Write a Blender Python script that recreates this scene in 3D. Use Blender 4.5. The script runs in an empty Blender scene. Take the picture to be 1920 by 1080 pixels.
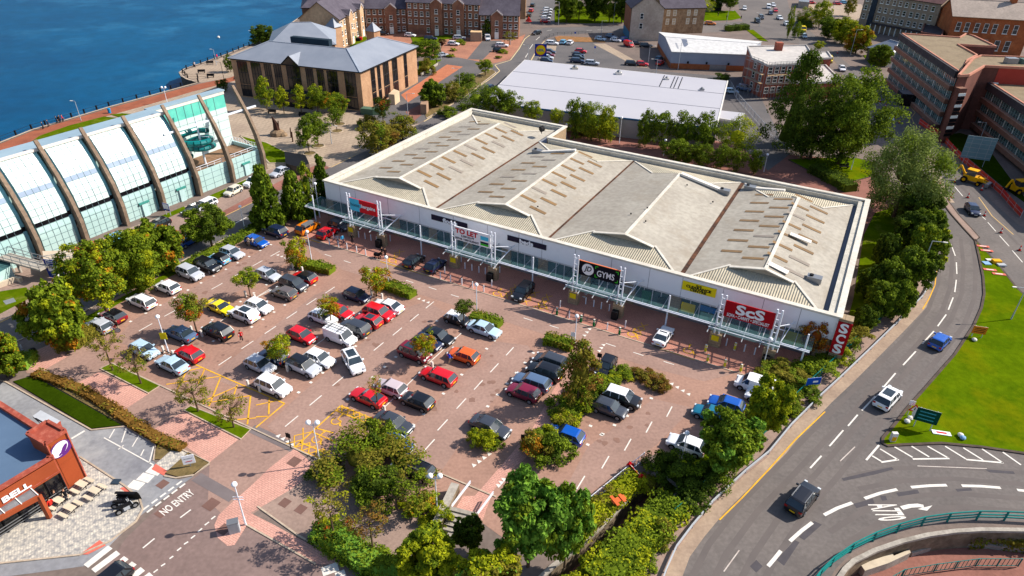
import bpy, bmesh, math, random
import numpy as np
from mathutils import Vector, Matrix, geometry, noise as mn
random.seed(7); np.random.seed(7)
R = math.radians
sc = bpy.context.scene
COL = sc.collection
# ------------------------------------------------------------------ camera, sky, sun, exposure
CAM_H = 50.0; FOC = 1263.76; PIT = R(31.8457); ROL = R(1.0696)
fw = Vector((0, math.cos(PIT),-math.sin(PIT))); rt0 = Vector((1,0,0)); up0 = Vector((0, math.sin(PIT), math.cos(PIT)))
rt = rt0 * math.cos(ROL) + up0 * math.sin(ROL); up = up0 * math.cos(ROL) - rt0 * math.sin(ROL)
cd = bpy.data.cameras.new("camera"); cam = bpy.data.objects.new("camera", cd); COL.objects.link(cam)
mw = Matrix.Identity(4)
for i in range(3):
 mw[i][0] = rt[i]; mw[i][1] = up[i]; mw[i][2] = -fw[i]
mw[2][3] = CAM_H
cam.matrix_world = mw
cd.sensor_width = 36; cd.lens = 36 * FOC / 1920; cd.clip_start = 1; cd.clip_end = 6000
sc.camera = cam
SUN_EL, SUN_AZ = R(39), R(12)            # azimuth measured from +x towards +y
w = bpy.data.worlds.new("World"); sc.world = w; w.use_nodes = True
wn = w.node_tree; bg = wn.nodes["Background"]
sky = wn.nodes.new("ShaderNodeTexSky"); sky.sky_type = 'NISHITA'; sky.sun_disc = False
sky.sun_elevation = SUN_EL; sky.sun_rotation = R(90) - SUN_AZ
wn.links.new(sky.outputs[0], bg.inputs[0]); bg.inputs[1].default_value = 0.105
ld = bpy.data.lights.new("sun", 'SUN'); ld.energy = 4.6; ld.angle = R(0.55); ld.color = (1.0,0.93,0.82)
sun = bpy.data.objects.new("sun", ld); COL.objects.link(sun)
sdir = Vector((math.cos(SUN_EL) * math.cos(SUN_AZ), math.cos(SUN_EL) * math.sin(SUN_AZ), math.sin(SUN_EL)))
sun.rotation_euler = sdir.to_track_quat('Z', 'Y').to_euler(); sun.location = sdir * 300
sc.view_settings.view_transform = 'Standard'; sc.view_settings.look = 'None'
sc.view_settings.exposure = 0.6; sc.view_settings.gamma = 1.0
sc.cycles.max_bounces = 5; sc.cycles.diffuse_bounces = 2; sc.cycles.glossy_bounces = 3
sc.cycles.transparent_max_bounces = 12; sc.cycles.transmission_bounces = 3
sc.cycles.caustics_reflective = False; sc.cycles.caustics_refractive = False
sc.cycles.use_denoising = True
# ------------------------------------------------------------------ surveying: a sight line of the photograph to a point of the place
def P(x, y, z=0.0):
 d = fw * FOC + rt * (x - 960) - up * (y - 540)
 t = (z - CAM_H) / d.z
 return Vector((d.x * t, d.y * t, z))
def depth(p): return (p - Vector((0,0, CAM_H))).dot(fw)
def pix(p):
 d = p - Vector((0,0, CAM_H)); z = d.dot(fw)
 return 960 + FOC * d.dot(rt) / z, 540 - FOC * d.dot(up) / z
def hgt(b, ty):
 lo, hi = 0.0,45.0
 for _ in range(30):
  m = (lo + hi) / 2
  if pix(Vector((b.x, b.y, m)))[1] > ty: lo = m
  else: hi = m
 return lo
YAW = R(-28.3228)
DA = Vector((math.cos(YAW), math.sin(YAW),0)); DB = Vector((-DA.y, DA.x, 0))
O = P(607,337,6.5); O.z = 0
def UV(u, v, z=0): return O + DA * u + DB * v + Vector((0,0, z))
# ------------------------------------------------------------------ materials
def lin(c):
 o = []
 for v in c:
  v = v / 255.0
  o.append(v / 12.92 if v <= 0.04045 else ((v + 0.055) / 1.055) ** 2.4)
 return (*o, 1.0)
MATS = {}
def M(name, c, rough=0.85, c2=None, scale=0.4, detail=6, bump=0.0, metal=0.0, spec=0.16, alpha=1.0, var=0.12,
      fine=None, coat=0.0, wave=None, brick=None, island=None, objcol=False, emit=0, trans=0, local=False, stain=None):
 if name in MATS: return MATS[name]
 m = bpy.data.materials.new(name); m.use_nodes = True; MATS[name] = m
 nt = m.node_tree; N = nt.nodes; L = nt.links; b = N["Principled BSDF"]
 c1 = lin(c)
 cc2 = lin(c2) if c2 else tuple(min(1, v * (1 - 2 * var)) for v in c1[:3]) + (1,)
 if local:
  tc = N.new("ShaderNodeTexCoord"); pos = tc.outputs["Object"]
 else:
  ge = N.new("ShaderNodeNewGeometry"); pos = ge.outputs["Position"]
 b.inputs["Roughness"].default_value = rough; b.inputs["Metallic"].default_value = metal
 b.inputs["Specular IOR Level"].default_value = spec; b.inputs["Coat Weight"].default_value = coat
 col = None
 if objcol:
  oi = N.new("ShaderNodeObjectInfo"); L.new(oi.outputs["Color"], b.inputs["Base Color"]); return m
 no = N.new("ShaderNodeTexNoise"); no.inputs["Scale"].default_value = scale; no.inputs["Detail"].default_value = detail
 no.inputs["Roughness"].default_value = 0.62
 L.new(pos, no.inputs["Vector"])
 rp = N.new("ShaderNodeValToRGB"); rp.color_ramp.elements[0].position = 0.32; rp.color_ramp.elements[1].position = 0.68
 rp.color_ramp.elements[0].color = cc2; rp.color_ramp.elements[1].color = c1
 if island:
  ge2 = N.new("ShaderNodeNewGeometry"); mx = N.new("ShaderNodeMath"); mx.operation = 'MULTIPLY_ADD'
  L.new(ge2.outputs["Random Per Island"], mx.inputs[0]); mx.inputs[1].default_value = 0.55
  s2 = N.new("ShaderNodeMath"); s2.operation = 'MULTIPLY'; L.new(no.outputs[0], s2.inputs[0]); s2.inputs[1].default_value = 0.45
  L.new(s2.outputs[0], mx.inputs[2]); L.new(mx.outputs[0], rp.inputs[0])
  rp.color_ramp.elements[0].position = 0.1; rp.color_ramp.elements[1].position = 0.9
 else:
  L.new(no.outputs[0], rp.inputs[0])
 col = rp.outputs[0]
 if fine:
  n2 = N.new("ShaderNodeTexNoise"); n2.inputs["Scale"].default_value = fine; n2.inputs["Detail"].default_value = 3
  L.new(pos, n2.inputs["Vector"])
  r2 = N.new("ShaderNodeValToRGB"); r2.color_ramp.elements[0].position = 0.3; r2.color_ramp.elements[1].position = 0.7
  r2.color_ramp.elements[0].color = (0.86,0.86,0.86,1); r2.color_ramp.elements[1].color = (1.1,1.1,1.1,1)
  L.new(n2.outputs[0], r2.inputs[0])
  mm = N.new("ShaderNodeMix"); mm.data_type = 'RGBA'; mm.blend_type = 'MULTIPLY'; mm.inputs[0].default_value = 1
  L.new(col, mm.inputs[6]); L.new(r2.outputs[0], mm.inputs[7]); col = mm.outputs[2]
 if stain:                                    # (scale, colour, amount)
  n3 = N.new("ShaderNodeTexNoise"); n3.inputs["Scale"].default_value = stain[0]; n3.inputs["Detail"].default_value = 8
  n3.inputs["Roughness"].default_value = 0.7
  L.new(pos, n3.inputs["Vector"])
  r3 = N.new("ShaderNodeValToRGB"); r3.color_ramp.elements[0].position = 0.52; r3.color_ramp.elements[1].position = 0.66
  r3.color_ramp.elements[0].color = (0,0,0,1); r3.color_ramp.elements[1].color = (stain[2],) * 3 + (1,)
  L.new(n3.outputs[0], r3.inputs[0])
  m3 = N.new("ShaderNodeMix"); m3.data_type = 'RGBA'
  L.new(r3.outputs[0], m3.inputs[0]); L.new(col, m3.inputs[6]); m3.inputs[7].default_value = lin(stain[1]); col = m3.outputs[2]
 if brick:                                    # (w, h, mortar colour, rot, c3)
  mp = N.new("ShaderNodeMapping"); L.new(pos, mp.inputs[0]); mp.inputs["Rotation"].default_value = brick[3]
  bt = N.new("ShaderNodeTexBrick"); bt.inputs["Scale"].default_value = 1.0
  bt.inputs["Brick Width"].default_value = brick[0]; bt.inputs["Row Height"].default_value = brick[1]
  bt.inputs["Mortar Size"].default_value = brick[1] * 0.07; bt.inputs["Mortar"].default_value = lin(brick[2])
  L.new(mp.outputs[0], bt.inputs["Vector"]); L.new(col, bt.inputs["Color1"])
  if brick[4]: bt.inputs["Color2"].default_value = lin(brick[4])
  else: L.new(col, bt.inputs["Color2"])
  col = bt.outputs[0]
 if wave:                                     # (axis, scale, depth, colour amount, rotz) profiled sheet
  mp = N.new("ShaderNodeMapping"); L.new(pos, mp.inputs[0])
  if len(wave) > 4: mp.inputs["Rotation"].default_value = (0,0, wave[4])
  wv = N.new("ShaderNodeTexWave"); wv.bands_direction = wave[0]; wv.inputs["Scale"].default_value = wave[1]
  L.new(mp.outputs[0], wv.inputs["Vector"])
  bp = N.new("ShaderNodeBump"); bp.inputs["Strength"].default_value = wave[2]; bp.inputs["Distance"].default_value = 0.08
  L.new(wv.outputs[1], bp.inputs["Height"]); L.new(bp.outputs[0], b.inputs["Normal"])
 elif bump:
  n4 = N.new("ShaderNodeTexNoise"); n4.inputs["Scale"].default_value = bump if bump > 1 else 8; n4.inputs["Detail"].default_value = 4
  L.new(pos, n4.inputs["Vector"])
  bp = N.new("ShaderNodeBump"); bp.inputs["Strength"].default_value = 0.5; bp.inputs["Distance"].default_value = 0.05
  L.new(n4.outputs[0], bp.inputs["Height"]); L.new(bp.outputs[0], b.inputs["Normal"])
 L.new(col, b.inputs["Base Color"])
 if emit:
  b.inputs["Emission Color"].default_value = c1; b.inputs["Emission Strength"].default_value = emit
 if alpha < 1: b.inputs["Alpha"].default_value = alpha
 if trans:
  ou = N["Material Output"]; tr = N.new("ShaderNodeBsdfTranslucent"); ms = N.new("ShaderNodeMixShader")
  ms.inputs[0].default_value = trans; L.new(col, tr.inputs[0]); L.new(b.outputs[0], ms.inputs[1]); L.new(tr.outputs[0], ms.inputs[2])
  L.new(ms.outputs[0], ou.inputs[0])
 return m
BR = (0,0, R(28.3))
m_ground = M("ground_mix", (128,112,104), c2=(108,96,90), scale=.15, fine=2.2)
m_carpark = M("car_park_tarmac", (168,132,116), c2=(150,117,103), scale=.09, fine=3.0, stain=(.16,(120,94,84),.3))
m_aisle = M("car_park_aisle_tarmac", (162,132,120), c2=(146,118,107), scale=.12, fine=3.0, stain=(.2,(124,102,94),.25))
m_bay = M("bay_blocks", (164,120,107), c2=(142,101,91), scale=.15, fine=3.5, brick=(.4,.2,(110,85,78), BR, None), stain=(.2,(105,80,74),.5))
m_pink = M("pink_paving", (216,164,148), c2=(192,142,128), scale=.25, fine=4, brick=(.4,.2,(150,115,105), BR, None), stain=(.3,(165,130,118),.4))
m_pink2 = M("shopfront_paving", (196,138,120), c2=(172,118,102), scale=.25, fine=4, brick=(.4,.2,(140,100,90), BR, None))
m_red = M("red_tarmac", (150,102,90), c2=(128,86,76), scale=.15, fine=3)
m_road = M("road_asphalt", (116,108,104), c2=(100,94,92), scale=.06, fine=2.5, stain=(.13,(88,82,80),.5))
m_road2 = M("dark_asphalt", (108,103,102), c2=(92,89,90), scale=.1, fine=2.5)
m_exit = M("service_road", (140,118,112), c2=(118,99,94), scale=.08, fine=2.5, stain=(.2,(108,92,88),.5))
m_patch = M("asphalt_patch", (82,78,82), c2=(74,70,74), scale=1)
m_beige = M("beige_paving", (178,158,138), c2=(158,140,122), scale=.15, fine=2, brick=(1.2,.9,(140,124,108), BR, None), stain=(.1,(140,120,108),.5))
m_prom = M("promenade_brick", (160,94,68), c2=(134,78,58), scale=.3, fine=4)
m_foot = M("footway", (160,136,124), c2=(138,117,107), scale=.2, fine=3, stain=(.4,(120,100,90),.4))
m_gutter = M("sandy_gutter", (168,146,126), c2=(148,127,110), scale=.4, fine=3)
m_conc = M("concrete", (176,168,158), c2=(150,142,132), scale=.5, fine=4, stain=(.6,(110,100,92),.35))
m_kerb = M("kerb_stone", (190,172,152), c2=(165,148,130), scale=1, fine=5)
m_kerbd = M("dark_kerb", (92,78,70), c2=(70,60,54), scale=1)
m_grass = M("lawn_grass", (92,112,8), c2=(68,92,6), scale=.25, fine=1.6, bump=6, stain=(.1,(120,112,8),.45), spec=0)
m_grass2 = M("verge_grass", (90,108,8), c2=(66,86,6), scale=.3, fine=2.5, bump=6, stain=(.5,(128,122,60),.4), spec=0)
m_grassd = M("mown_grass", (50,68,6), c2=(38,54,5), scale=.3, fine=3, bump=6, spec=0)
m_soil = M("planting_soil", (128,108,70), c2=(92,80,50), scale=.8, fine=4, bump=6)
m_water = M("sea_water", (0,82,122), c2=(0,62,100), scale=.013, rough=.4, spec=.03, bump=.9, fine=.25, stain=(.02,(44,112,150),.75))
m_white = M("white_line", (235,230,222), c2=(205,198,190), scale=1.2, var=.1, stain=(1.2,(165,150,142),.5))
m_wfaint = M("worn_white_line", (205,196,188), c2=(175,160,152), scale=2)
m_yellow = M("yellow_line", (232,178,50), c2=(205,150,45), scale=1.0, stain=(.8,(180,135,85),.5))
m_tbpave = M("chequered_paving", (212,202,186), c2=(140,138,138), scale=2.6, detail=1, brick=(.42,.21,(150,146,142),(0,0, R(60)), None))
m_tbroad = M("grey_access_road", (150,150,152), c2=(120,120,126), scale=.12, fine=2, stain=(.15,(176,174,172),.5))
m_salmon = M("tactile_red", (214,112,96), c2=(196,100,84), scale=2)
m_fascia = M("white_cladding", (246,246,250), c2=(238,238,244), scale=.15, rough=.45, stain=(.15,(196,194,204),.3))
m_coping = M("parapet_coping", (218,212,200), c2=(200,192,180), scale=.3, fine=2, stain=(.5,(180,168,150),.35))
m_parin = M("parapet_inner", (218,212,198), c2=(196,190,178), scale=.3, fine=2, wave=('X', 6,.5,0,0), local=True)
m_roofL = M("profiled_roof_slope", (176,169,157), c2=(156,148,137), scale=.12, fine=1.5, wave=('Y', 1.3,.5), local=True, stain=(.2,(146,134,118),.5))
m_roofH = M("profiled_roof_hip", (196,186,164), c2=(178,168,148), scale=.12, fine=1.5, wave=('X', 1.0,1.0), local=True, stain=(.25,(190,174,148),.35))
m_gutr = M("rusty_valley", (112,72,50), c2=(58,44,38), scale=.8, fine=3)
m_sky = M("rooflight", (142,112,74), c2=(118,94,66), scale=.4, rough=.4)
m_skyg = M("grey_rooflight", (150,138,126), scale=.4, rough=.4)
m_stone = M("reconstituted_stone", (172,150,122), c2=(148,127,102), scale=.6, fine=3, brick=(.9,.35,(120,102,82),(R(90),0,0), None), local=True)
m_brickw = M("brick_wall", (150,84,60), c2=(124,66,48), scale=.5, fine=3, brick=(.44,.15,(150,120,100),(R(90),0,0), None))
m_glass = M("window_glass", (46,58,64), c2=(28,34,40), scale=.5, rough=.08, spec=.8)
m_glassd = M("dark_glass", (26,24,30), c2=(14,14,18), scale=.4, rough=.1, spec=.6)
m_shop = M("shop_glass", (60,92,98), c2=(34,56,62), scale=.3, rough=.1, spec=.8)
m_canopy = M("canopy_glass", (96,136,138), c2=(76,114,118), scale=.5, rough=.1, spec=.5, alpha=.34)
m_steel = M("white_steel", (226,230,240), rough=.4, var=.03)
m_galv = M("galvanised_steel", (176,180,186), rough=.5, var=.06)
m_dark = M("near_black", (26,26,30), rough=.6)
m_rubber = M("black_rubber", (22,22,24), rough=.8)
m_metal = M("grey_metal", (150,152,156), rough=.4, metal=.5)
m_trunk = M("bark", (104,84,66), c2=(72,58,46), scale=3, fine=8, local=True)
# ------------------------------------------------------------------ mesh building
class MB:
 def __init__(s): s.v = []; s.f = []; s.m = []; s.mats = []
 def mi(s, m):
  if m not in s.mats: s.mats.append(m)
  return s.mats.index(m)
 def face(s, pts, m):
  i = len(s.v); s.v += [tuple(p) for p in pts]; s.f.append(tuple(range(i, i + len(pts)))); s.m.append(s.mi(m)); return s
 def box(s, x0, x1, y0, y1, z0, z1, m, top=None):
  return s.prism([(x0, y0),(x1, y0),(x1, y1),(x0, y1)], z0, z1, m, top)
 def prism(s, poly, z0, z1, m, top=None, bottom=False):
  poly = [(p[0], p[1]) for p in poly]
  a = sum(poly[i][0] * poly[(i + 1) % len(poly)][1] - poly[(i + 1) % len(poly)][0] * poly[i][1] for i in range(len(poly)))
  if a < 0: poly = poly[::-1]
  n = len(poly); i = len(s.v)
  s.v += [(x, y, z0) for x, y in poly] + [(x, y, z1) for x, y in poly]
  k = s.mi(m)
  for j in range(n):
   s.f.append((i + j, i + (j + 1) % n, i + n + (j + 1) % n, i + n + j)); s.m.append(k)
  kt = s.mi(top or m)
  for t in geometry.tessellate_polygon([[Vector((x, y, 0)) for x, y in poly]]):
   t = list(t); A, B_, C = [poly[q] for q in t]
   if (B_[0] - A[0]) * (C[1] - A[1]) - (B_[1] - A[1]) * (C[0] - A[0]) < 0: t = t[::-1]
   s.f.append(tuple(i + n + q for q in t)); s.m.append(kt)
   if bottom: s.f.append(tuple(i + q for q in t[::-1])); s.m.append(k)
  return s
 def sheet(s, poly, z, m):
  return s.region([poly], z, m)
 def region(s, loops, z, m, grid=22):
  vs = []; es = []
  for l in loops:
   i = len(vs); vs += [Vector((p[0], p[1])) for p in l]; es += [(i + k, i + (k + 1) % len(l)) for k in range(len(l))]
  x0, x1 = max(-260, min(v.x for v in vs)), min(320, max(v.x for v in vs)); y0, y1 = max(20, min(v.y for v in vs)), min(420, max(v.y for v in vs))
  x = x0 + grid * .5
  while x < x1:
   y = y0 + grid * .53
   while y < y1: vs.append(Vector((x, y))); y += grid
   x += grid
  ov, oe, of, *_ = geometry.delaunay_2d_cdt(vs, es, [], 1,1e-4)
  i = len(s.v); k = s.mi(m); s.v += [(v.x, v.y, z) for v in ov]
  for f in of:
   a, b, c = ov[f[0]], ov[f[1]], ov[f[2]]
   ar = (b.x - a.x) * (c.y - a.y) - (b.y - a.y) * (c.x - a.x)
   if abs(ar) < 1e-7: continue
   cx, cy = (a.x + b.x + c.x) / 3,(a.y + b.y + c.y) / 3; ins = False
   for l in loops[1:]:
    for j in range(len(l)):
     p0, p1 = l[j - 1], l[j]
     if (p0[1] > cy) != (p1[1] > cy) and cx < (p1[0] - p0[0]) * (cy - p0[1]) / (p1[1] - p0[1]) + p0[0]: ins = not ins
   if ins: continue
   f = list(f) if ar > 0 else list(f)[::-1]
   s.f.append(tuple(i + q for q in f)); s.m.append(k)
  return s
 def bar(s, a, b, wd, ht, m, upv=Vector((0,0,1))):       # rectangular bar from a to b
  a, b = Vector(a), Vector(b); d = (b - a)
  if d.length < 1e-6: return s
  d.normalize(); x = d.cross(upv)
  if x.length < 1e-3: x = Vector((1,0,0))
  x.normalize(); y = x.cross(d); i = len(s.v); k = s.mi(m)
  for p in (a, b):
   for sx, sy in ((-1,-1),(1,-1),(1,1),(-1,1)):
    s.v.append(tuple(p + x * sx * wd / 2 + y * sy * ht / 2))
  for f in ((0,1,5,4),(1,2,6,5),(2,3,7,6),(3,0,4,7),(3,2,1,0),(4,5,6,7)):
   s.f.append(tuple(i + q for q in f)); s.m.append(k)
  return s
 def cyl(s, a, b, r0, r1, n, m, cap=True):
  a, b = Vector(a), Vector(b); d = (b - a).normalized(); x = d.orthogonal().normalized(); y = d.cross(x)
  i = len(s.v); k = s.mi(m)
  for p, r in ((a, r0),(b, r1)):
   for j in range(n):
    t = 2 * math.pi * j / n; s.v.append(tuple(p + (x * math.cos(t) + y * math.sin(t)) * r))
  for j in range(n):
   s.f.append((i + j, i + (j + 1) % n, i + n + (j + 1) % n, i + n + j)); s.m.append(k)
  if cap:
   s.f.append(tuple(i + n + j for j in range(n))); s.m.append(k)
   s.f.append(tuple(i + j for j in range(n))[::-1]); s.m.append(k)
  return s
 def ball(s, c, r, m, nu=10, nv=6, sz=1.0):
  c = Vector(c); i = len(s.v); k = s.mi(m)
  for a in range(nv + 1):
   th = math.pi * a / nv
   for b in range(nu):
    ph = 2 * math.pi * b / nu
    s.v.append((c.x + r * math.sin(th) * math.cos(ph), c.y + r * math.sin(th) * math.sin(ph), c.z + r * sz * math.cos(th)))
  for a in range(nv):
   for b in range(nu):
    s.f.append((i + a * nu + b, i + (a + 1) * nu + b, i + (a + 1) * nu + (b + 1) % nu, i + a * nu + (b + 1) % nu)); s.m.append(k)
  return s
 def strip(s, pts, wd, z, m):              # flat ribbon along a polyline
  pts = [Vector((p[0], p[1], 0)) for p in pts]; n = len(pts); L_ = []; R_ = []
  for j in range(n):
   d = (pts[min(j + 1, n - 1)] - pts[max(j - 1,0)]).normalized(); q = Vector((-d.y, d.x, 0)) * wd / 2
   L_.append(pts[j] + q); R_.append(pts[j] - q)
  for j in range(n - 1):
   s.face([(R_[j].x, R_[j].y, z),(R_[j + 1].x, R_[j + 1].y, z),(L_[j + 1].x, L_[j + 1].y, z),(L_[j].x, L_[j].y, z)], m)
  return s
 def wallstrip(s, pts, wd, z0, z1, m, top=None):   # upright wall ribbon
  pts = [Vector((p[0], p[1], 0)) for p in pts]; n = len(pts); L_ = []; R_ = []
  for j in range(n):
   d = (pts[min(j + 1, n - 1)] - pts[max(j - 1,0)]).normalized(); q = Vector((-d.y, d.x, 0)) * wd / 2
   L_.append(pts[j] + q); R_.append(pts[j] - q)
  tp = top or m
  for j in range(n - 1):
   a, b, c, d = R_[j], R_[j + 1], L_[j + 1], L_[j]
   s.face([(a.x, a.y, z1),(b.x, b.y, z1),(c.x, c.y, z1),(d.x, d.y, z1)], tp)
   s.face([(a.x, a.y, z0),(b.x, b.y, z0),(b.x, b.y, z1),(a.x, a.y, z1)], m)
   s.face([(c.x, c.y, z0),(d.x, d.y, z0),(d.x, d.y, z1),(c.x, c.y, z1)], m)
  for a, d, fl in ((R_[0], L_[0], 1),(R_[-1], L_[-1], 0)):
   q = [(d.x, d.y, z0),(a.x, a.y, z0),(a.x, a.y, z1),(d.x, d.y, z1)]
   s.face(q if fl else q[::-1], m)
  return s
 def mesh(s, name, off=None, smooth=False):
  me = bpy.data.meshes.new(name); v = s.v
  if off is not None: v = [(a - off[0], b - off[1], c - off[2]) for a, b, c in v]
  me.from_pydata(v, [], s.f)
  for m in s.mats: me.materials.append(m)
  me.polygons.foreach_set("material_index", s.m)
  if smooth: me.polygons.foreach_set("use_smooth", [True] * len(s.f))
  me.update(); return me
 def build(s, name, parent=None, off=None, smooth=False, **kw):
  return new(name, s.mesh(name, off, smooth), parent, **kw)
def new(name, data=None, parent=None, loc=None, rz=None, label=None, cat=None, group=None, kind=None, scale=None, color=None):
 o = bpy.data.objects.new(name, data); COL.objects.link(o)
 if parent is not None: o.parent = parent
 if loc is not None: o.location = loc
 if rz is not None: o.rotation_euler = (0,0, rz)
 if scale is not None: o.scale = scale
 if color is not None: o.color = color
 tag(o, label, cat, group, kind); return o
def tag(o, label=None, cat=None, group=None, kind=None):
 if label: o["label"] = label
 if cat: o["category"] = cat
 if group: o["group"] = group
 if kind: o["kind"] = kind
 return o
def thing(name, label, cat, loc=(0,0,0), rz=0, group=None, scale=None):
 return new(name, None, None, loc, rz, label, cat, group, None, scale)
def dup(root, loc=None, rz=None, label=None, scale=None, group=None, color=None):
 r = root.copy(); COL.objects.link(r)
 if loc is not None: r.location = loc
 if rz is not None: r.rotation_euler = (0,0, rz)
 if scale is not None: r.scale = scale
 if label: r["label"] = label
 if group: r["group"] = group
 if color is not None and r.type == 'MESH': r.color = color
 for ch in root.children:
  c = ch.copy(); COL.objects.link(c); c.parent = r
  if color is not None and c.get("paint"): c.color = color
  for g in ch.children:
   d = g.copy(); COL.objects.link(d); d.parent = c
   if color is not None and d.get("paint"): d.color = color
 return r
FONTS = {}
def text(name, body, m, size, mw_, parent=None, label=None, cat=None, kind=None, width=None, height=None, ext=0.01, bold=0.0, shear=0, group=None):
 cu = bpy.data.curves.new(name, 'FONT'); cu.body = body; cu.size = size; cu.extrude = ext; cu.align_x = 'CENTER'; cu.align_y = 'CENTER'
 cu.offset = bold; cu.shear = shear; cu.resolution_u = 3
 t_ = bpy.data.objects.new("tmp", cu); COL.objects.link(t_)
 bpy.context.view_layer.update()
 me = bpy.data.meshes.new_from_object(t_.evaluated_get(bpy.context.evaluated_depsgraph_get()))
 bpy.data.objects.remove(t_); bpy.data.curves.remove(cu)
 me.materials.clear(); me.materials.append(m); me.name = name
 xs = [v.co.x for v in me.vertices]; ys = [v.co.y for v in me.vertices]
 cx, cy = (min(xs) + max(xs)) / 2,(min(ys) + max(ys)) / 2
 sx = width / (max(xs) - min(xs)) if width else 1; sy = height / (max(ys) - min(ys)) if height else 1
 for v in me.vertices: v.co = ((v.co.x - cx) * sx, (v.co.y - cy) * sy, v.co.z)
 o = bpy.data.objects.new(name, me); COL.objects.link(o)
 if parent is not None: o.parent = parent
 o.matrix_local = mw_
 tag(o, label, cat, group, kind); return o
def frame_matrix(origin, xdir, ydir):
 x = Vector(xdir).normalized(); y = Vector(ydir).normalized(); z = x.cross(y)
 m = Matrix.Identity(4)
 for i in range(3): m[i][0] = x[i]; m[i][1] = y[i]; m[i][2] = z[i]; m[i][3] = origin[i]
 return m
def pp(*pts, z=0):
 return [P(x, y, z) for x, y in pts]
# ================================================================== GROUND, SEA, ROADS, LAWNS
coast = [(-60,290),(0,268),(60,244),(135,222),(205,201),(282,180),(340,164),(372,155),(352,149),(341,143),(337,136),(345,130),
         (375,120),(425,102),(475,82),(520,62),(575,24),(640,-20)]
cw = pp(*coast); d0 = (cw[0] - cw[2]).normalized()
outer = [Vector((cw[0].x + d0.x * 1500, cw[0].y + d0.y * 1500,0))] + cw + [Vector((-150,900,0)), Vector((-100,2500,0)), Vector((2500,2500,0)), Vector((2500,-600,0)), Vector((-1500,-600,0))]
hole_path = pp((1236,888),(1222,892),(1185,927),(1135,980),(1090,1022),(1037,1062),(1012,1085),(985,1125),(1075,1135),(1100,1085),(1150,1030),(1205,985),(1262,942),(1272,915))
hole_ramp = pp((1562,1100),(1584,1068),(1600,1053),(1640,1033),(1690,1016),(1740,1004),(1790,997),(1840,994),(1920,995),(2040,1000),(2080,1250),(1540,1250))
hole_stair = pp((846,962),(897,975),(915,1010),(865,1010),(838,985))
g = MB(); g.region([outer, hole_path, hole_ramp], 0, m_ground, 60)
g.build("ground", kind="structure")
s = MB(); s.sheet([p for p in [outer[0]] + [Vector((p.x + .3, p.y - .3,0)) for p in cw] + [Vector((-149,900,0)), Vector((-99,2500,0)), Vector((-3000,2500,0)), Vector((-3000,-600,0))]], -3.2, m_water)
s.build("water", kind="structure")
q = MB(); m_quay = M("quay_masonry", (96,84,74), c2=(60,54,50), scale=.4, fine=2)
ql = [outer[0]] + cw
for a, b in zip(ql[:-1], ql[1:]): q.face([(a.x, a.y, -4),(b.x, b.y, -4),(b.x, b.y, .02),(a.x, a.y, .02)][::-1], m_quay)
q.wallstrip(ql, .6,-.4,.12, m_quay, m_kerb)
q.build("quay_wall", label="dark masonry quay wall with stone coping along the blue water", cat="quay wall")
m_rwall = M("rough_retaining_wall", (150,134,112), c2=(104,90,74), scale=.7, fine=3, stain=(.5,(70,62,52),.6))
for loop, zb, lab in ((hole_path, -2.7, "weathered concrete retaining walls of the sunken path below the car park"),(hole_ramp, -2.5, "curved stone retaining wall below the teal railing of the slip road")):
 q = MB(); l = loop + [loop[0]]
 for a, c in zip(l[:-1], l[1:]): q.face([(a.x, a.y, zb),(c.x, c.y, zb),(c.x, c.y, .02),(a.x, a.y, .02)], m_rwall)
 q.wallstrip(l, .4,-.1,.16, m_conc)
 q.build("retaining_wall", label=lab, cat="retaining wall")
def sheet(name, pts, z, m):
 s = MB(); s.sheet(pp(*pts), z, m); return s.build(name, kind="structure")
def slab(name, pts, h, m, kerb=m_kerb, kw=.18, z0=-.02):
 w_ = pp(*pts); s = MB(); s.prism(w_, z0, h, m)
 if kerb: s.wallstrip(w_ + [w_[0]], kw, z0, h + .012, kerb)
 return s.build(name, kind="structure")
street_l = [(-60,636),(0,606),(72,571),(250,487),(422,406),(475,380),(560,342),(622,314),(667,292),(787,232),(867,186),(925,144),(936,132),(927,122),(955,114),(972,91),(982,72),(997,61),(1020,52),(1100,50),(1200,48)]
street_r = [(1200,62),(1150,60),(1045,66),(1020,75),(1005,92),(995,111),(950,147),(890,192),(800,250),(700,305),(640,335),(600,352),(560,378),(475,421),(422,448),(337,492),(215,555),(87,617),(27,642),(-60,680)]
sheet("street_road", street_l + street_r, .012, m_road2)
sheet("side_street_road", [(800,104),(860,108),(927,121),(936,133),(895,127),(832,120),(795,115)], .016, m_road2)
road_l = [(1375,-30),(1392,40),(1318,44),(1314,62),(1400,57),(1445,72),(1500,84),(1560,107),(1592,157),(1630,195),(1652,237),(1700,290),(1742,350),(1746,420),(1751,455),(1756,487),(1751,515),(1740,540),(1727,562),(1682,610),(1632,660),(1580,710),(1540,747),(1482,805),(1440,858),(1397,892),(1335,950),(1297,995),(1267,1035),(1250,1078),(1225,1150)]
road_r = [(1500,1160),(1548,1100),(1566,1068),(1598,1035),(1637,1015),(1680,999),(1725,986),(1775,980),(1830,976),(1900,977),(1990,980),(1990,470),(1905,418),(1860,378),(1800,312),(1760,272),(1730,247),(1715,222),(1690,190),(1662,143),(1640,142),(1600,128),(1556,92),(1510,50),(1480,15),(1468,-30)]
sheet("main_road", road_l + road_r, .012, m_road)
slab("roundabout_lawn", [(1828,450),(1835,480),(1843,520),(1845,552),(1840,578),(1825,612),(1790,665),(1740,722),(1702,765),(1677,797),(1655,822),(1654,832),(1664,837),(1690,835),(1765,832),(1840,839),(1920,851),(2010,868),(2010,640),(1960,590),(1905,540),(1870,495)], .13, m_grass, m_kerbd, .3)
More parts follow.
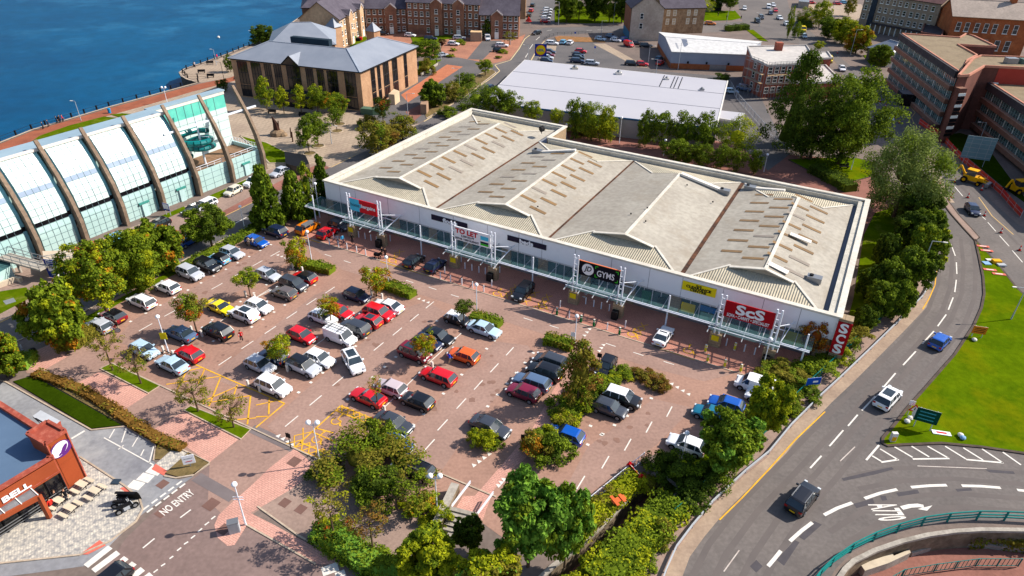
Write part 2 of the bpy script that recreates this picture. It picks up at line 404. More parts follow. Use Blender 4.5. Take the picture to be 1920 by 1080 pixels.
slab("traffic_island", [(1748,335),(1753,352),(1762,374),(1783,402),(1805,427),(1828,452),(1836,446),(1820,428),(1798,405),(1778,378),(1764,352)], .12, m_foot, m_kerbd, .2)
slab("main_road_footway", [(1695,548),(1718,520),(1735,480),(1742,440),(1750,457),(1754,487),(1749,515),(1738,540),(1725,562),(1680,610),(1630,660),(1578,710),(1538,747),(1480,805),(1438,858),(1395,892),(1333,950),(1295,995),(1265,1035),(1248,1078),(1222,1150),(1180,1150),(1205,1080),(1227,1035),(1257,990),(1286,955),(1345,892),(1405,840),(1440,808),(1467,778),(1517,730),(1572,678),(1645,608)], .11, m_foot, None)
s = MB(); s.strip(pp((1747,560 - 15),(1733,567),(1690,612),(1640,662),(1588,713),(1548,750),(1492,808),(1448,862),(1405,897),(1345,955),(1308,999),(1280,1037),(1264,1078),(1245,1130)),1.3,.016, m_gutter)
s.build("road_gutter_strip", kind="structure")
sheet("car_park_surface", [(175,640),(150,622),(215,560),(337,497),(422,452),(475,424),(560,396),(590,400),(640,425),(1460,668),(1440,700),(1410,730),(1400,790),(1300,850),(1232,850),(1205,862),(1092,957),(1080,1010),(945,1010),(897,975),(846,962),(820,975),(720,950),(610,870),(552,841),(475,805),(302,724),(212,682)], .012, m_carpark)
for k, pts in enumerate([[(215,640),(250,600),(512,458),(548,470),(545,488),(300,632),(262,655)], [(425,720),(392,706),(590,553),(625,540),(655,552),(640,570),(480,700),(445,727)],
                         [(555,840),(500,800),(560,742),(757,578),(800,565),(835,585),(800,618),(655,748)], [(760,860),(720,846),(775,800),(928,640),(990,648),(1000,664),(893,788),(830,880)],
                         [(640,505),(600,475),(560,446),(600,452),(812,518),(1302,674),(1372,702),(1320,715),(1220,690),(905,590)], [(1090,935),(1060,915),(1102,838),(1225,748),(1300,765),(1230,835)]]):
 sheet("car_park_aisle", pts, .018, m_aisle)
sheet("shopfront_footway", [tuple(pix(UV(-2,.3))), tuple(pix(UV(80,.3))), tuple(pix(UV(79,-7.7))), tuple(pix(UV(66,-7.75))), tuple(pix(UV(-1,-7.7)))], .03, m_pink2)
s = MB(); s.bar(UV(3.5,-7.75,.03), UV(78,-7.75,.03),.15,.09, m_kerb); s.build("shopfront_kerb", kind="structure")
sheet("plaza_walk", [(40,668),(95,645),(178,640),(212,682),(302,724),(475,805),(552,841),(600,880),(545,920),(440,985),(390,940),(393,870),(328,836),(240,780),(160,728),(75,700),(50,700)], .016, m_aisle)
for pts in [[(42,670),(95,645),(128,668),(75,699),(52,690)], [(130,726),(185,698),(280,738),(222,776)], [(290,804),(345,772),(450,822),(392,868),(350,838)],
   [(552,841),(600,880),(545,918),(500,945),(470,962),(515,985),(560,1010),(650,1058),(592,1058),(463,985),(440,1022),(427,1024),(408,1008),(402,985),(410,966),(440,938),(470,912),(505,878)]]:
 sheet("pink_walk", pts, .022, m_pink)
sheet("plain_walk", [(483,950),(520,923),(560,895),(610,872),(720,950),(820,975),(838,1000),(812,1070),(770,1100),(650,1050),(560,1005)], .02, m_foot)
sheet("car_park_link_walk", [(890,930),(960,850),(1000,800),(1046,716),(1085,725),(1062,760),(1030,800),(985,860),(960,880),(925,920),(905,975),(850,962),(868,930)], .021, m_pink)
sheet("service_road", [(150,1130),(236,1010),(300,948),(362,895),(393,870),(420,850),(440,858),(545,920),(470,912),(410,966),(402,985),(408,1008),(427,1024),(440,1022),(463,985),(592,1058),(650,1058),(770,1100),(800,1150),(140,1150)], .014, m_exit)
s = MB()
for a, b in [((471,803),(552,841)),((368,894),(438,934))]: s.strip(pp(a, b),1.1,.024, M("paving_band", (122,112,112), c2=(108,98,98)))
s.build("paving_bands", kind="structure")
s = MB()
for l in ([(212,682),(302,724),(475,805),(552,841),(610,868),(735,848),(830,890),(917,927),(930,932)], [(483,950),(560,1005),(650,1052)], [(463,985),(592,1058)], [(27,642),(87,617),(150,588),(215,555),(337,492),(422,448)]):
 s.wallstrip(pp(*l),.15,-.02,.09, m_kerb)
s.build("kerb_lines", kind="structure")
sheet("grey_access_road", [(-60,660),(0,715),(12,717),(172,806),(235,800),(293,834),(288,864),(308,894),(335,899),(364,893),(342,908),(262,968),(225,1004),(170,1060),(60,1075),(-60,1090),(-80,800)], .012, m_tbroad)
sheet("chequered_forecourt", [(-60,1085),(-60,960),(110,870),(150,857),(235,912),(262,935),(268,955),(255,978),(207,1015),(150,1040),(0,1056)], .03, m_tbpave)
sheet("chequered_path", [(330,838),(353,849),(315,884),(292,870)], .03, m_tbpave)
for pts in [[(292,870),(315,884),(307,892),(284,880)], [(237,912),(250,925),(243,928),(225,916)], [(187,1013),(199,1023),(165,1040),(150,1040)]]: sheet("tactile_paving", pts, .04, m_salmon)
s = MB()
for l in ([(0,1057),(150,1041),(207,1015),(255,978),(268,955),(262,935),(235,912),(150,857)], [(0,714),(12,717),(172,807),(235,800),(293,834),(288,864)], [(308,893),(330,897),(360,892),(393,870)], [(293,834),(330,838),(393,868)]):
 s.wallstrip(pp(*l),.16,-.02,.1, m_kerb)
s.build("forecourt_kerbs", kind="structure")
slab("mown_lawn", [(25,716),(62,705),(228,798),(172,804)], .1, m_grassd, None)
slab("planting_strip", [(58,700),(72,700),(160,728),(240,780),(328,836),(300,862),(290,862),(293,834),(235,800)], .1, m_soil, None)
slab("corner_planting_bed", [(353,849),(392,868),(365,890),(335,895),(310,888)], .1, m_soil, None)
slab("tree_lawn", [(188,692),(210,682),(300,724),(278,738)], .1, m_grass2, m_kerb, .12)
slab("tree_lawn", [(345,770),(358,762),(470,806),(452,824)], .1, m_grass2, m_kerb, .12)
slab("street_verge", [(150,602),(215,566),(337,500),(420,458),(478,428),(540,398),(555,392),(590,366),(600,400),(560,402),(478,434),(425,464),(340,508),(218,572),(160,612)], .12, m_grass2, None)
slab("leisure_footway", [(-60,560),(-60,520),(60,480),(75,478),(168,458),(247,428),(321,400),(386,372),(443,345),(500,320),(548,305),(620,312),(560,340),(475,378),(422,404),(250,485),(72,568),(0,603),(-60,632)], .1, m_foot, m_kerb, .2)
sheet("lay_by", [(262,478),(300,448),(420,396),(545,330),(600,308),(618,315),(560,341),(475,379),(422,405),(290,467)], .115, m_red)
for pts in [[(0,548),(50,540),(61,558),(0,590)], [(298,408),(345,388),(350,394),(305,414)], [(382,373),(470,334),(478,340),(392,382)], [(100,522),(140,515),(122,528),(106,532)]]:
 slab("street_lawn", pts, .14, m_grass2, None)
sheet("drain_cover_panel", [(6,566),(26,560),(31,567),(12,573)], .15, m_metal)
sheet("promenade", [(-60,292),(0,270),(60,246),(135,224),(205,203),(282,182),(340,166),(375,157),(430,146),(480,128),(480,140),(420,157),(360,172),(290,193),(200,218),(75,254),(50,272),(0,305),(-60,330)], .012, m_prom)
sheet("plaza_paving", [(75,254),(195,219),(290,193),(360,172),(420,157),(480,140),(470,175),(640,207),(745,240),(787,232),(667,292),(622,314),(548,305),(500,320),(480,300),(330,215),(60,292),(0,305)], .008, m_beige)
sheet("quay_head_paving", [(340,136),(348,131),(378,121),(428,104),(478,84),(520,66),(540,60),(480,128),(430,146),(378,155),(352,146)], .010, m_beige)
slab("promenade_lawn", [(48,274),(75,255),(130,236),(195,219),(222,222),(120,262),(60,290)], .1, m_grass2, None)
slab("promenade_lawn", [(207,215),(230,213),(255,215),(226,221)], .1, m_grass2, None)
slab("plaza_lawn", [(450,255),(500,268),(548,292),(540,306),(505,306),(480,280)], .12, m_grass2, m_kerb, .25)
sheet("office_yard", [(676,205),(779,150),(830,118),(936,134),(867,184),(787,230),(745,240),(700,225)], .010, m_road2)
sheet("office_bay_paving", [(752,178),(838,121),(868,125),(765,192)], .02, M("orange_block", (190,118,86), c2=(166,102,76), scale=.3, fine=3))
sheet("office_entrance_paving", [(760,210),(800,190),(810,200),(775,228)], .02, m_red)
sheet("flats_court", [(690,64),(765,62),(960,76),(985,64),(975,88),(955,112),(925,119),(832,108),(800,103),(745,98),(715,90)], .010, M("court_block", (176,122,98), c2=(150,104,86), scale=.2, fine=2))
sheet("court_lane", [(905,76),(942,76),(905,112),(876,111)], .02, m_road2)
slab("court_lawn", [(770,70),(850,66),(870,70),(835,74),(800,86),(778,88)], .1, m_grass2, None)
slab("court_lawn", [(655,82),(680,66),(690,72),(660,96)], .1, m_grass2, None)
slab("street_bank", [(785,115),(828,112),(810,128),(786,138)], .1, m_grass2, None)
slab("street_tree_bed", [(790,200),(850,158),(922,130),(930,136),(868,184),(800,222)], .1, m_soil, m_kerb, .25)
sheet("store_car_park", [(1022,76),(1045,69),(1120,79),(1165,100),(1205,126),(1240,134),(1400,146),(1420,170),(1480,290),(1440,320),(1345,235),(903,190),(985,112),(1000,108)], .010, m_road2)
sheet("store_bay_paving", [(1112,82),(1135,82),(1215,127),(1195,126)], .02, m_beige)
sheet("store_bay_paving", [(1022,80),(1045,80),(1038,112),(1010,112)], .02, m_beige)
slab("store_bank", [(1040,70),(1050,68),(1130,72),(1135,80),(1045,78)], .12, M("ochre_planting", (164,110,76), c2=(120,96,50), scale=.6, fine=2), None)
sheet("rear_yard", [tuple(pix(UV(24,46))), tuple(pix(UV(70,39.5))), tuple(pix(UV(100,34))),(1600,300),(1480,290),(1330,262),(1110,250),(1060,240)], .006, m_red)
slab("rear_lawn", [(1478,300),(1545,297),(1605,297),(1640,305),(1640,330),(1600,340),(1520,322)], .12, m_grass, m_kerbd, .15)
slab("park_lawn", [(1040,14),(1190,8),(1190,42),(1100,44),(1040,42)], .1, m_grass2, None)
slab("green_lawn", [(1318,22),(1378,20),(1390,34),(1372,38),(1318,40)], .1, m_grass, None)
slab("corner_lawn", [(1400,57),(1412,56),(1440,78),(1425,76)], .1, m_grass, None)
slab("junction_lawn", [(1618,104),(1640,102),(1655,120),(1632,122)], .1, m_grass2, None)
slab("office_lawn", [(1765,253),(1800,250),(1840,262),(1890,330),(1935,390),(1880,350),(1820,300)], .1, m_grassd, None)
sheet("works_surface", [(1735,285),(1752,290),(1775,360),(1790,380),(1770,380),(1745,330)], .02, m_beige)
sheet("far_car_park", [(1000,-20),(1042,-20),(1040,45),(985,45)], .012, m_road2)
sheet("plaza_far_square", [(1500,8),(1615,8),(1625,26),(1600,40),(1545,28)], .012, m_beige)
sheet("lower_path", [(960,1160),(1115,1160),(1290,930),(1270,870),(1210,880)], -2.6, m_red)
g = MB(); g.sheet(pp((1500,1260),(1560,1050),(1640,1010),(1790,975),(1920,975),(2150,980),(2150,1300), z=-2.4),-2.4, m_red); g.build("ramp_path", kind="structure")
# ------------------------------------------------------------------ painted markings
wl = MB(); wf = MB(); yl = MB()
def dash(mb, c, L_, wd, ang=None, m=m_white, z=.032):
 p = P(*c); d = DB if ang is None else ang
 mb.strip([p - d * L_ / 2, p + d * L_ / 2], wd, z, m)
for c in [(273,614),(320,587),(407,537),(445,515),(483,494),(516,476),(507,619),(547,591),(464,647),(422,677),(584,566),(619,544),(777,596),(745,622),(710,650),(634,715),(592,751),(547,790),(806,572),
          (956,659),(927,690),(897,722),(865,757),(830,797),(1255,772),(1217,801),(1177,834),(1135,867),(1089,905),(805,835)]: dash(wf, c, 1.9,.13, m=m_white)
for c in [(615,479),(651,491),(690,505),(768,528),(811,541),(853,555),(990,599),(1039,613),(1145,647),(1197,664),(1254,681)]: dash(wf, c, 1.3,.12, DA, m_white)
for a, b in [((562,670),(610,634)),((635,614),(682,580)),((409,605),(431,592)),((481,558),(510,543)),((720,765),(782,704)),((805,680),(865,625)),((514,704),(524,698)),((480,558),(508,541)),((700,783),(720,765))]:
 wf.strip(pp(a, b),.12,.032, m_white)
for a, b, n in [((245,603),(508,459),12),((560,736),(756,577),11),((652,749),(819,602),9),((775,797),(927,639),10),((895,785),(1000,662),7),((1102,834),(1221,747),6),((398,600),(545,505),7),((450,628),(590,535),8),((1085,784),(1130,814),3),((330,700),(400,640),4)]:
 pa, pb = P(*a), P(*b)
 for k in range(n):
  p = pa.lerp(pb, k / (n - 1)); wf.strip([p - DA * .18, p + DA * .18], .3,.033, m_white)
for a, b in [((516,478),(545,489)),((1032,600),(1030 + 76 / 4,560)),((1095,560),(1110,540)),((1253,718),(1295,744)),((886,878),(924,850)),((1124,662),(1136,645)),((515,817),(552,838)),((1096,633),(1110,615)),((780,560),(806,570)),((935,915),(950,898))]:
 if a == (1032,600): continue
 pa, pb = P(*a), P(*b); n = max(3, int((pb - pa).length / .7)); d = (pb - pa).normalized(); nn = Vector((-d.y, d.x, 0))
 for k in range(n):
  p = pa + d * (k + .5) * (pb - pa).length / n
  wf.face([tuple(p - d * .25 + Vector((0,0,.033))), tuple(p + d * .25 + Vector((0,0,.033))), tuple(p + nn * .5 + Vector((0,0,.033)))], m_white)
def seglist(mb, segs, wd, m=m_white):
 for sg in segs: mb.strip(pp(*sg), wd, .03, m)
seglist(wl, [[(1756,411),(1761,419)], [(1771,433),(1779,447)], [(1783,458),(1791,480)], [(1793,492),(1794,514)], [(1793,525),(1790,548)], [(1787,558),(1778,581)], [(1774,590),(1758,612)], [(1751,621),(1729,645)],
             [(1717,659),(1693,685)], [(1679,700),(1655,728)], [(1641,743),(1616,770)], [(1608,778),(1590,799)], [(1581,807),(1555,837)], [(1540,855),(1519,878)]], .16)
seglist(wl, [[(1790,350),(1805,368)], [(1813,378),(1822,388)], [(1840,405),(1848,412)], [(1852,417),(1867,434)], [(1874,442),(1892,462)], [(1898,470),(1917,492)], [(1700,247),(1712,258)], [(1645,190),(1652,196)], [(1655,199),(1662,206)]], .16)
seglist(wl, [[(1440,1062),(1452,1048),(1464,1033)], [(1481,1015),(1502,996),(1523,980)], [(1545,966),(1570,953),(1598,943)], [(1621,935),(1650,925),(1682,918)], [(1708,914),(1742,911),(1775,910)], [(1803,911),(1840,912),(1876,915)], [(1907,919),(1950,924)]], .32)
seglist(wl, [[(1648,835),(1624,863)], [(1650,842),(1683,862)], [(1635,855),(1652,865)], [(1677,838),(1711,858)], [(1709,837),(1742,857)], [(1739,837),(1776,858)], [(1772,837),(1811,861)], [(1806,840),(1843,863)], [(1841,842),(1880,868)], [(1880,848),(1914,872)],
             [(1711,861),(1780,860)], [(1811,862),(1881,868)], [(1652,867),(1685,862)]], .2)
seglist(wf, [[(1357,1072),(1386,1032)], [(1720,874),(1850,879)], [(1575,865),(1603,838)]], .1, m_wfaint)
seglist(yl, [[(1547,772),(1490,826),(1440,882),(1390,935),(1349,975)], [(1751,455),(1758,490),(1753,535),(1742,560),(1730,580)]], .14, m_yellow)
seglist(yl, [[(1728,250),(1712,228),(1709,220),(1716,211),(1690,180),(1640,143)], [(0,605),(72,570)], [(422,405),(475,379)], [(622,313),(667,291)], [(1900,440),(1860,405),(1835,370)]], .16, M("pale_yellow_line", (214,178,120)))
seglist(yl, [[(795,228),(868,183),(922,146),(937,133),(928,122),(957,113),(973,92),(984,73),(1000,61)], [(996,113),(1007,93),(1021,77)]], .3, M("cream_kerb_line", (220,196,150)))
seglist(wf, [[(433,423),(462,408)], [(336,470),(363,456)], [(212,530),(217,527)], [(160,556),(168,551)], [(985,108),(990,100)], [(993,92),(999,83)], [(1005,75),(1012,69)], [(1100,57),(1110,57)], [(1120,56),(1130,56)], [(1025,58),(1035,56)]], .2)
ys = [((362,682),(534,757)),((534,757),(480,802)),((312,721),(412,706)),((350,696),(377,690)),((375,755),(445,725)),((445,787),(480,784)),((350,696),(332,732)),((384,692),(372,720)),((414,707),(392,762)),
      ((445,722),(439,740)),((470,742),(464,796)),((505,747),(504,777)),((480,760),(517,752)),((480,782),(502,781)),((380,757),(470,742)),((639,761),(700,786)),((639,761),(552,840)),((630,770),(686,793)),
      ((561,829),(608,848)),((552,840),(605,863)),((585,810),(630,829)),((592,803),(625,812))]
for a, b in ys: yl.strip(pp(a, b),.17,.034, m_yellow)
def lattice(mb, a, b, wd, n, z=.036, m=m_yellow, lw=.13):
 d = (b - a).normalized(); q = Vector((-d.y, d.x, 0)) * wd; L_ = (b - a).length / n
 for k in range(n):
  p = a + d * L_ * k; r = p + d * L_
  mb.strip([p, r + q], lw, z, m); mb.strip([p + q, r], lw, z + .004, m)
lattice(yl, P(630,770), P(686,793),1.0,5); lattice(yl, P(552,840), P(605,863),1.3,4); lattice(yl, P(585,810), P(552,840),-1.2,2)
for a, b in [((557,442),(600,456)),((713,491),(811,520)),((915,552),(1030,588)),((1170,632),(1302,675))]: yl.strip(pp(a, b),.16,.05, m_yellow)
for u in (1.2,5.0,18.4,21.6,25.2,41.6,44.8 - 1.2,38.6,57.4,60.8):
 lattice(yl, UV(u, -7.4), UV(u, -3.6),1.0,3, z=.052, lw=.11)
def wheelchair(mb, c, s=1.0, z=.054):
 x, y = DA * s, DB * s
 pts = [c + x * math.cos(t) * .55 + y * math.sin(t) * .55 for t in [math.pi * (0.75 + k * .17) for k in range(9)]]
 mb.strip(pts, .14, z, m_yellow)
 mb.strip([c + x * -.1 + y * 1.1, c + x * -.05 + y * .35, c + x * .5 + y * .3, c + x * .85 + y * -.35, c + x * 1.1 + y * -.3], .16, z, m_yellow)
 mb.strip([c + x * -.25 + y * 1.3, c + x * .05 + y * 1.3], .28, z, m_yellow)
for c in [(736,489),(932,551),(1185,627),(1290,658),(1017,575)]: wheelchair(yl, P(*c),1.0)
for c in [(630,790),(594,824)]: wheelchair(yl, P(*c),.9,.035)
for sg in [((166,1059),(203,1031)),((180,1068),(218,1040)),((222,1059),(233,1050)),((243,1068),(250,1060)),((233,1076),(248,1064))]:
 pass
za, zb = P(168,1055), P(268,1090); dz = Vector((P(203,1026) - P(166,1057))).normalized()
for a, b in [((161,1062),(207,1026)),((175,1071),(222,1036)),((195,1081),(237,1046)),((213,1089),(252,1056)),((230,1097),(268,1067)),((248,1104),(284,1077))]: wl.strip(pp(a, b),.62,.03, m_white)
for a, b in [((244,907),(266,913)),((262,893),(284,899)),((279,879),(302,886))]: wl.strip(pp(a, b),.95,.03, m_white)
for k in range(5):
 a = P(274,952).lerp(P(336,906), k / 4); b = P(281,957).lerp(P(342,911), k / 4); d = (P(336,906) - P(274,952)).normalized()
 for p in (a, b): wl.strip([p - d * .3, p + d * .3], .2,.03, m_white)
seglist(wl, [[(338,971),(358,956)], [(268,1028),(290,1010)], [(404,968),(396,974)], [(392,979),(384,985)], [(379,991),(371,998)], [(366,1004),(358,1010)], [(353,1016),(345,1021)], [(340,1027),(332,1033)], [(325,1043),(318,1048)], [(310,1057),(302,1062)], [(296,1068),(288,1074)]], .14)
seglist(wl, [[(604,1073),(634,1062)], [(630,1083),(648,1076)]], .9)
seglist(wf, [[(195,821),(288,872)], [(238,800),(228,830)], [(262,815),(248,838)], [(270,843),(264,855)], [(288,838),(280,868)], [(215,805),(205,822)], [(222,948 - 105),(232,835)]], .12, m_white)
seglist(wl, [[(134,823),(159,808)]], .25)
s = MB()
for pts in [[(1578,897),(1630,885),(1672,876),(1676,880),(1640,890),(1582,902)], [(1498,1007),(1526,977),(1541,984),(1508,1013)], [(1456,1050),(1490,1013),(1499,1017),(1470,1061)], [(1600,945),(1636,935),(1640,944),(1606,953)], [(1680,924),(1720,918),(1724,925),(1685,931)], [(1791,917),(1820,915),(1823,920),(1795,922)],
   [(1846,880),(1900,884),(1903,889),(1856,886)], [(1406,1062),(1418,1050),(1430,1062),(1418,1074)], [(1650,930),(1660,930),(1664,938),(1654,939)]]:
 s.sheet(pp(*pts),.02, m_patch)
m_trk = M("tyre_darkened_asphalt", (106,98,95), c2=(98,91,89), scale=.3)
for l in ([(1772,440),(1774,490),(1770,535),(1752,585),(1708,640),(1650,700),(1590,762),(1530,822),(1470,885),(1405,950),(1345,1030),(1310,1100)], [(1812,450),(1818,500),(1815,555),(1795,605),(1752,660),(1700,718),(1650,772),(1602,828),(1560,880),(1490,960),(1430,1050),(1405,1100)],
          [(1570,1010),(1640,965),(1720,942),(1800,938),(1960,950)], [(1600,905),(1680,890),(1780,886),(1960,900)], [(1760,300),(1800,340),(1850,390),(1920,460)]):
 c_ = pp(*l)
 for o_ in (-.8,.8):
  m_ = []
  for j in range(len(c_)):
   d = (c_[min(j + 1, len(c_) - 1)] - c_[max(j - 1,0)]).normalized(); m_.append(c_[j] + Vector((-d.y, d.x, 0)) * o_)
  s.strip(m_, .55,.017, m_trk)
m_oil = M("oil_stain", (140,108,95), c2=(126,98,88), scale=1)
for k in range(95):
 a, b = random.choice([((300,600),(500,480)),((420,640),(560,540)),((570,740),(760,590)),((650,750),(820,610)),((790,800),(930,650)),((900,790),(1000,670)),((1100,830),(1220,750)),((350,690),(470,600))])
 p = P(*a).lerp(P(*b), random.random()) + DA * random.uniform(-3,3); r_ = random.uniform(.15,.5)
 s.face([(p.x + r_ * math.cos(t * .785) * random.uniform(.6,1.2), p.y + r_ * math.sin(t * .785) * random.uniform(.6,1.2),.021 + k * 5e-5) for t in range(8)], m_oil)
for c, r in [((304,961),.5),((396,946),.6),((305,908),.45),((552,866),.55),((534,943),.45),((564,955),.45),((420,993),.5)]:
 p = P(*c); s.sheet([p + DA * r + DB * r, p - DA * r + DB * r, p - DA * r - DB * r, p + DA * r - DB * r], .028, M("iron_cover", (122,92,84), c2=(104,78,70)))
s.build("road_patches_and_covers", kind="structure")
wl.build("white_road_lines", kind="structure"); wf.build("white_bay_lines", kind="structure"); yl.build("yellow_road_lines", kind="structure")
def gtext(body, a, b, h, m=m_white, name="road_lettering", z=.035, bold=.0):
 a, b = P(*a), P(*b); x = (b - a).normalized(); y = Vector((-x.y, x.x, 0)); c = (a + b) / 2
 c.z = z
 text(name, body, m, 1.0, frame_matrix(c, x, y), kind="structure", ext=0, bold=bold, width=(b - a).length, height=h)
gtext("NO ENTRY", (303,963),(361,921),.95, bold=.02)
gtext("A770", (1652,944),(1675,976),2.8, bold=.02)
s = MB(); s.strip(pp((1690,953),(1706,949),(1722,948),(1732,950)),.42,.034, m_white); 
s.sheet(pp((1720,955),(1748,948),(1738,958)),.037, m_white); s.build("white_turn_arrow", kind="structure")
# ================================================================== RETAIL BUILDING (local frame: x along the front, y into the depth)
retail = thing("retail_building", "long white retail warehouse with four ridged pale roofs and teal glass canopy", "retail building", O, YAW)
LX, D1, D2 = 78.6,45.6,37.6; ZT = 6.5; ZE = 5.55; ZR = 7.5; XS = 22.0
b = MB()
b.box(0, LX, 0,.35,3.1, ZT - .25, m_fascia)
for x in (3.2,6.4,12.9,18.9,25.1,31,36.2,39.9,45,50.3,55.6,60,65.2,70.1,74.4): b.box(x, x + .06,-.012,0,3.1,6.2, M("panel_joint", (170,168,176)))
b.build("fascia", retail)
b = MB()
b.box(0,.4,.35, D1,0, ZT - .25, m_stone); b.box(.4, XS + .4, D1 - .4, D1,0, ZT - .25, m_stone); b.box(XS, XS + .4, D2, D1 - .4,0, ZT - .25, m_stone)
b.box(XS + .4, LX, D2, D2 + .4,0, ZT - .25, m_stone); b.box(LX - .4, LX, .35, D2,0, ZT - .25, m_stone)
b.build("wall", retail)
b = MB()
for x0, x1, y0, y1 in ((-.15, LX + .3,-.2,.5),(-.15,.55,.5, D1 + .15),(.55, XS + .55, D1 - .55, D1 + .15),(XS - .1, XS + .55, D2 + .6, D1 - .55),(XS - .1, LX + .3, D2 - .1, D2 + .6),(LX - .45, LX + .3,.5, D2 - .1)):
 b.box(x0, x1, y0, y1, ZT - .25, ZT, m_coping)
b.build("coping", retail)
b = MB()
for x0, x1, y0, y1 in ((.4,.9,.4, D1 - .5),(.9, XS, D1 - .95, D1 - .42),(XS + .42, LX - .9, D2 - .45, D2 - .02),(LX - 1.3, LX - .42,.4, D2 - .45),(.9, LX - 1.3,.36,.5)):
 b.box(x0, x1, y0, y1, ZE - .5, ZT - .28, m_parin)
b.build("parapet", retail)
m_gsh = M("shaded_gutter_sheet", (132,136,148)); b = MB(); b.box(.5, XS, .5, D1 - .5, ZE - .6, ZE - .25, m_gsh); b.box(XS, LX - .5,.5, D2 - .4, ZE - .6, ZE - .25, m_gsh)  # grey-blue puts the parapet's inner shade into the sheet colour
b.build("gutter", retail)
val = [1.0,20.6,39.95,59.4, LX - 1.5]
bays = [(1.0,20.45,11.7, D1 - 1.2),(20.85,39.8,31.3, D2 - .8),(40.15,59.1,50.2, D2 - .8),(59.7, LX - 1.9,69.0, D2 - .8)]
rf = MB(); rc = MB(); lights = []
for bi, (x0, x1, xr, yb) in enumerate(bays):
 yf = .75; y1, y2 = 5.2, yb - 6.3
 if bi == 0: y2 = yb - 7.2
 hp = MB(); k = .47; gx0 = xr - (xr - x0) * k; gx1 = xr + (x1 - xr) * k; zg = ZR - (ZR - ZE) * k
 F = lambda x, y, z: (x, y, z)
 rf.face([F(x0, yf, ZE), F(gx0, y1, zg), F(xr, y1, ZR), F(xr, y2, ZR), F(gx0, y2, zg), F(x0, yb, ZE)], m_roofL)
 rf.face([F(x1, yf, ZE), F(x1, yb, ZE), F(gx1, y2, zg), F(xr, y2, ZR), F(xr, y1, ZR), F(gx1, y1, zg)], m_roofL)
 hp.face([F(x0, yf, ZE), F(x1, yf, ZE), F(gx1, y1 + .3, zg + .0), F(gx0, y1 + .3, zg + .0)], m_roofH)
 rf.face([F(gx0, y1 + .02, zg), F(gx1, y1 + .02, zg), F(xr, y1 + .02, ZR)], M("gablet_face", (170,158,142)))
 rc.bar((gx0, y1 - .25, zg + .06),(xr, y1 - .25, ZR + .06),.5,.12, m_coping); rc.bar((gx1, y1 - .25, zg + .06),(xr, y1 - .25, ZR + .06),.5,.12, m_coping)
 hp.build("hipped_end", retail); hp = MB(); hp.face([F(x1, yb, ZE), F(x0, yb, ZE), F(gx0, y2 + .2, zg), F(xr, y2, ZR), F(gx1, y2 + .2, zg)], m_roofH)
 hp.build("hipped_end", retail); rc.bar((xr, y1 - .2, ZR + .05),(xr, y2, ZR + .05),.45,.1, m_coping)
 for (gx, x) in ((gx0, x0),(gx1, x1)):
  rc.bar((x, yf, ZE + .05),(gx, y1 + .3, zg + .05),.3,.08, m_coping); rc.bar((x, yb, ZE + .05),(gx, y2, zg + .05),.3,.08, m_coping)
 if bi != 2:
  n = 9 if bi else 11
  for side in (0,1):
   for col in (0,1):
    for j in range(n):
     y = 7.9 + j * 3.63 + (1.8 if (col == side) else 0) * (1 if side == 0 else -1) + (1.4 if side else 0)
     if y > y2 + (1 if bi else 2): continue
     if side == 0: xc = x0 + (4.1 if col == 0 else 7.2)
     else: xc = x1 - (4.4 if col == 1 else 7.0)
     lights.append((bi, side, xc, y, x0, x1, xr))
rf.build("roof", retail); rc.build("ridge_capping", retail)
lit_mesh = {}
for i, (bi, side, xc, y, x0, x1, xr) in enumerate(lights):
 sl = (ZR - ZE) / ((xr - x0) if side == 0 else (x1 - xr)); z = ZE + sl * ((xc - x0) if side == 0 else (x1 - xc)) + .05
 key = (bi, side)
 if key not in lit_mesh:
  q = MB(); s_ = sl * 1.35 * (1 if side == 0 else -1)
  q.face([(-1.35,-.34,-s_),(1.35,-.34, s_),(1.35,.34, s_),(-1.35,.34,-s_)], m_sky); lit_mesh[key] = q.mesh("rooflight")
 nb_ = lit_mesh[key]
 if random.random() < .16:
  if (key, 1) not in lit_mesh:
   cpm = nb_.copy(); cpm.materials[0] = m_skyg; lit_mesh[(key, 1)] = cpm
  nb_ = lit_mesh[(key, 1)]
 if len(lights) and i < 130: new("rooflight", nb_, retail, (xc, y, z))
q = MB()
for x, wd in ((20.65,.36),(39.97,.3),(59.4,.5)): q.box(x - wd / 2, x + wd / 2,.8, D2 - .9, ZE - .2, ZE + .03, m_gutr)
q.build("valley_gutter", retail)
for a, b_, w_, h_ in (((50.5, D2 - 7.6, ZR + .2),(57.3, D2 - 7.6,6.35),.8,.35),((30.9, D2 - 6.6, ZR + .2),(24.2, D2 - 7.3,6.3),.7,.3),((61.5, D2 - 3.5,6.1),(66.5, D2 - 3.8,6.9),.6,.3),((70.0,16.9,7.55),(72.9,16.9,7.0),.9,.08),((69.0,6.6,7.65),(71.6,6.3,7.1),1.0,.08)):
 q = MB(); q.bar(a, b_, w_, h_, m_white); q.build("roof_duct", retail)
for x, y, z in ((57.8, D2 - 7.5,5.8),(23.7, D2 - 7.3,5.9),(61.1, D2 - 3.6,5.7),(74.7,7.8,6.0)): q = MB(); q.box(x - .9, x + .9, y - .55, y + .55, z, z + .75, m_metal); q.cyl((x - .4, y, z + .7),(x - .4, y, z + .95),.25,.25,8, m_dark); q.build("roof_unit", retail)
q = MB(); q.cyl((20.3,38.6,6.6),(20.3,38.6,7.1),.08,.08,6, m_dark); q.cyl((20.2,38.3,7.5),(20.5,38.9,7.6),.55,.55,14, m_dark); q.build("satellite_dish", retail)
q = MB()
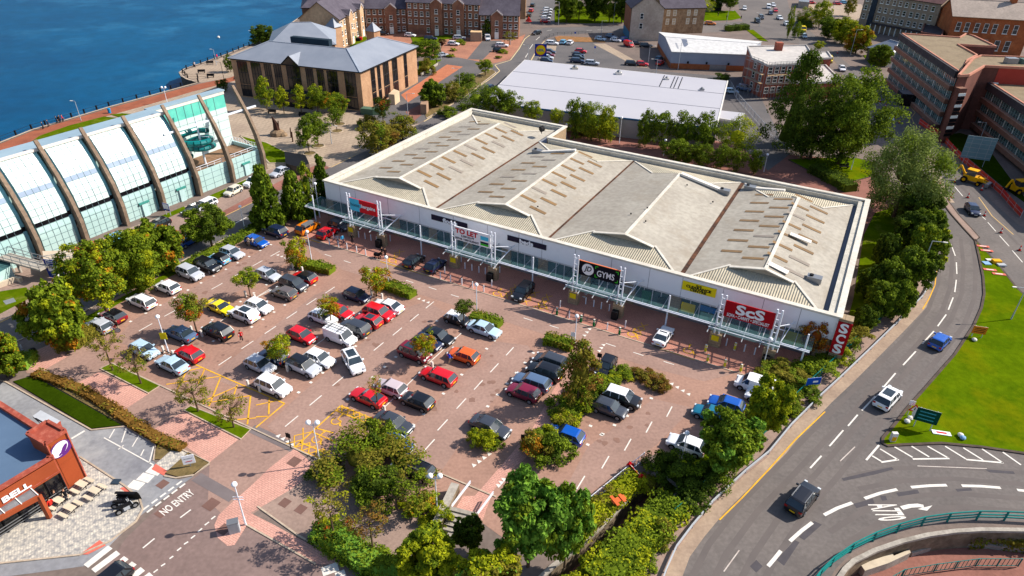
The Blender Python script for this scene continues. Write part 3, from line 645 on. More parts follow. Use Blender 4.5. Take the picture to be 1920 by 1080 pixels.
for x, y in ((48.4,12),(51.2,10.4),(50.0,14.5),(52.4,27),(35.1,8),(57.3,24.9)): q.ball((x, y, ZE + .2 * abs(1) + (ZR - ZE) * (1 - abs(x - 50.2) / 9.6) if x > 40 else 6.9),.14, m_dark, 6,4)
q.build("roof_vent", retail)
b = MB(); b.box(.4, LX - .4,.55,.75,0,3.1, m_dark)
b.build("shop_backing", retail)
b = MB()
piers = [0.6,8.5,14.2,21.3,27.6,34.2,40.2,46.8,53.3,59.5,66.0,72.4,77.6]
for x in piers: b = MB(); b.box(x - .75, x + .75,-.05,.3,0,3.095, m_stone); b.build("stone_pier", retail)
b = MB()
for a, c in zip(piers[:-1], piers[1:]):
 b.box(a + .75, c - .75,.12,.2,.35,3.09, m_shop); b.box(a + .75, c - .75,.05,.2,0,.35, m_metal)
 n = max(1, int((c - a) / 2))
 for k in range(1, n + 1): x = a + .75 + (c - a - 1.5) * k / (n + 1); b.box(x - .05, x + .05,.04,.12,.35,3.09, m_steel)
b.build("shop_window", retail)
q = MB()
for x0, x1, z0, z1, m in [(60.4,62.2,1.2,2.6, M("poster_yellow", (240,215,30))),(62.8,64.9,2.1,2.9, M("poster_blue", (30,110,190))),(63.0,64.9,.8,1.9, M("poster_pale", (140,190,180))),(66.9,68.8,2.2,2.9, M("poster_blue", (30,110,190))),
                          (55.0,56.3,1.2,2.7, M("poster_green", (30,110,70))),(57.2,58.3,.8,2.4, m_dark),(44.7,45.9,.9,2.4, M("poster_green", (30,110,70))),(73.3,76.6,.9,2.7, M("poster_olive", (160,160,30))),(71.2,72,2.0,2.8, M("poster_red", (170,30,40)))]:
 q.box(x0, x1,-.02,.03, z0, z1, m)
q.build("window_poster", retail)
b = MB(); yc = -3.65
b.bar((-1.2, yc, 3.05),(76.6, yc, 3.05),.12,.14, m_steel); b.bar((-1.2, yc - .18,2.98),(76.6, yc - .18,2.98),.08,.1, m_steel)
for k in range(20):
 x = -1.2 + k * 4.0; b.bar((x, yc, 3.08),(x, -.02,3.25),.06,.07, m_galv)
b.build("canopy_frame", retail)
b = MB()
for k in range(39):
 x = -1.15 + k * 2.0; b.face([(x, yc, 3.16),(x + 1.9, yc, 3.16),(x + 1.9,-.03,3.34),(x, -.03,3.34)], m_canopy)
b.build("canopy_glass", retail)
for x in (.2,21.3,40.2,59.5,76.0):
 q = MB(); q.cyl((x, -3.2,0),(x, -3.2,5.0),.11,.1,8, m_steel); q.build("canopy_post", retail)
portals = [(8.4,14.3),(27.6,34.2),(46.8,53.2),(66.0,72.4)]
for x0, x1 in portals:
 for x in (x0, x1):
  q = MB()
  for dx in (-.28,.28): q.cyl((x + dx, yc - .15,1.9),(x + dx, yc - .15,7.5),.11,.11,8, m_steel)
  for z in (3.4,4.3,5.2,6.1,7.0): q.bar((x - .28, yc - .15, z),(x + .28, yc - .15, z),.08,.08, m_steel)
  q.build("mast_pair", retail); q = MB(); q.box(x - .7, x + .7, yc - .45, yc + .35,0,1.95, m_stone); q.build("mast_plinth", retail)
 q = MB()
 for k in range(5):
  x = x0 - .9 + k * (x1 - x0 + 1.8) / 4; q.bar((x, yc - 1.7,2.75),(x, -.05,3.7),.09,.12, m_galv)
 for y_, z_ in ((yc - .9,3.05),(-1.4,3.45)): q.bar((x0 - 1, y_, z_),(x1 + 1, y_, z_),.08,.1, m_steel)
 q.bar((x1 + .9, yc, 3.15),(x1 + 1.6,-.3,4.4),.07,.07, m_steel); q.bar((x1 + .3, yc - .1,5.3),(x1 + 1.9,-.2,4.2),.07,.07, m_steel)
 q.build("bracket_frame", retail)
 q = MB(); q.face([(x0 - .9, yc - 1.3,2.98),(x1 + .9, yc - 1.3,2.98),(x1 + .9, yc + .05,3.22),(x0 - .9, yc + .05,3.22)], m_canopy); q.build("bracket_glass", retail)
 q = MB()
 q.box(x1 - .55, x1 + .35 - .1, yc - 1.2, yc - .48,0,1.25, m_dark); q.build("litter_bin", retail)
 q = MB(); q.box(x0 - .45, x0 + .45, yc - .52, yc - .46,1.0,1.75, M("poster_yellow", (240,215,30))); q.build("notice", retail)
MR = Matrix.Translation(O) @ Matrix.Rotation(YAW, 4, 'Z')
def board(name, x0, x1, z0, z1, y, m, label=None, th=.14):
 q = MB(); q.box(x0, x1, y, y + th, z0, z1, m); return q.build(name, retail, label=label)
def lt(body, xc, zc, size, m, y, width=None, bold=0.02, par=None, shear=0, font_sy=1):
 return text("lettering", body, m, size, frame_matrix((xc, y, zc),(1,0,0),(0,0,1)), retail if par is None else par, width=width, bold=bold, shear=shear)
m_sgred = M("sign_red", (200,20,36), var=.03, rough=.4); m_sgblue = M("sign_sky_blue", (70,190,225), var=.03, rough=.4); m_sgnavy = M("sign_navy", (34,30,52), var=.03, rough=.5)
m_sgwhite = M("sign_white", (238,238,242), var=.02); m_sgyel = M("sign_yellow", (240,216,24), var=.03); m_sgdk = M("sign_deep_red", (168,14,26), var=.03); m_sgblk = M("sign_black", (18,18,30), var=.03); m_sggreen = M("sign_green", (60,190,40), var=.02)
m_sgpurple = M("sign_purple", (92,40,120), var=.03)
ys_ = yc - .42
s1 = board("shop_sign", 8.85,14.0,4.95,7.0, ys_, m_sgred, "blue and red shop sign reading home bargains")
q = MB(); q.box(8.86,10.7, ys_ - .02, ys_, 4.96,6.99, m_sgblue); q.cyl((10.7, ys_ - .022,5.98),(10.7, ys_ - .001,5.98),.38,.38,16, m_sgblue); q.build("sign_panel", s1)
lt("home", 9.9,6.0,.82, m_sgnavy, ys_ - .04,1.7,.0, s1); lt("bargains", 12.45,6.0,.8, m_sgwhite, ys_ - .04,2.7,.02, s1)
s2 = board("letting_board", 27.95,33.9,4.95,7.05, ys_, m_sgwhite, "white TO LET board with red letters")
lt("TO LET", 30.0,6.45,1.0, m_sgred, ys_ - .03,3.7,.04, s2,0,1.15); lt("3,250 SQ FT", 30.2,5.75,.42, m_sgnavy, ys_ - .03,2.2,.01, s2); lt("RETAIL / RESTAURANT", 30.1,5.28,.42, m_sgnavy, ys_ - .03,3.9,.01, s2)
q = MB(); q.box(32.3,33.6, ys_ - .02, ys_, 6.0,6.6, m_sgblue); q.box(32.3,33.6, ys_ - .02, ys_, 5.45,5.75, m_sgnavy); q.box(32.3,33.6, ys_ - .02, ys_, 5.15,5.43, m_sggreen); q.build("agent_logo", s2)
s3 = board("shop_sign", 47.3,53.0,4.95,7.0, ys_, m_sgblk, "black shop sign reading JD GYMS with white disc")
q = MB(); q.cyl((48.6, ys_ - .03,5.98),(48.6, ys_ - .001,5.98),.82,.82,28, m_sgwhite); q.build("logo_disc", s3)
lt("JD", 48.6,5.98,1.0, m_sgblk, ys_ - .05,1.05,.02, s3,.25); lt("GYMS", 51.1,5.85,1.25, m_sgwhite, ys_ - .04,2.4,.015, s3)
q = MB()
for x, z, sx, sz in ((49.65,6.75,1,-1),(49.65,5.2,1,1),(52.75,6.75,-1,-1),(52.75,5.2,-1,1)):
 q.box(min(x, x + sx * .35), max(x, x + sx * .35), ys_ - .02, ys_, z - .05, z + .05, m_sggreen); q.box(x - .05, x + .05, ys_ - .021, ys_, min(z, z + sz * .35), max(z, z + sz * .35), m_sggreen)
q.build("corner_mark", s3)
q = MB(); q.box(47.3,53, ys_, ys_ + .14,7.0,7.06, M("sign_edge_orange", (240,130,80))); q.build("sign_edge", s3)
s4 = board("shop_sign", 66.35,72.05,4.8,7.0, ys_, m_sgdk, "red shop sign reading ScS Sofa Carpet Specialist")
lt("ScS", 69.3,6.2,1.75, m_sgwhite, ys_ - .04,3.3,.06, s4); lt("SOFA \u2022 CARPET \u2022 SPECIALIST", 69.2,5.2,.6, m_sgwhite, ys_ - .04,4.9,.01, s4)
f1 = board("fascia_sign", 21.2,27.6,4.7,5.55,-.12, m_sgnavy, "navy fascia sign reading floors", .1); lt("floors", 24.6,5.1,.95, m_sgwhite, -.16,2.6,.045, f1)
f2 = board("fascia_sign", 34.4,40.6,4.7,5.5,-.12, m_sgnavy, "navy fascia sign reading beds", .1); lt("beds", 37.5,5.1,.95, m_sgwhite, -.16,2.2,.045, f2)
f3 = board("fascia_sign", 60.1,64.4,4.5,5.75,-.12, m_sgyel, "yellow fascia sign reading ScS clearance centre", .1); lt("ScS", 62.2,5.52,.4, m_sgblk, -.15,.7,.01, f3); lt("CLEARANCE", 62.2,5.18,.48, m_sgblk, -.15,3.2,.02, f3); lt("CENTRE", 62.2,4.78,.48, m_sgblk, -.15,2.1,.02, f3)
q = MB(); q.box(78.65,80.1,-.35,.9,0,6.45, m_stone); q.build("corner_pylon", retail)
s5 = board("corner_sign", 78.6,80.15,1.7,6.1,-.5, m_sgdk, "upright red corner sign reading S C S down its face")
for ch, z in (("S", 5.35),("C", 3.9),("S", 2.45)): lt(ch, 79.37, z, 1.7, m_sgwhite, -.54,.95,.06, s5)
for o in [o for o in bpy.data.objects if o.parent == retail and o.name.startswith(("rooflight",))][1:]: pass
# ================================================================== TREES, HEDGES, SHRUBS
def leafmat(name, a, b_, tr=.3):
 return M(name, a, rough=.75, c2=b_, scale=.35, island=True, spec=.05, trans=tr, local=False, detail=3)
LM = {"green": leafmat("leaf_green", (140,158,40),(48,72,16)), "dark": leafmat("leaf_dark", (98,118,36),(30,48,14)),
      "yellow": leafmat("leaf_yellow_green", (188,188,36),(98,116,18)), "orange": leafmat("leaf_orange", (196,132,36),(126,90,20)),
      "olive": leafmat("leaf_olive", (158,146,56),(74,76,20)), "grey": leafmat("leaf_grey_green", (158,170,86),(70,90,40)),
      "bright": leafmat("leaf_bright_green", (142,182,66),(56,100,30)), "rust": leafmat("leaf_rust", (190,98,32),(104,54,20)), "conifer": leafmat("leaf_deep_green", (98,122,30),(26,44,10)),
      "brown": leafmat("leaf_brown_olive", (156,116,54),(88,66,26)), "purple": leafmat("leaf_purple", (92,44,40),(44,20,22))}
rng = np.random.default_rng(5)
def quads_mesh(name, cen, nor, size, mats, mi, extra=None, aspect=1.0):
 n = len(cen)
 a = rng.normal(size=(n, 3)); t = np.cross(nor, a); t /= np.linalg.norm(t, axis=1)[:, None] + 1e-9
 b = np.cross(nor, t); sz = (size * rng.uniform(.6,1.35, n))[:, None]
 t = t * sz; b = b * sz * aspect
 V = np.stack([cen - t - b * .5, cen + t * .2 - b, cen + t + b * .4, cen - t * .3 + b], 1).reshape(-1,3)
 nf = n; ev = []; ef = []; em = []
 me = bpy.data.meshes.new(name)
 if extra: ev, ef, em = extra.v, extra.f, [mats.index(extra.mats[k]) for k in extra.m]
 tot = len(V) + len(ev); me.vertices.add(tot)
 co = np.concatenate([V, np.array(ev).reshape(-1,3)]) if ev else V
 me.vertices.foreach_set("co", co.astype(np.float32).ravel())
 lens = [4] * nf + [len(f) for f in ef]; tl = sum(lens)
 idx = np.arange(nf * 4).tolist() + [i + len(V) for f in ef for i in f]
 me.loops.add(tl); me.loops.foreach_set("vertex_index", idx)
 st = np.concatenate([[0], np.cumsum(lens)[:-1]]).astype(np.int32)
 me.polygons.add(len(lens)); me.polygons.foreach_set("loop_start", st); me.polygons.foreach_set("loop_total", np.array(lens, np.int32))
 for m in mats: me.materials.append(m)
 me.polygons.foreach_set("material_index", np.array(list(mi) + em, np.int32))
 me.update(calc_edges=True); me.validate(); return me
def crown_pts(nl, kind, seed):
 r = np.random.default_rng(seed)
 cen, nor, cid = [], [], []
 if kind == "conifer":
  K = 110; zc = r.uniform(0.02,.97, K) ** 1.1; rad = (1 - zc) ** .75 * .9 + .06
  ang = r.uniform(0,2 * np.pi, K); rr = rad * r.uniform(.55,1.0, K)
  cc = np.stack([rr * np.cos(ang), rr * np.sin(ang), zc * 2 - 1], 1); cr = r.uniform(.14,.24, K)
 elif kind == "column":
  K = 60; zc = r.uniform(0,1, K); rad = np.sin(np.clip(zc * .9 + .12,0,1) * np.pi) ** .6
  ang = r.uniform(0,2 * np.pi, K); rr = rad * r.uniform(.4,.95, K) * .9
  cc = np.stack([rr * np.cos(ang), rr * np.sin(ang), zc * 2 - 1], 1); cr = r.uniform(.16,.3, K)
 else:
  K = {"round": 70, "sparse": 46, "big": 150, "shrub": 34, "willow": 120}[kind]
  d = r.normal(size=(K, 3)); d /= np.linalg.norm(d, axis=1)[:, None]
  if kind == "shrub": d[:, 2] = np.abs(d[:, 2]) * 1.6 - .6
  rr = r.uniform(.45,.92, K) ** (.6)
  rr = rr * (1 + .16 * np.sin(3 * np.arctan2(d[:, 1], d[:, 0]) + seed) + .1 * np.sin(5 * d[:, 2] + seed * 2))
  cc = d * rr[:, None]; cr = r.uniform(.13,.27, K) * (1.35 if kind in ("round", "shrub") else 1.0)
 per = r.multinomial(nl, cr ** 2 / (cr ** 2).sum())
 for k in range(K):
  m = per[k]; d = r.normal(size=(m, 3)); d /= np.linalg.norm(d, axis=1)[:, None] + 1e-9
  d[:, 2] = np.where(r.uniform(size=m) < .6, np.abs(d[:, 2]), d[:, 2])
  q = cc[k] + d * cr[k] * (r.uniform(.12,1.0, m) ** .5)[:, None] * np.array([1,1,.8])
  if kind == "willow":
   q[:, 2] -= r.uniform(0,.25, m)
  cen.append(q); nor.append(d * .7 + r.normal(size=(m, 3)) * .5 + np.array([0,0,.35])); cid += [k] * m
 cen = np.concatenate(cen); nor = np.concatenate(nor); nor /= np.linalg.norm(nor, axis=1)[:, None]
 return cen, nor, np.array(cid), cc
CR = {}
def crown_mesh(kind, pal, size_m, seed):
 """pal = list of (leaf name, weight); size_m = nominal crown diameter"""
 key = (kind, tuple(pal), size_m, seed)
 if key in CR: return CR[key]
 nl = {"round": 7000, "sparse": 2800, "big": 24000, "shrub": 6800, "conifer": 12000, "column": 5000, "willow": 30000}[kind]
 if size_m <= 3.5: nl = int(nl * .45)
 elif size_m <= 5.5: nl = int(nl * .75)
 cen, nor, cid, cc = crown_pts(nl, kind, seed)
 cen = cen * size_m / 2
 r = np.random.default_rng(seed + 99)
 K = len(cc); w_ = np.array([p[1] for p in pal], float); w_ /= w_.sum()
 cs = r.choice(len(pal), K, p=w_)
 mi = cs[cid]; fl = r.uniform(size=len(mi)) < .2; mi[fl] = r.choice(len(pal), fl.sum(), p=w_)
 core = MB(); mats = [LM[p[0]] for p in pal]
 if kind != "sparse":
  nb = 12; sd = mn.noise(Vector((seed * 3.1,0,0)))
  core_r = {"round": .36, "big": .4, "shrub": .42, "conifer": .34, "column": .34, "willow": .3}[kind] * size_m / 2
  if kind == "conifer": core.cyl((0,0,-size_m * .46),(0,0, size_m * .32), core_r, .05,8, mats[0])
  elif kind == "column": core.ball((0,0,0), core_r, mats[0], 8,6,1.5)
  else: core.ball((0,0,0), core_r, mats[0], 10,7,.85)
 leaf = {"round": .14, "sparse": .12, "big": .17, "shrub": .135, "conifer": .17, "column": .14, "willow": .17}[kind]
 if size_m <= 3.5: leaf *= .75
 CR[key] = quads_mesh("crown", cen, nor, leaf, mats, mi, core if core.f else None, .62 if kind != "willow" else .4)
 return CR[key]
TRK = {}
def trunk_mesh(h, r0, seed, crown_r, ch, bare=False):
 q = MB(); rr = random.Random(seed)
 top = Vector((rr.uniform(-.1,.1), rr.uniform(-.1,.1), h + ch * .45)); mid = Vector((0,0, h))
 q.cyl((0,0,-.1), mid, r0, r0 * .7,7, m_trunk); q.cyl(mid, top, r0 * .7, r0 * .25,6, m_trunk)
 n = 14 if bare else 6
 for k in range(n):
  a = rr.uniform(0,6.28); s_ = rr.uniform(.1,.9); st = mid.lerp(top, s_ * .8)
  e = st + Vector((math.cos(a), math.sin(a), rr.uniform(.35,.95))) * crown_r * rr.uniform(.5,.85)
  q.cyl(st, e, r0 * .35, r0 * .1,5, m_trunk)
  if bare:
   for j in range(4):
    f = st.lerp(e, rr.uniform(.4,.9)); e2 = f + Vector((math.cos(a + rr.uniform(-1,1)), math.sin(a + rr.uniform(-1,1)), rr.uniform(.3,1))) * crown_r * .4
    q.cyl(f, e2, r0 * .13, r0 * .05,4, m_trunk)
 return q.mesh("trunk")
SEEDN = [0]
def tree(bx, by, ty, wpx, cb, kind, pal, label, cat="tree", group=None, name=None, size=None, seed=None, z=0.0, cx=None):
 """base pixel, crown top pixel, crown width in pixels, crown bottom pixel"""
 SEEDN[0] += 1; sd = seed if seed is not None else SEEDN[0] % 4
 p = P(bx, by, z)
 def H_(y):
  lo, hi = -1.0,45.0
  for _ in range(26):
   m = (lo + hi) / 2
   if pix(Vector((p.x, p.y, z + m)))[1] > y: lo = m
   else: hi = m
  return lo
 wd = wpx * depth(p) / FOC; tn = (CAM_H - z) / math.hypot(p.x, p.y)
 if kind == "shrub":
  p = P(bx, by - wpx * .22, z); wd = wpx * depth(p) / FOC; ap = max(H_(ty),.4)
  ch = math.sqrt(max(ap * ap - (wd * .5 * tn) ** 2,(wd * .36) ** 2)); zc = 0
 else:
  zt_ = H_(ty); zb_ = max(.0, H_(cb)); ap = zt_ - zb_; zc = (zt_ + zb_) / 2; tn = (CAM_H - z - zc) / math.hypot(p.x, p.y)
  wd = wpx * depth(Vector((p.x, p.y, zc))) / FOC
  ch = min(math.sqrt(max(ap * ap - (wd * tn) ** 2,(wd * .72) ** 2)), max(ap, wd * .6))
  if kind in ("conifer", "column"): ch = max(ch, ap * .86)
  zc = max(zc, ch * .5 + .3)
 nm = name or {"conifer": "conifer_tree", "shrub": "shrub", "willow": "willow_tree"}.get(kind, "broadleaf_tree")
 t = thing(nm, label, cat, p, random.uniform(0,6.28) if not pal or len(pal) < 9 else 0, group)
 ns = size or (3.5 if wd < 4 else 5.5 if wd < 7 else 9.0 if wd < 11 else 13.0)
 cm = crown_mesh(kind, tuple(pal), ns, sd)
 off = (0,0)
 if kind == "shrub": zc = ch * .42; chs = ch * 1.15
 else: chs = ch
 kx = {"conifer": 1.15, "column": 1.1, "shrub": 1.1, "big": .93}.get(kind, 1.0)
 new("crown", cm, t, (off[0], off[1], max(zc, .3)),0, scale=(wd / ns * kx, wd / ns * kx, chs / ns * 1.08))
 if kind != "shrub":
  k2 = (round(max(zc - ch * .35,.5),1), ns, sd, kind == "sparse")
  if k2 not in TRK: TRK[k2] = trunk_mesh(max(zc - ch * .35,.5), max(.09, wd * .028), sd, wd * .5, ch, kind == "sparse")
  new("trunk", TRK[k2], t)
 else:
  if ("st", sd) not in TRK:
   q = MB()
   for k in range(5): a = k * 1.3; q.cyl((0,0,-.05),(math.cos(a) * .5, math.sin(a) * .5,.8),.05,.02,5, m_trunk)
   TRK[("st", sd)] = q.mesh("stem")
  new("stem", TRK[("st", sd)], t)
 return t
GR = (("green", 5),("dark", 2)); GY = (("green", 4),("yellow", 2)); YE = (("yellow", 4),("green", 2)); OR_ = (("yellow", 3),("orange", 3),("green", 2)); DK = (("dark", 4),("green", 1))
AU = (("green", 8),("orange", 1),("yellow", 1)); OL = (("olive", 4),("green", 1)); CN = (("conifer", 4),("green", 1)); BRT = (("bright", 4),("green", 1)); WI = (("grey", 4),("green", 1)); RU = (("rust", 3),("orange", 2),("olive", 1)); OB = (("olive", 3),("brown", 2))
ST = "trees along the street beside the leisure building"
tree(128,652,530,106,648, "big", AU, "large maple turning orange at the top, between the car park and the street lawn", group=ST)
tree(203,592,458,118,566, "big", (("green", 6),("yellow", 3),("orange", 1)), "wide yellow and orange street tree above the white estate car", group=ST)
tree(262,545,432,100,545, "big", GY, "green yellow street tree standing between two wider autumn crowns", group=ST)
tree(306,512,415,88,510, "big", AU, "green street tree with orange flecks beside the silver off-roader", group=ST)
tree(398,463,382,88,452, "big", (("green", 5),("dark", 3)), "round dark green street tree standing alone by the blue moving car", group=ST)
tree(15,706,622,78,700, "big", (("green", 6),("yellow", 1),("orange", 1)), "autumn green tree beside the litter bin at the end of the pink walk", group=ST)
tree(506,424,312,64,420, "conifer", (("green", 4),("conifer", 3)), "tall pointed green tree at the car park corner by the dark blue car", group=ST)
tree(557,412,326,56,410, "conifer", (("green", 4),("conifer", 3)), "pointed green tree just above the orange car with roof box", group=ST)
tree(581,392,311,34,390, "column", GY, "slim light green tree behind the pointed trees", group=ST)
tree(610,385,293,36,372, "conifer", CN, "dark slim tree against the left end of the retail building", group=ST)
CP = "small trees in the car park rows"
for a in [(559,506,446,44,496, "round", OR_, "small yellow and orange tree at the start of the clipped hedge by the leftmost lamp"),(470,557,505,45,540, "round", (("green", 3),("yellow", 2)), "small light green tree beside the silver hatchback and yellow coupe row"),
          (370,625,550,62,602, "round", (("green", 3),("olive", 2),("rust", 1)), "small green tree with rusty edges between the grey coupe and black off-roader"),(622,610,556,44,592, "round", OR_, "small orange tree over the bonnet of a white hatchback and a red car"),
          (529,690,629,50,672, "round", (("yellow", 3),("green", 2),("orange", 1)), "small yellow green tree over the dark car near the white off-roader"),(706,556,500,54,546, "round", OR_, "rounded orange tree at the end of the hedge beside the shopfront lamp"),
          (870,612,559,36,590, "round", DK, "small round dark green tree behind the white roofed black mini"),(799,683,625,46,664, "round", OR_, "small orange tree over the maroon people carrier"),
          (709,766,704,28,740, "sparse", (("yellow", 3),("orange", 2)), "very small thin yellow tree beside the red coupe")]:
 tree(*a, group=CP, name="ornamental_tree")
TL = "thin trees along the pink walk"
for a in [(212,695,620,62,676, "sparse", OL, "thin olive tree at the upper end of the first tree lawn"),(265,720,650,62,700, "sparse", OL, "thin olive tree at the lower end of the first tree lawn"),
          (372,772,704,72,760, "sparse", OL, "thin olive tree at the upper end of the second tree lawn"),(439,802,737,66,792, "sparse", OL, "thin olive tree at the lower end of the second tree lawn")]:
 t = tree(*a, group=TL, name="slender_tree"); 
tree(690,905,800,168,905, "shrub", (("olive", 3),("green", 3)), "broad rhododendron like bush behind the twin globe lamp by the yellow hatching", cat="bush")
tree(612,905,862,60,905, "shrub", DK, "dark low bush at the left foot of the broad bush", cat="bush")
tree(716,856,792,60,848, "shrub", GR, "rounded green bush hiding the bonnet of a blue car", cat="bush")
tree(716,950,872,96,945, "shrub", (("dark", 4),("green", 2)), "dark green bush in the shade below the broad bush", cat="bush")
tree(785,955,880,96,950, "sparse", (("green", 3),("olive", 2)), "loose leaved green tree beside the black estate car and twin lamp")
tree(792,972,928,70,972, "shrub", (("yellow", 4),("orange", 1),("green", 1)), "golden yellow shrub at the head of the steps", cat="bush")
tree(828,985,945,40,985, "shrub", YE, "small yellow green shrub touching the stair wall", cat="bush")
tree(628,1012,915,78,985, "sparse", (("olive", 2),("yellow", 1)), "thin nearly bare tree over the shaded paving", name="slender_tree")
tree(701,1040,948,80,1010, "sparse", (("olive", 1),("brown", 1)), "thin bare tree showing its branches above the round green hedge", name="slender_tree")
tree(806,1100,982,118,1090, "big", YE, "bright yellow green tree at the bottom edge below the steps")
tree(881,1042,966,60,1030, "big", DK, "dark green tree standing between the steps and two bright trees")
tree(922,1145,1030,124,1130, "big", (("yellow", 3),("olive", 2),("bright", 1)), "pale yellow green tree cut by the bottom edge")
tree(990,1062,878,142,1044, "big", BRT, "tall bright green tree beside the sunken path wall")
tree(1058,1062,905,86,1040, "big", BRT + (("green", 2),), "bright green tree joined to the right of the tallest foreground tree")
for i, (x, y, w_, l) in enumerate([(620,1010,60, "dark red leaved shrub at the left end of the lower hedge"),(640,1030,62, "bright green shrub second in the lower hedge"),(680,1056,70, "round green shrub behind the bare tree in the lower hedge"),(722,1072,72, "round green shrub at the right of the bare tree"),(760,1095,70, "green shrub at the bottom edge beside the yellow tree")]):
 tree(x, y + 8, y - 38, w_, y, "shrub", [(("rust", 1),("dark", 3)),(("bright", 2),("green", 3)), GR, GR, GR][i], l, cat="bush", group="rounded shrubs of the lower hedge")
tree(1082,762,640,78,752, "column", (("olive", 4),("brown", 2),("green", 1)), "tall olive brown conical tree on the car park island", name="cypress_tree")
I_ = "shrubs on the car park islands"
for x, y, t_, w_, pal, l in [(1060,790,752,70, GR, "green shrub at the foot of the conical tree, towards the footpath"),(1105,760,706,70, GR, "green shrub at the right foot of the conical tree"),(1080,772,736,60, GY, "light green shrub on the bank above the blue car"),(1142,722,700,46, GY, "small green shrub beside the black car pointing to the camera"),
                             (1165,712,684,42, GY, "bright yellow green shrub at the island tip facing the shops"),(1197,712,690,36, OB, "olive shrub at the left end of the small island"),(1222,724,700,44,(("brown", 3),("olive", 2)), "brown shrub in the middle of the small island"),(1240,736,708,34,(("brown", 3),("olive", 2)), "brown shrub at the right end of the small island"),
                             (1003,868,808,60,(("olive", 3),("orange", 1),("green", 2)), "orange tinged shrub beside the footpath post"),(1038,874,812,74, GR, "large round green shrub below the blue car"),(1020,850,800,60, GY, "light green shrub tucked behind the round ones"),(890,838,802,32, YE, "yellow shrub in front of the grey saloon"),(914,845,806,40, YE, "spiky yellow green shrub at the right of the grey saloon bed"),(932,842,824,24, GR, "low green shrub at the tip of the saloon bed"),
                             (1055,810,770,50,(("yellow", 2),("olive", 3)), "spiky olive shrub on the bank beside the footpath")]:
 tree(x, y, t_, w_, y, "shrub", pal, l, cat="bush", group=I_)
tree(1352,892,768,118,878, "big", (("green", 5),("bright", 2)), "large green tree over the white car at the right of the car park")
tree(1428,812,706,84,800, "big", YE, "yellow green tree hiding parked white cars by the green fence")
tree(1519,668,598,52,660, "round", RU, "small rust red tree in front of the corner pylon", name="rowan_tree")
RS = "bushes along the green fence"
for x, y, t_, w_, pal, l in [(1455,722,688,70, OL, "olive bush by the lamp at the end of the shopfront"),(1490,736,694,70, OL, "olive bush left of the clipped green bushes"),(1530,712,668,76, GY, "clipped bright green bush under the corner pylon"),(1510,752,712,60, GR, "clipped green bush beside the blue pedestrian sign"),(1472,768,728,60, OL, "olive bush below the larger olive bush"),
                             (1570,668,618,56, OL, "grey olive bush just right of the pylon"),(1600,650,606,60, OL, "olive bush against the fence beyond the pylon"),(1572,690,650,44, GY, "light green bush between pylon and fence"),(1420,800,768,60, YE, "yellow bush under the yellow tree"),(1460,790,752,54, YE, "yellow bush touching the fence near the yellow tree"),(1480,780,748,44, GR, "green bush at the fence by the pedestrian sign"),
                             (1238,902,846,60, DK, "dark bush at the end of the white railing"),(1280,915,850,78, DK, "dark green bush in front of the white car and lamp"),(1325,925,865,66, DK, "dark bush over the underpass mouth"),(1300,958,900,70, DK, "dark bush beside the green fence above the underpass"),(1345,892,840,50, GR, "green bush between the large tree and the fence"),(1395,842,800,50, GR, "green bush behind the fence below the yellow tree")]:
 tree(x, y, t_, w_, y, "shrub", pal, l, cat="bush", group=RS)
BK = "bushes on the bank of the sunken path"
for x, y, t_, w_, pal, l in [(1200,905,876,48,(("olive", 3),("yellow", 2)), "yellow bush beside the red roadworks barrier"),(1165,930,900,50, YE, "yellow bush halfway down the white railing"),(1130,960,928,56, YE, "yellow bush above the concrete wall"),(1100,990,955,60, YE, "yellow bush at the lower end of the white railing"),(1078,1020,980,50, YE, "golden bush next to the tall bright tree"),
                             (1262,962,922,46, BRT, "bright green bush beside the fence at the underpass"),(1230,1008,956,66,(("olive", 2),("green", 3)), "flowering grey green bush beside the footway"),(1190,1030,978,70, GY, "green bush on the right of the sunken path"),(1150,1060,1005,80, GY, "large green bush midway along the sunken path"),(1110,1090,1035,80, GY, "large green bush at the bottom right of the sunken path"),(1180,1085,1030,80, GY, "wide green bush beside the footway at the bottom edge"),(1080,1120,1062,80, GY, "green bush cut off by the bottom edge")]:
 rt_ = x > 1180 or y > 1030
 tree(x + (6 if rt_ else -8), y + (10 if rt_ else -6), t_ + (14 if rt_ else 2), w_ * (.88 if rt_ else .72), y, "shrub", pal, l, cat="bush", group=BK)
RB = "trees between the two retail roofs"
for x, y, t_, w_, pal, l in [(893,212,160,56, GR, "green tree at the left end of the row behind the retail roof"),(926,214,166,36, GR, "green tree second in the row behind the retail roof"),(952,214,172,40,(("green", 3),("dark", 2)), "darker green tree beside the lamp behind the retail roof"),(996,222,193,30, GY, "yellowish small tree at the grey store wall"),(1041,232,207,22, YE, "smallest yellow tree at the grey store wall"),
                             (1079,262,190,30, GR, "slim green tree at the roof corner"),(1108,262,193,52, GY, "broad yellow green tree next to the slim one at the roof corner"),(1135,264,204,30, YE, "yellow tree left of the white lamp post behind the roof"),(1209,272,211,32, GR, "slim tree right of the white lamp post behind the roof"),(1238,270,212,28, GR, "narrow tree of a close pair behind the roof"),(1275,275,211,36, GR, "tall green tree in the middle of the store wall"),
                             (1315,275,217,42, GR, "wide green tree in the middle of the store wall"),(1375,292,222,62, YE, "broad bright yellow green tree near the delivery bay")]:
 tree(x, 236 + (x - 893) * .125, t_ - 3, w_ * 1.2, y, "round", pal, l, group=RB)
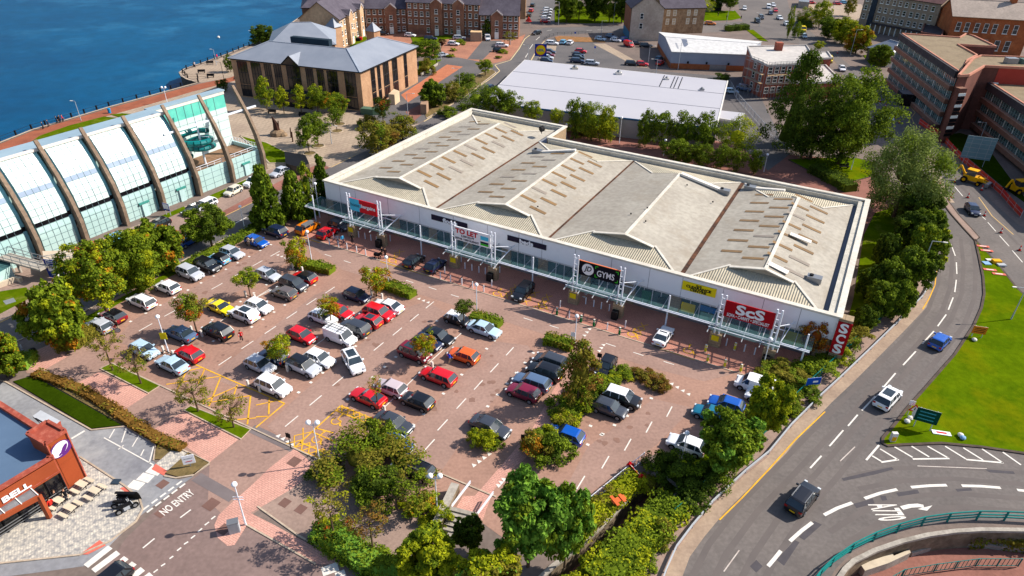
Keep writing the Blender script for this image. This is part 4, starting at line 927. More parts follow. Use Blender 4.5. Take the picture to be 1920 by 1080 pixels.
for x, y, t_, w_, l in [(1262,305,262,46, "leafy bush tree, first in the row hugging the back parapet"),(1285,308,268,40, "leafy bush tree, second in the row hugging the back parapet"),(1315,312,272,40, "leafy bush tree, third in the row hugging the back parapet"),(1350,316,274,34, "yellowish bush tree hugging the back parapet"),(1380,322,282,30, "green bush tree near the end of the back parapet"),(1412,326,282,30, "last green bush tree of the row hugging the back parapet"),(1085,262,240,60, "olive scrub beside the roof step"),(1100,258,232,34, "pale green bush beside the roof step")]:
 tree(x, y, t_, w_, y, "shrub" if y < 265 else "round", OL if y < 265 else GR, l, cat="bush", group="bushes behind the retail building")
tree(1478,272,104,108,264, "conifer", (("dark", 4),("conifer", 3)), "huge dark evergreen tree beside the scaffolded brick building")
tree(1572,308,132,162,298, "big", GR, "huge spreading green tree next to the dark evergreen", size=13.0)
tree(1518,300,170,104,292, "big", DK, "dark green tree in the shade between the two huge trees")
tree(1675,408,236,150,402, "willow", WI, "huge grey green willow beside the road works", size=13.0)
BE = "trees on the bank between retail park and main road"
for x, y, t_, w_, pal, l in [(1708,430,352,80, DK, "dark tree directly below the willow"),(1728,466,392,66, GR, "green tree beside the dark blue car on the slip road"),(1722,505,425,70, GY, "light green tree halfway down the bank"),(1695,470,400,66, DK, "shaded tree behind the light green one"),(1700,545,462,76, GR, "green tree at the bend of the guard rail"),
                             (1655,560,486,70, GR, "dense green tree close to the roof edge"),(1640,600,530,66, GR, "dense green tree lower down by the roof edge"),(1672,600,528,60, GR, "green tree against the top of the teal fence"),(1620,560,500,46, DK, "dark tree squeezed against the retail wall"),(1615,622,575,44, DK, "dark small tree beyond the corner pylon"),(1650,505,440,44, DK, "dark narrow tree beside the bright bank grass")]:
 tree(x, y, t_, w_, y - 6, "big", pal, l, group=BE)
slab("bank_grass", [(1640,400),(1700,380),(1745,440),(1740,480),(1718,520),(1695,548),(1600,650),(1562,680),(1540,700),(1470,780),(1400,842),(1282,955),(1262,945),(1236,890),(1300,850),(1400,790),(1410,720),(1480,690),(1575,655),(1600,560),(1620,440)], .08, m_grass2, None)
for x, y, t_, w_, cb, kd, pal, l in [(501,207,146,34,196, "column", GY, "yellow green plaza tree at the left end of the office front"),(533,213,166,28,200, "column", YE, "small yellow green plaza tree second along the office front"),(566,216,162,32,202, "column", YE, "yellow green plaza tree before the office porch"),(597,214,162,34,204, "round", GY, "green plaza tree at the right of the office porch"),(618,214,172,30,204, "round", AU, "orange tipped plaza tree near the office corner"),
                                     (637,232,176,38,216, "round", AU, "brownish green plaza tree at the office corner"),(597,273,210,44,258, "round", GR, "green plaza tree in the round grating, nearest pair left"),(580,287,222,42,275, "column", GR, "green plaza tree closest to the sculpture"),(632,246,202,26,232, "round", GR, "small plaza tree in the second round grating"),(719,236,182,34,220, "round", (("purple", 1),("dark", 4),("rust", 1)), "dark bronze tree beside the office gable"),
                                     (692,246,217,38,244, "shrub", OL, "rounded olive bush by the plaza road"),(755,262,216,56,262, "round", OL, "airy birch beside the retail roof, upper one"),(706,290,228,60,285, "round", OL, "airy birch beside the retail roof, lower one"),(730,275,232,46,270, "round", OB, "airy birch between two others beside the retail roof"),(812,200,150,50,198, "big", GR, "green tree by the stone gate pier"),(850,190,154,44,188, "round", OL, "olive tree along the street bed"),
                                     (873,172,138,38,166, "round", GR, "green tree along the street bed"),(910,142,112,30,134, "round", GY, "light green tree at the street junction"),(840,226,200,36,224, "shrub", GR, "green bush by the street kerb"),(870,210,194,24,208, "shrub", GR, "small green bush by the street kerb"),(806,120,75,44,112, "round", GR, "round bright green tree in the flats court"),(782,108,78,30,106, "round", DK, "dark tree behind the round court tree"),
                                     (800,145,112,30,138, "shrub", OL, "olive shrub on the street bank"),(497,82,52,50,80, "big", DK, "dark tree on the waterfront behind the office roof"),(433,135,103,22,132, "round", DK, "dark tree at the office corner by the quay"),(420,172,148,20,170, "round", DK, "dark tree at the foot of the office by the quay"),(828,90,72,16,86, "round", (("purple", 3),("dark", 1)), "purple leaved small tree in the court"),(913,72,38,18,68, "column", DK, "slim dark conifer against the flats"),(948,66,40,22,58, "round", DK, "dark tree by the end of the flats"),(955,84,58,26,80, "sparse", OL, "thin olive tree at the street corner of the flats")]:
 tree(x, y, t_, w_, cb, kd, pal, l, group="trees of the plaza and office grounds" if y > 130 else "trees by the flats", cat="bush" if kd == "shrub" else "tree")
for x, y, t_, w_, l in [(862,87,76,22, "yellowish shrub in the court hedge"),(850,98,90,12, "small round court shrub, upper of two"),(846,110,100,14, "small round court shrub, lower of two"),(935,112,104,12, "small round shrub by the court exit"),(943,103,92,18, "olive shrub by the court exit")]:
 tree(x, y, t_, w_, y, "shrub", GY, l, cat="bush", group="court shrubs")
TP = "trees at the top edge of the park"
for i, (x, y, t_, w_, pal, l) in enumerate([(1062,42,-16,46, GR, "leafy park tree above the store sign"),(1085,40,-14,40, DK, "dark park tree second from the left"),(1115,40,-20,50, DK, "large dark park tree in the middle"),(1142,42,-10,40, GR, "green park tree with a light crown"),(1165,44,-20,44, DK, "dark park tree beside the stone flats"),(1320,26,2,34, YE, "yellow green tree behind the stone gable"),(1345,20,-20,50, DK, "dark tree at the top edge by the green lawn"),(1368,22,-14,30, GR, "green tree right of the dark one by the lawn")]):
 tree(x, y, t_, w_, y - 8, "big" if w_ > 40 else "round", pal, l, group=TP)
TR = "trees along the dual carriageway"
for i, (x, y, t_, w_, pal, l) in enumerate([(1510,46,14,34, AU, "yellow brown tree at the head of the road hedge"),(1535,52,2,34, YE, "tall yellow green tree second in the road hedge"),(1552,72,30,44, GR, "dark green crown third in the road hedge"),(1578,82,34,52, YE, "broad yellow crown fourth in the road hedge"),(1604,100,50,54, OR_, "broad orange yellow crown at the end of the road hedge"),(1490,74,42,18, GR, "small tree on the traffic island"),(1500,70,55,12, GR, "smaller tree beside the yellow van"),(1533,96,76,20, YE, "yellow shrub tree on the road verge"),(1590,30,-4,22, OL, "slender tree in the square"),(1643,128,84,44, GR, "round green tree by the white hoarding"),(1352,160,138,30, DK, "dark shrub behind the grey store"),(1476,72,10,12, GY, "tiny tree by the plaza kiosk")]):
 tree(x, y, t_, w_, y - 4, "big" if w_ > 40 else "round", pal, l, group=TR)
def hedge(pts, wd, h, pal, label, name="hedge", z=0.0, dens=34, leaf=.13, kind=None, group=None, rough=.12):
 p_ = [P(*p) if len(p) == 2 else p for p in pts]; o_ = p_[0].copy(); o_.z = z
 cen = []; nor = []; core = MB()
 mats = [LM[p[0]] for p in pal]
 core.wallstrip([p - o_ for p in p_], wd * .8,0, h * .88, mats[0])
 for a, b in zip(p_[:-1], p_[1:]):
  d = b - a; d.z = 0; L_ = d.length; d.normalize(); q = Vector((-d.y, d.x, 0))
  per = wd + 2 * h; n = int(L_ * per * dens)
  s_ = rng.uniform(-.02,1.02, n); t = rng.uniform(0, per, n)
  side = np.where(t < h, -1, np.where(t > h + wd, 1,0))
  off = np.where(side == -1,-wd / 2, np.where(side == 1, wd / 2, t - h - wd / 2)); zz = np.where(side == -1, t, np.where(side == 1, per - t, h))
  bul = 1 + rough * np.sin(s_ * L_ * 1.7) + rng.normal(size=n) * rough * .4
  base = np.array([a.x - o_.x, a.y - o_.y, 0]) + s_[:, None] * L_ * np.array([d.x, d.y, 0]) + (off * bul)[:, None] * np.array([q.x, q.y, 0]) + (zz * bul)[:, None] * np.array([0,0,1])
  nn = np.where(side == 0,0, side)[:, None] * np.array([q.x, q.y, 0]) + np.where(side == 0,1.0,.3)[:, None] * np.array([0,0,1]) + rng.normal(size=(n, 3)) * .45
  cen.append(base); nor.append(nn)
 cen = np.concatenate(cen); nor = np.concatenate(nor); nor /= np.linalg.norm(nor, axis=1)[:, None]
 w_ = np.array([p[1] for p in pal], float); w_ /= w_.sum()
 cl = (np.sin(cen[:, 0] * 1.3) + np.sin(cen[:, 1] * 1.7) + rng.normal(size=len(cen)) * .6) / 4 + .5
 mi = np.searchsorted(np.cumsum(w_), np.clip(cl, 0,.999))
 me = quads_mesh(name, cen, nor, leaf, mats, np.clip(mi, 0, len(pal) - 1), core, .65)
 return new(name, me, None, o_, label=label, cat=name if kind is None else None, kind=kind, group=group)
HG = (("green", 3),("olive", 2))
hedge([(556,498),(590,503),(624,512)], 1.9,1.0, HG, "clipped hedge nearest the small tree at the left shopfront lamp", group="clipped hedges at the row ends")
hedge([(720,538),(745,545),(775,558)], 1.9,1.0, HG, "clipped hedge beside the orange tree and white taxi", group="clipped hedges at the row ends")
hedge([(884,598),(910,604),(938,614)], 1.8,1.0, HG, "clipped hedge behind the silver saloon", group="clipped hedges at the row ends")
hedge([(1021,640),(1045,645),(1074,655)], 1.8,1.0, HG, "clipped hedge under the shopfront lamp beside the conical tree", group="clipped hedges at the row ends")
hedge([(425,462),(460,443),(492,426),(530,408)], 1.8,.9, GR, "bright green bank hedge between the street and the row of parked cars", name="hedge")
hedge([(330,512),(372,488),(420,464)], 1.4,.8, GR, "green bank hedge behind the silver and black off-roaders", name="hedge")
hedge([(115,650),(140,650),(172,622)], 2.6,1.2, OL, "olive bush hedge between the orange maple and the pink walk", name="hedge")
hedge([(66,702),(110,716),(160,736),(215,770),(255,798),(300,826),(345,856 - 14)], 1.3,.45,(("brown", 3),("olive", 2)), "low brownish planting between the mown lawn and the pink walk", name="low_planting", dens=22)
hedge([(20,690),(45,690),(58,672)], 2.0,1.2,(("bright", 2),("green", 3)), "green bush hedge under the tree at the left edge", name="hedge")
hedge([(1525,322),(1560,340),(1595,360)], 3.2,1.6, DK, "dark clipped hedge beyond the retail roof", name="hedge")
hedge([(1362,58),(1400,55)], 3.2,1.8, DK, "dark clipped hedge behind the white roofed warehouse", name="hedge")
hedge([(1500,40),(1516,52)], 3.0,2.0, DK, "dark hedge block by the road trees", name="hedge")
hedge([(1700,372),(1735,430)], 4.5,2.4, DK, "dark undergrowth below the willow along the kerb", name="hedge", dens=14, leaf=.22)
hedge([(575,405),(592,398)], 2.5,1.6, GR, "green bush hedge next to the orange car with roof box", name="hedge")
hedge([(782,140),(812,124)], 2.0,.9, GY, "light green hedge on the office bank wall", name="hedge")
hedge([P(1800,1010,-2.4), P(1850,1008,-2.4), P(1890,1016,-2.4), P(1960,1024,-2.4)], 2.2,1.2,(("olive", 3),("green", 2)), "flat topped olive hedge in the sunken ramp", name="hedge", z=-2.4)
hedge([(1198,902),(1168,925),(1135,955),(1100,988),(1066,1026)], 2.0,1.1,(("yellow", 3),("olive", 2)), "long golden yellow hedge between the white railing and the concrete wall", dens=40)
hedge([(1262,952),(1225,992),(1185,1030),(1150,1066),(1118,1104)], 3.4,1.5,(("green", 3),("yellow", 2)), "wide bright green hedge between the sunken path and the footway", dens=34)
hedge([(598,1000),(632,1022),(676,1052),(722,1074),(770,1104)], 2.2,1.2,(("bright", 2),("green", 4)), "lower green hedge along the pink pavement at the bottom", dens=34)
hedge([(1052,800),(1075,772),(1110,736),(1140,718)], 2.6,.9,(("green", 3),("yellow", 2)), "green ground cover bank under the conical tree", dens=34)
# ================================================================== OTHER BUILDINGS
def V2(p, z): return Vector((p.x, p.y, z))
def shift(poly, base): return [(p.x - base.x, p.y - base.y) for p in poly]
WINM = {}
def win_mesh(w_, h_, style="sash", glass=None):
 k = (round(w_, 2), round(h_, 2), style)
 if k in WINM: return WINM[k]
 g_ = glass or m_glass; q = MB(); f = m_winfr if style != "dark" else m_glassd; t = .09
 q.box(-w_ / 2, w_ / 2,-.02,.03,0, h_, g_)
 for x0, x1, z0, z1 in ((-w_ / 2 - t, -w_ / 2,-t, h_ + t),(w_ / 2, w_ / 2 + t, -t, h_ + t),(-w_ / 2, w_ / 2, h_, h_ + t),(-w_ / 2, w_ / 2,-t, 0),(-w_ / 2, w_ / 2, h_ * .5 - .04, h_ * .5 + .04)):
  q.box(x0, x1,-.09,.03, z0, z1, f)
 if style == "sill": q.box(-w_ / 2 - .2, w_ / 2 + .2,-.2,.03,-.25,-t, m_winfr)
 if style == "pale": q.box(-w_ / 2 - .18, w_ / 2 + .18,-.06,.02,-.2, h_ + .2, M("stone_surround", (200,180,150)))
 WINM[k] = q.mesh("window"); return WINM[k]
m_winfr = M("white_window_frame", (232,232,226), var=.03)
def windows(par, base, A, B, zs, xs, w_, h_, style="sash", name="window", skip=()):
 """xs are fractions along A-B, outside lies to the right of A->B"""
 d = (B - A); L_ = d.length; d.normalize(); rz = math.atan2(d.y, d.x); me = win_mesh(w_, h_, style)
 for i, z in enumerate(zs):
  for j, f in enumerate(xs):
   if (i, j) in skip: continue
   p = A + d * (L_ * f) - base
   new(name, me, par, (p.x + d.y * .02, p.y - d.x * .02, z), rz)
def house(name, label, quad, h, rh, mw_, mr, hip=0.0, ridge="par", over=.35, group=None, cat="building", kerbm=None):
 """quad = ground corners p0,p1 (front) p2,p3 (back), counter-clockwise; the ridge runs along p0-p1 ('par') or p1-p2 ('per')"""
 p = [Vector((q.x, q.y, 0)) for q in quad]; base = p[0].copy(); t = thing(name, label, cat, base, 0, group)
 if ridge == "per": p = p[1:] + p[:1]
 l = [q - base for q in p]; q = MB()
 for i in range(4):
  a, b = l[i], l[(i + 1) % 4]
  q.face([V2(a, 0), V2(b, 0), V2(b, h), V2(a, h)], mw_)
 m0 = (l[0] + l[3]) / 2; m1 = (l[1] + l[2]) / 2; dd = (m1 - m0).normalized(); hl = hip
 if rh > 0 and not hip:
  q.face([V2(l[3], h), V2(l[0], h), V2(m0, h + rh)], mw_); q.face([V2(l[1], h), V2(l[2], h), V2(m1, h + rh)], mw_)
 q.build("wall", t)
 r = MB()
 if rh > 0:
  k = over / max((l[3] - l[0]).length / 2,.1); e = []
  cx = sum(l, Vector()) / 4
  for i, c in enumerate(l):
   mm = m0 if i in (0,3) else m1
   e.append(c + (c - mm).normalized() * over + dd * (over * (-1 if i in (0,3) else 1)))
  r0 = m0 + dd * (hl if hip else -over); r1 = m1 - dd * (hl if hip else -over); zl = h - rh * k
  for f in ([V2(e[0], zl), V2(e[1], zl), V2(r1, h + rh), V2(r0, h + rh)], [V2(e[2], zl), V2(e[3], zl), V2(r0, h + rh), V2(r1, h + rh)]):
   r.face(f, mr); r.face([v - Vector((0,0,.18)) for v in f][::-1], mr)
  if hip:
   r.face([V2(e[1], zl), V2(e[2], zl), V2(r1, h + rh)], mr); r.face([V2(e[3], zl), V2(e[0], zl), V2(r0, h + rh)], mr)
  for a, b in ((e[0], e[1]),(e[2], e[3])): r.bar(V2(a, zl - .1), V2(b, zl - .1),.12,.2, kerbm or m_dark)
  r.bar(V2(r0, h + rh + .03), V2(r1, h + rh + .03),.3,.1, mr)
 else:
  r.prism([(c.x, c.y) for c in l], h - .05, h + .02, mr)
  for i in range(4): r.bar(V2(l[i], h + .2), V2(l[(i + 1) % 4], h + .2),.35,.5, kerbm or mw_)
 r.build("roof", t)
 return t, base
def rect(A, B, depth_):
 d = (B - A).normalized(); n = Vector((-d.y, d.x, 0)); A = V2(A, 0); B = V2(B, 0)
 return [A, B, B + n * depth_, A + n * depth_]
def flat_block(name, label, poly, h, mw_, mr, par=None, edge=None, cat="building", eh=.5):
 p = [Vector((q.x, q.y, 0)) for q in poly]; base = p[0].copy(); t = par or thing(name, label, cat, base)
 if par is not None: base = Vector(par.location)
 l = [q - base for q in p]
 a = sum(l[i].x * l[(i + 1) % len(l)].y - l[(i + 1) % len(l)].x * l[i].y for i in range(len(l)))
 if a < 0: l = l[::-1]
 q = MB()
 for i in range(len(l)): q.face([V2(l[i], 0), V2(l[(i + 1) % len(l)], 0), V2(l[(i + 1) % len(l)], h), V2(l[i], h)], mw_)
 q.build("wall", t)
 q = MB(); q.prism([(c.x, c.y) for c in l], h - .6, h - .3, mr); q.build("roof", t)
 q = MB(); q.wallstrip([(c.x, c.y) for c in l] + [(l[0].x, l[0].y)], .4, h - .5, h + .02, edge or mw_); q.build("parapet", t)
 return t, base
# ---- leisure building: glazed barrel between curved ribs
LD = Vector((.50225,.86472,0)).normalized(); LN = Vector((-LD.y, LD.x, 0)); LO = P(167,454)
leis = thing("leisure_building", "white glazed leisure building with curved brown ribs leaning back over it", "leisure building", LO, math.atan2(LD.y, LD.x))
m_rib = M("rib_render", (142,122,104), c2=(116,98,84), scale=.5, fine=2); m_skin = M("pale_glazing", (212,228,226), c2=(196,216,214), scale=.1, rough=.18, spec=.6)
m_skin2 = M("pale_aqua_glazing", (180,208,206), c2=(164,196,194), scale=.1, rough=.18, spec=.6); m_teal = M("teal_panel", (110,205,185), c2=(90,185,170), rough=.3); m_gap = M("cyan_reveal", (150,200,206), c2=(130,184,194), rough=.3)
m_lroof = M("grey_standing_seam", (150,172,184), c2=(136,158,172), scale=.2, rough=.5); m_band = M("grey_glass_band", (160,176,194), c2=(140,156,178), rough=.2)
rp = [(0.0,0.0,1.3),(-.1,3.4,1.15),(.7,7.0,1.0),(2.2,10.5,.8),(3.6,13.0,.6),(5.0,15.4,.3)]
def rib_mesh():
 q = MB(); wd = .28; ps = []
 for (v, z, t) in rp: ps.append((v, z, t))
 fine_ = []
 for k in range(len(ps) - 1):
  for s_ in range(4):
   f = s_ / 4; fine_.append(tuple(ps[k][i] * (1 - f) + ps[k + 1][i] * f for i in range(3)))
 fine_.append(ps[-1]); n = len(fine_)
 for k in range(n - 1):
  (v0, z0, t0),(v1, z1, t1) = fine_[k], fine_[k + 1]
  a = [(-wd, v0, z0),(wd, v0, z0),(wd, v0 + t0, z0 - .1),(-wd, v0 + t0, z0 - .1)]; b = [(-wd * .9, v1, z1),(wd * .9, v1, z1),(wd * .9, v1 + t1, z1 - .1),(-wd * .9, v1 + t1, z1 - .1)]
  for i in range(4): q.face([a[i], a[(i + 1) % 4], b[(i + 1) % 4], b[i]], m_rib)
 q.face([(-wd * .9,5.0,15.4),(wd * .9,5.0,15.4),(wd * .9,5.45,15.3),(-wd * .9,5.45,15.3)], m_rib)
 return q.mesh("rib")
rm = rib_mesh(); RIBU = [-28,-21,-13.6,-6.6,0,6.7,13.6,20.7,27.9,35.3]
for u in RIBU: new("rib", rm, leis, (u, 0,0))
def sk(z):      # skin profile: depth at height z
 pr = [(1.05,0),(.95,3.4),(1.6,7),(3.0,10.5),(4.3,12.7),(5.3,13.9)]
 for (v0, z0),(v1, z1) in zip(pr[:-1], pr[1:]):
  if z <= z1: return v0 + (v1 - v0) * (z - z0) / (z1 - z0)
 return pr[-1][0]
bands = [(0,.5, m_skin2),(.5,4.5, m_skin2),(4.5,5.15, m_glassd),(5.15,9.0, m_skin),(9.0,9.7, m_band),(9.7,13.9, m_skin)]
for a, c in zip(RIBU[:8][:-1], RIBU[1:8]):
 q = MB(); ee = (MB(), MB())
 for z0, z1, m in bands:
  n = max(1, int((z1 - z0) / .8))
  for k in range(n):
   za = z0 + (z1 - z0) * k / n; zb = z0 + (z1 - z0) * (k + 1) / n
   x0, x1 = a + .85, c - .95
   q.face([(x0, sk(za), za),(x1, sk(za), za),(x1, sk(zb), zb),(x0, sk(zb), zb)], m)
   for e, (xa, xb) in zip(ee, ((a + .3, x0),(x1, c - .3))):
    e.face([(xa, sk(za) + .45, za),(xb, sk(za) + .45, za),(xb, sk(zb) + .45, zb),(xa, sk(zb) + .45, zb)], m_gap if m is not m_glassd else m)
   for e, xx in zip(ee, (x0, x1)): e.face([(xx, sk(za), za),(xx, sk(za) + .45, za),(xx, sk(zb) + .45, zb),(xx, sk(zb), zb)], m_gap)
 q.build("glazing", leis); [e.build("glazing_reveal", leis) for e in ee]
 b = MB(); m_bar = M("glazing_bar", (120,142,148))
 for z in [.5,1.5,2.5,3.5,4.5,6.1,7.1,8.1,9.0,10.6,11.5,12.4,13.2]: b.bar((a + .85, sk(z) - .02, z),(c - .95, sk(z) - .02, z),.03,.045, m_bar)
 for k in range(1,5):
  x = a + .85 + (c - a - 1.8) * k / 5
  zz = [0,1.7,3.4,5.2,7,8.7,10.5,12.7,13.85]
  for z0, z1 in zip(zz[:-1], zz[1:]): b.bar((x, sk(z0) - .02, z0),(x, sk(z1) - .02, z1),.03 if k != 3 else .05,.04, m_bar)
 b.build("glazing_bar", leis)
x0, x1 = RIBU[0], RIBU[7]
q = MB(); q.prism([(x0,5.3),(x1 + .3,5.3),(x1 + .3,9.6),(x0,9.6)], 13.6,13.85, m_lroof); q.box(x0, x1 + .3,5.0,5.45,13.8,14.15, m_white)
q.box(x1,36.2,8.9,10.6,13.55,13.8, m_lroof)
q.build("roof", leis)
q = MB(); q.box(x0, x1,9.3,9.6,0,13.6, m_skin2); q.box(x0, x0 + .3,1.5,9.3,0,13.5, m_skin2)
q.face([(x1 - .1, sk(3.4),3.4),(x1 - .1,9,3.4),(x1 - .1,9,13.6),(x1 - .1,5.3,13.8),(x1 - .1,3.0,10.5),(x1 - .1,1.6,7)], m_skin)
q.box(x1 - .1,35.9,9.0,9.3,0,10.6, m_skin); q.box(x1 - .1,35.9,9.02,9.3,10.6,13.0, m_teal); q.box(x1 - .1,36.0,8.95,9.35,13.0,13.6, m_white)
q.box(x1,36.0,1.0,1.35,0,3.9, m_skin2); q.box(35.65,36.0,1.35,9.0,0,3.9, m_skin2); q.box(36.0 - .3,36,9.35,10.5,0,13.6, m_skin2); q.box(x1,35.7,10.2,10.5,0,13.6, m_skin2)
for zz in (1,2,3): q.bar((x1 + .3,.98, zz),(35.9,.98, zz),.03,.04, M("glazing_bar", (120,142,148)))
for k in range(1,8): q.bar((x1 + k * 1.8,.98,0),(x1 + k * 1.8,.98,3.9),.03,.03, M("glazing_bar", (120,142,148)))
for zz in (5,6.6,8.2,9.6): q.bar((x1,8.98, zz),(35.8,8.98, zz),.03,.03, M("glazing_bar", (120,142,148)))
for k in range(1,9): q.bar((x1 + k * 1.6,8.98,4),(x1 + k * 1.6,8.98,13),.04,.03, M("glazing_bar", (120,142,148)))
q.build("terrace_wall", leis)
q = MB(); q.box(x1,35.7,1.35,9.0,3.0,3.2, M("terrace_gravel", (150,116,92), c2=(112,88,66), scale=.9, fine=3)); q.build("terrace_floor", leis)
q = MB()
for a_, b_ in (((x1 + .2,1.3),(35.8,1.3)),((35.8,1.3),(35.8,8.8))):
 q.bar((*a_, 4.7),(*b_, 4.7),.06,.06, m_steel); q.bar((*a_, 4.3),(*b_, 4.3),.04,.04, m_steel)
 for k in range(11):
  x = a_[0] + (b_[0] - a_[0]) * k / 10; y = a_[1] + (b_[1] - a_[1]) * k / 10; q.bar((x, y, 3.9),(x, y, 4.7),.05,.05, m_steel)
q.build("terrace_railing", leis)
q = MB(); q.bar((18.5,3.2,11.2),(38.0,3.2,11.2),.28,.28, m_steel); q.build("tie_beam", leis)
q = MB(); m_slide = M("turquoise_tube", (0,120,120), c2=(0,96,100), rough=.3, spec=.5)
pr = None
for k in range(46):
 a = k * .36; r = 2.5 + .5 * math.sin(k * .2); c = Vector((25.6 + r * math.cos(a),5.2 + r * .9 * math.sin(a),8.8 - k * .07))
 if pr is not None: q.cyl(pr, c, .5,.5,8, m_slide, cap=False)
 pr = c
q.cyl((19.5,6.5,9.3),(27,6.8,9.0),.5,.5,9, m_slide); q.build("water_slide", leis)
q = MB(); q.cyl((26,4.8,3.2),(26,4.8,11.2),.2,.16,8, m_steel)
for k in range(4): q.cyl((26,4.8,5.5 + k),(26 + math.cos(k * 1.6) * 2.4,4.8 + math.sin(k * 1.6) * 2.4,6.6 + k * .7),.09,.07,6, m_steel)
q.build("slide_mast", leis)
for u in (16.2,23.6 + 6.6,9.2): q = MB(); q.box(u + .9, u + 1.9,.75,1.0,0,2.2, M("door_aqua", (190,220,220))); q.box(u + .5, u + 2.3,.7,1.02,2.2,2.5, M("teal_reveal", (70,150,140))); q.build("door", leis)
# ---- ramp, stair and curved wall at the leisure entrance
ra = thing("access_ramp", "glazed sided access ramp and stair with steel rails at the leisure entrance", "ramp", P(60,520))
bz = Vector(ra.location); q = MB()
A_, B_ = P(-30,470,2.6) - bz, P(86,502,2.2) - bz
q.bar(A_, B_, 1.8,.25, m_conc); A2 = P(84,498,2.2) - bz; B2 = P(150,486,1.2) - bz; q.bar(A2, B2,1.8,.25, m_conc); q.build("deck", ra)
q = MB()
for a, b in ((A_, B_),(A2, B2)):
 for off in (-.9,.9):
  d = (b - a).normalized(); n = Vector((-d.y, d.x, 0)) * off
  for zz in (.5,1.1): q.bar(a + n + Vector((0,0, zz)), b + n + Vector((0,0, zz)),.07,.07, m_metal)
  k_ = int((b - a).length / 1.5)
  for k in range(k_ + 1): c = a.lerp(b, k / k_) + n; q.bar(c, c + Vector((0,0,1.1)),.06,.06, m_metal)
q.build("railing", ra)
q = MB()
for p_ in ((0,500),(40,512)): c = P(*p_, z=0) - bz; q.cyl(c, c + Vector((0,0,2.4)),.2,.2,8, m_conc)
q.build("support", ra)
q = MB(); l = pp((88,492),(91,514),(104,517),(128,507),(150,502),(150,490)); q.prism([(p.x - bz.x, p.y - bz.y) for p in l], 0,1.9, M("cream_render", (206,190,170), c2=(186,170,150), scale=.4)); q.build("stair_wall", ra)
q = MB(); base = P(20,545); l = pp((-40,548),(0,540),(32,528),(42,530)); q.wallstrip([(p.x, p.y) for p in l], .45,0,.8, M("cream_render", (206,190,170)))
q.build("curved_wall", label="low cream curved wall at the left edge by the leisure lawn", cat="wall")
q = MB(); l = pp((-40,520),(-10,500),(28,505),(30,522),(-10,545)); q.prism([(p.x, p.y) for p in l], 0,2.0, m_skin2, M("teal_roof", (70,110,112))); q.build("kiosk", label="small teal roofed kiosk under the access ramp at the left edge", cat="kiosk")
pc = thing("bike_shelter", "rust orange slatted shelter against the glazed leisure wall", "shelter", P(158,470)); bz = Vector(pc.location)
q = MB(); a, b = P(138,466,2.2) - bz, P(178,452,2.2) - bz; d = (b - a); n = Vector((-d.y, d.x, 0)).normalized()
for k in range(14): c = a.lerp(b, k / 13); q.bar(c, c - n * 1.3 - Vector((0,0,.1)),.12,.08, M("orange_slat", (196,92,40)))
q.bar(a, b, .12,.12, M("orange_slat", (196,92,40))); q.build("roof_slats", pc)
q = MB()
for c in (a, b, a.lerp(b, .5)): q.bar(c, Vector((c.x, c.y, 0)),.12,.12, M("orange_slat", (196,92,40)))
q.build("post", pc)
# ---- office with dark glazed bays
m_sand = M("sandstone_blocks", (186,148,116), c2=(160,122,94), scale=.4, fine=2.5); m_slate = M("blue_grey_metal_roof", (142,147,158), c2=(128,134,146), scale=.2, rough=.45, spec=.4); m_slater = M("pale_hip_cap", (160,168,182))
h = 9.5; F0, F1, F2 = P(432,108, h), P(675,134, h), P(780,87, h)
off = thing("office_building", "sandstone waterfront office with tall dark glazing and blue grey hipped roof", "office", V2(F1,0)); ob = V2(F1,0)
d1 = (F1 - F0).normalized(); n1 = Vector((-d1.y, d1.x, 0)); d2 = (F2 - F1).normalized(); n2 = Vector((-d2.y, d2.x, 0)); W1 = 15.0
G0 = F0 + n1 * W1; G2 = F2 + n2 * W1
den = d1.x * d2.y - d1.y * d2.x; tt = ((G2 - G0).x * d2.y - (G2 - G0).y * d2.x) / den; G1 = G0 + d1 * tt
foot = [F0, F1, F2, G2, G1, G0]
q = MB(); l = [V2(p - ob, 0) for p in foot]
for i in range(6): q.face([V2(l[i], 0), V2(l[(i + 1) % 6], 0), V2(l[(i + 1) % 6], h), V2(l[i], h)], m_sand)
q.build("wall", off)
zr = h + 3.0; ov = .5
e = [F0 - d1 * ov - n1 * ov, F1 - n1 * ov + d1 * ov * .3 - n2 * ov * .5, F2 + d2 * ov - n2 * ov, G2 + d2 * ov + n2 * ov, G1, G0 - d1 * ov + n1 * ov]
e = [V2(p - ob, h - .05) for p in e]
r0 = V2(F0 + n1 * W1 / 2 + d1 * 6.5 - ob, zr); r1 = V2((F1 + G1) / 2 - ob, zr); r2 = V2(F2 + n2 * W1 / 2 - d2 * 6.5 - ob, zr)
q = MB()
for f in ([e[0], e[1], r1, r0], [e[1], e[2], r2, r1], [e[2], e[3], r2], [e[3], e[4], r1, r2], [e[4], e[5], r0, r1], [e[5], e[0], r0]): q.face(f, m_slate)
for a, b in ((e[1], r1),(e[0], r0),(e[2], r2),(e[3], r2)): q.bar(a + Vector((0,0,.05)), b + Vector((0,0,.05)),.45,.08, m_slater)
for a, b in ((r0, r1),(r1, r2)): q.bar(a, b, .3,.1, m_slate)
for i in range(5): q.bar(e[i] - Vector((0,0,.12)), e[i + 1] - Vector((0,0,.12)),.15,.25, m_dark)
q.build("roof", off)
def along(px0, A, B):        # fraction along A-B of the pixel column
 ax, bx = pix(A)[0], pix(B)[0]; t = (px0 - ax) / (bx - ax)
 for _ in range(12):
  x = pix(A.lerp(B, t))[0]; t += (px0 - x) / (bx - ax)
 return t
m_mul = M("dark_mullion", (60,58,62))
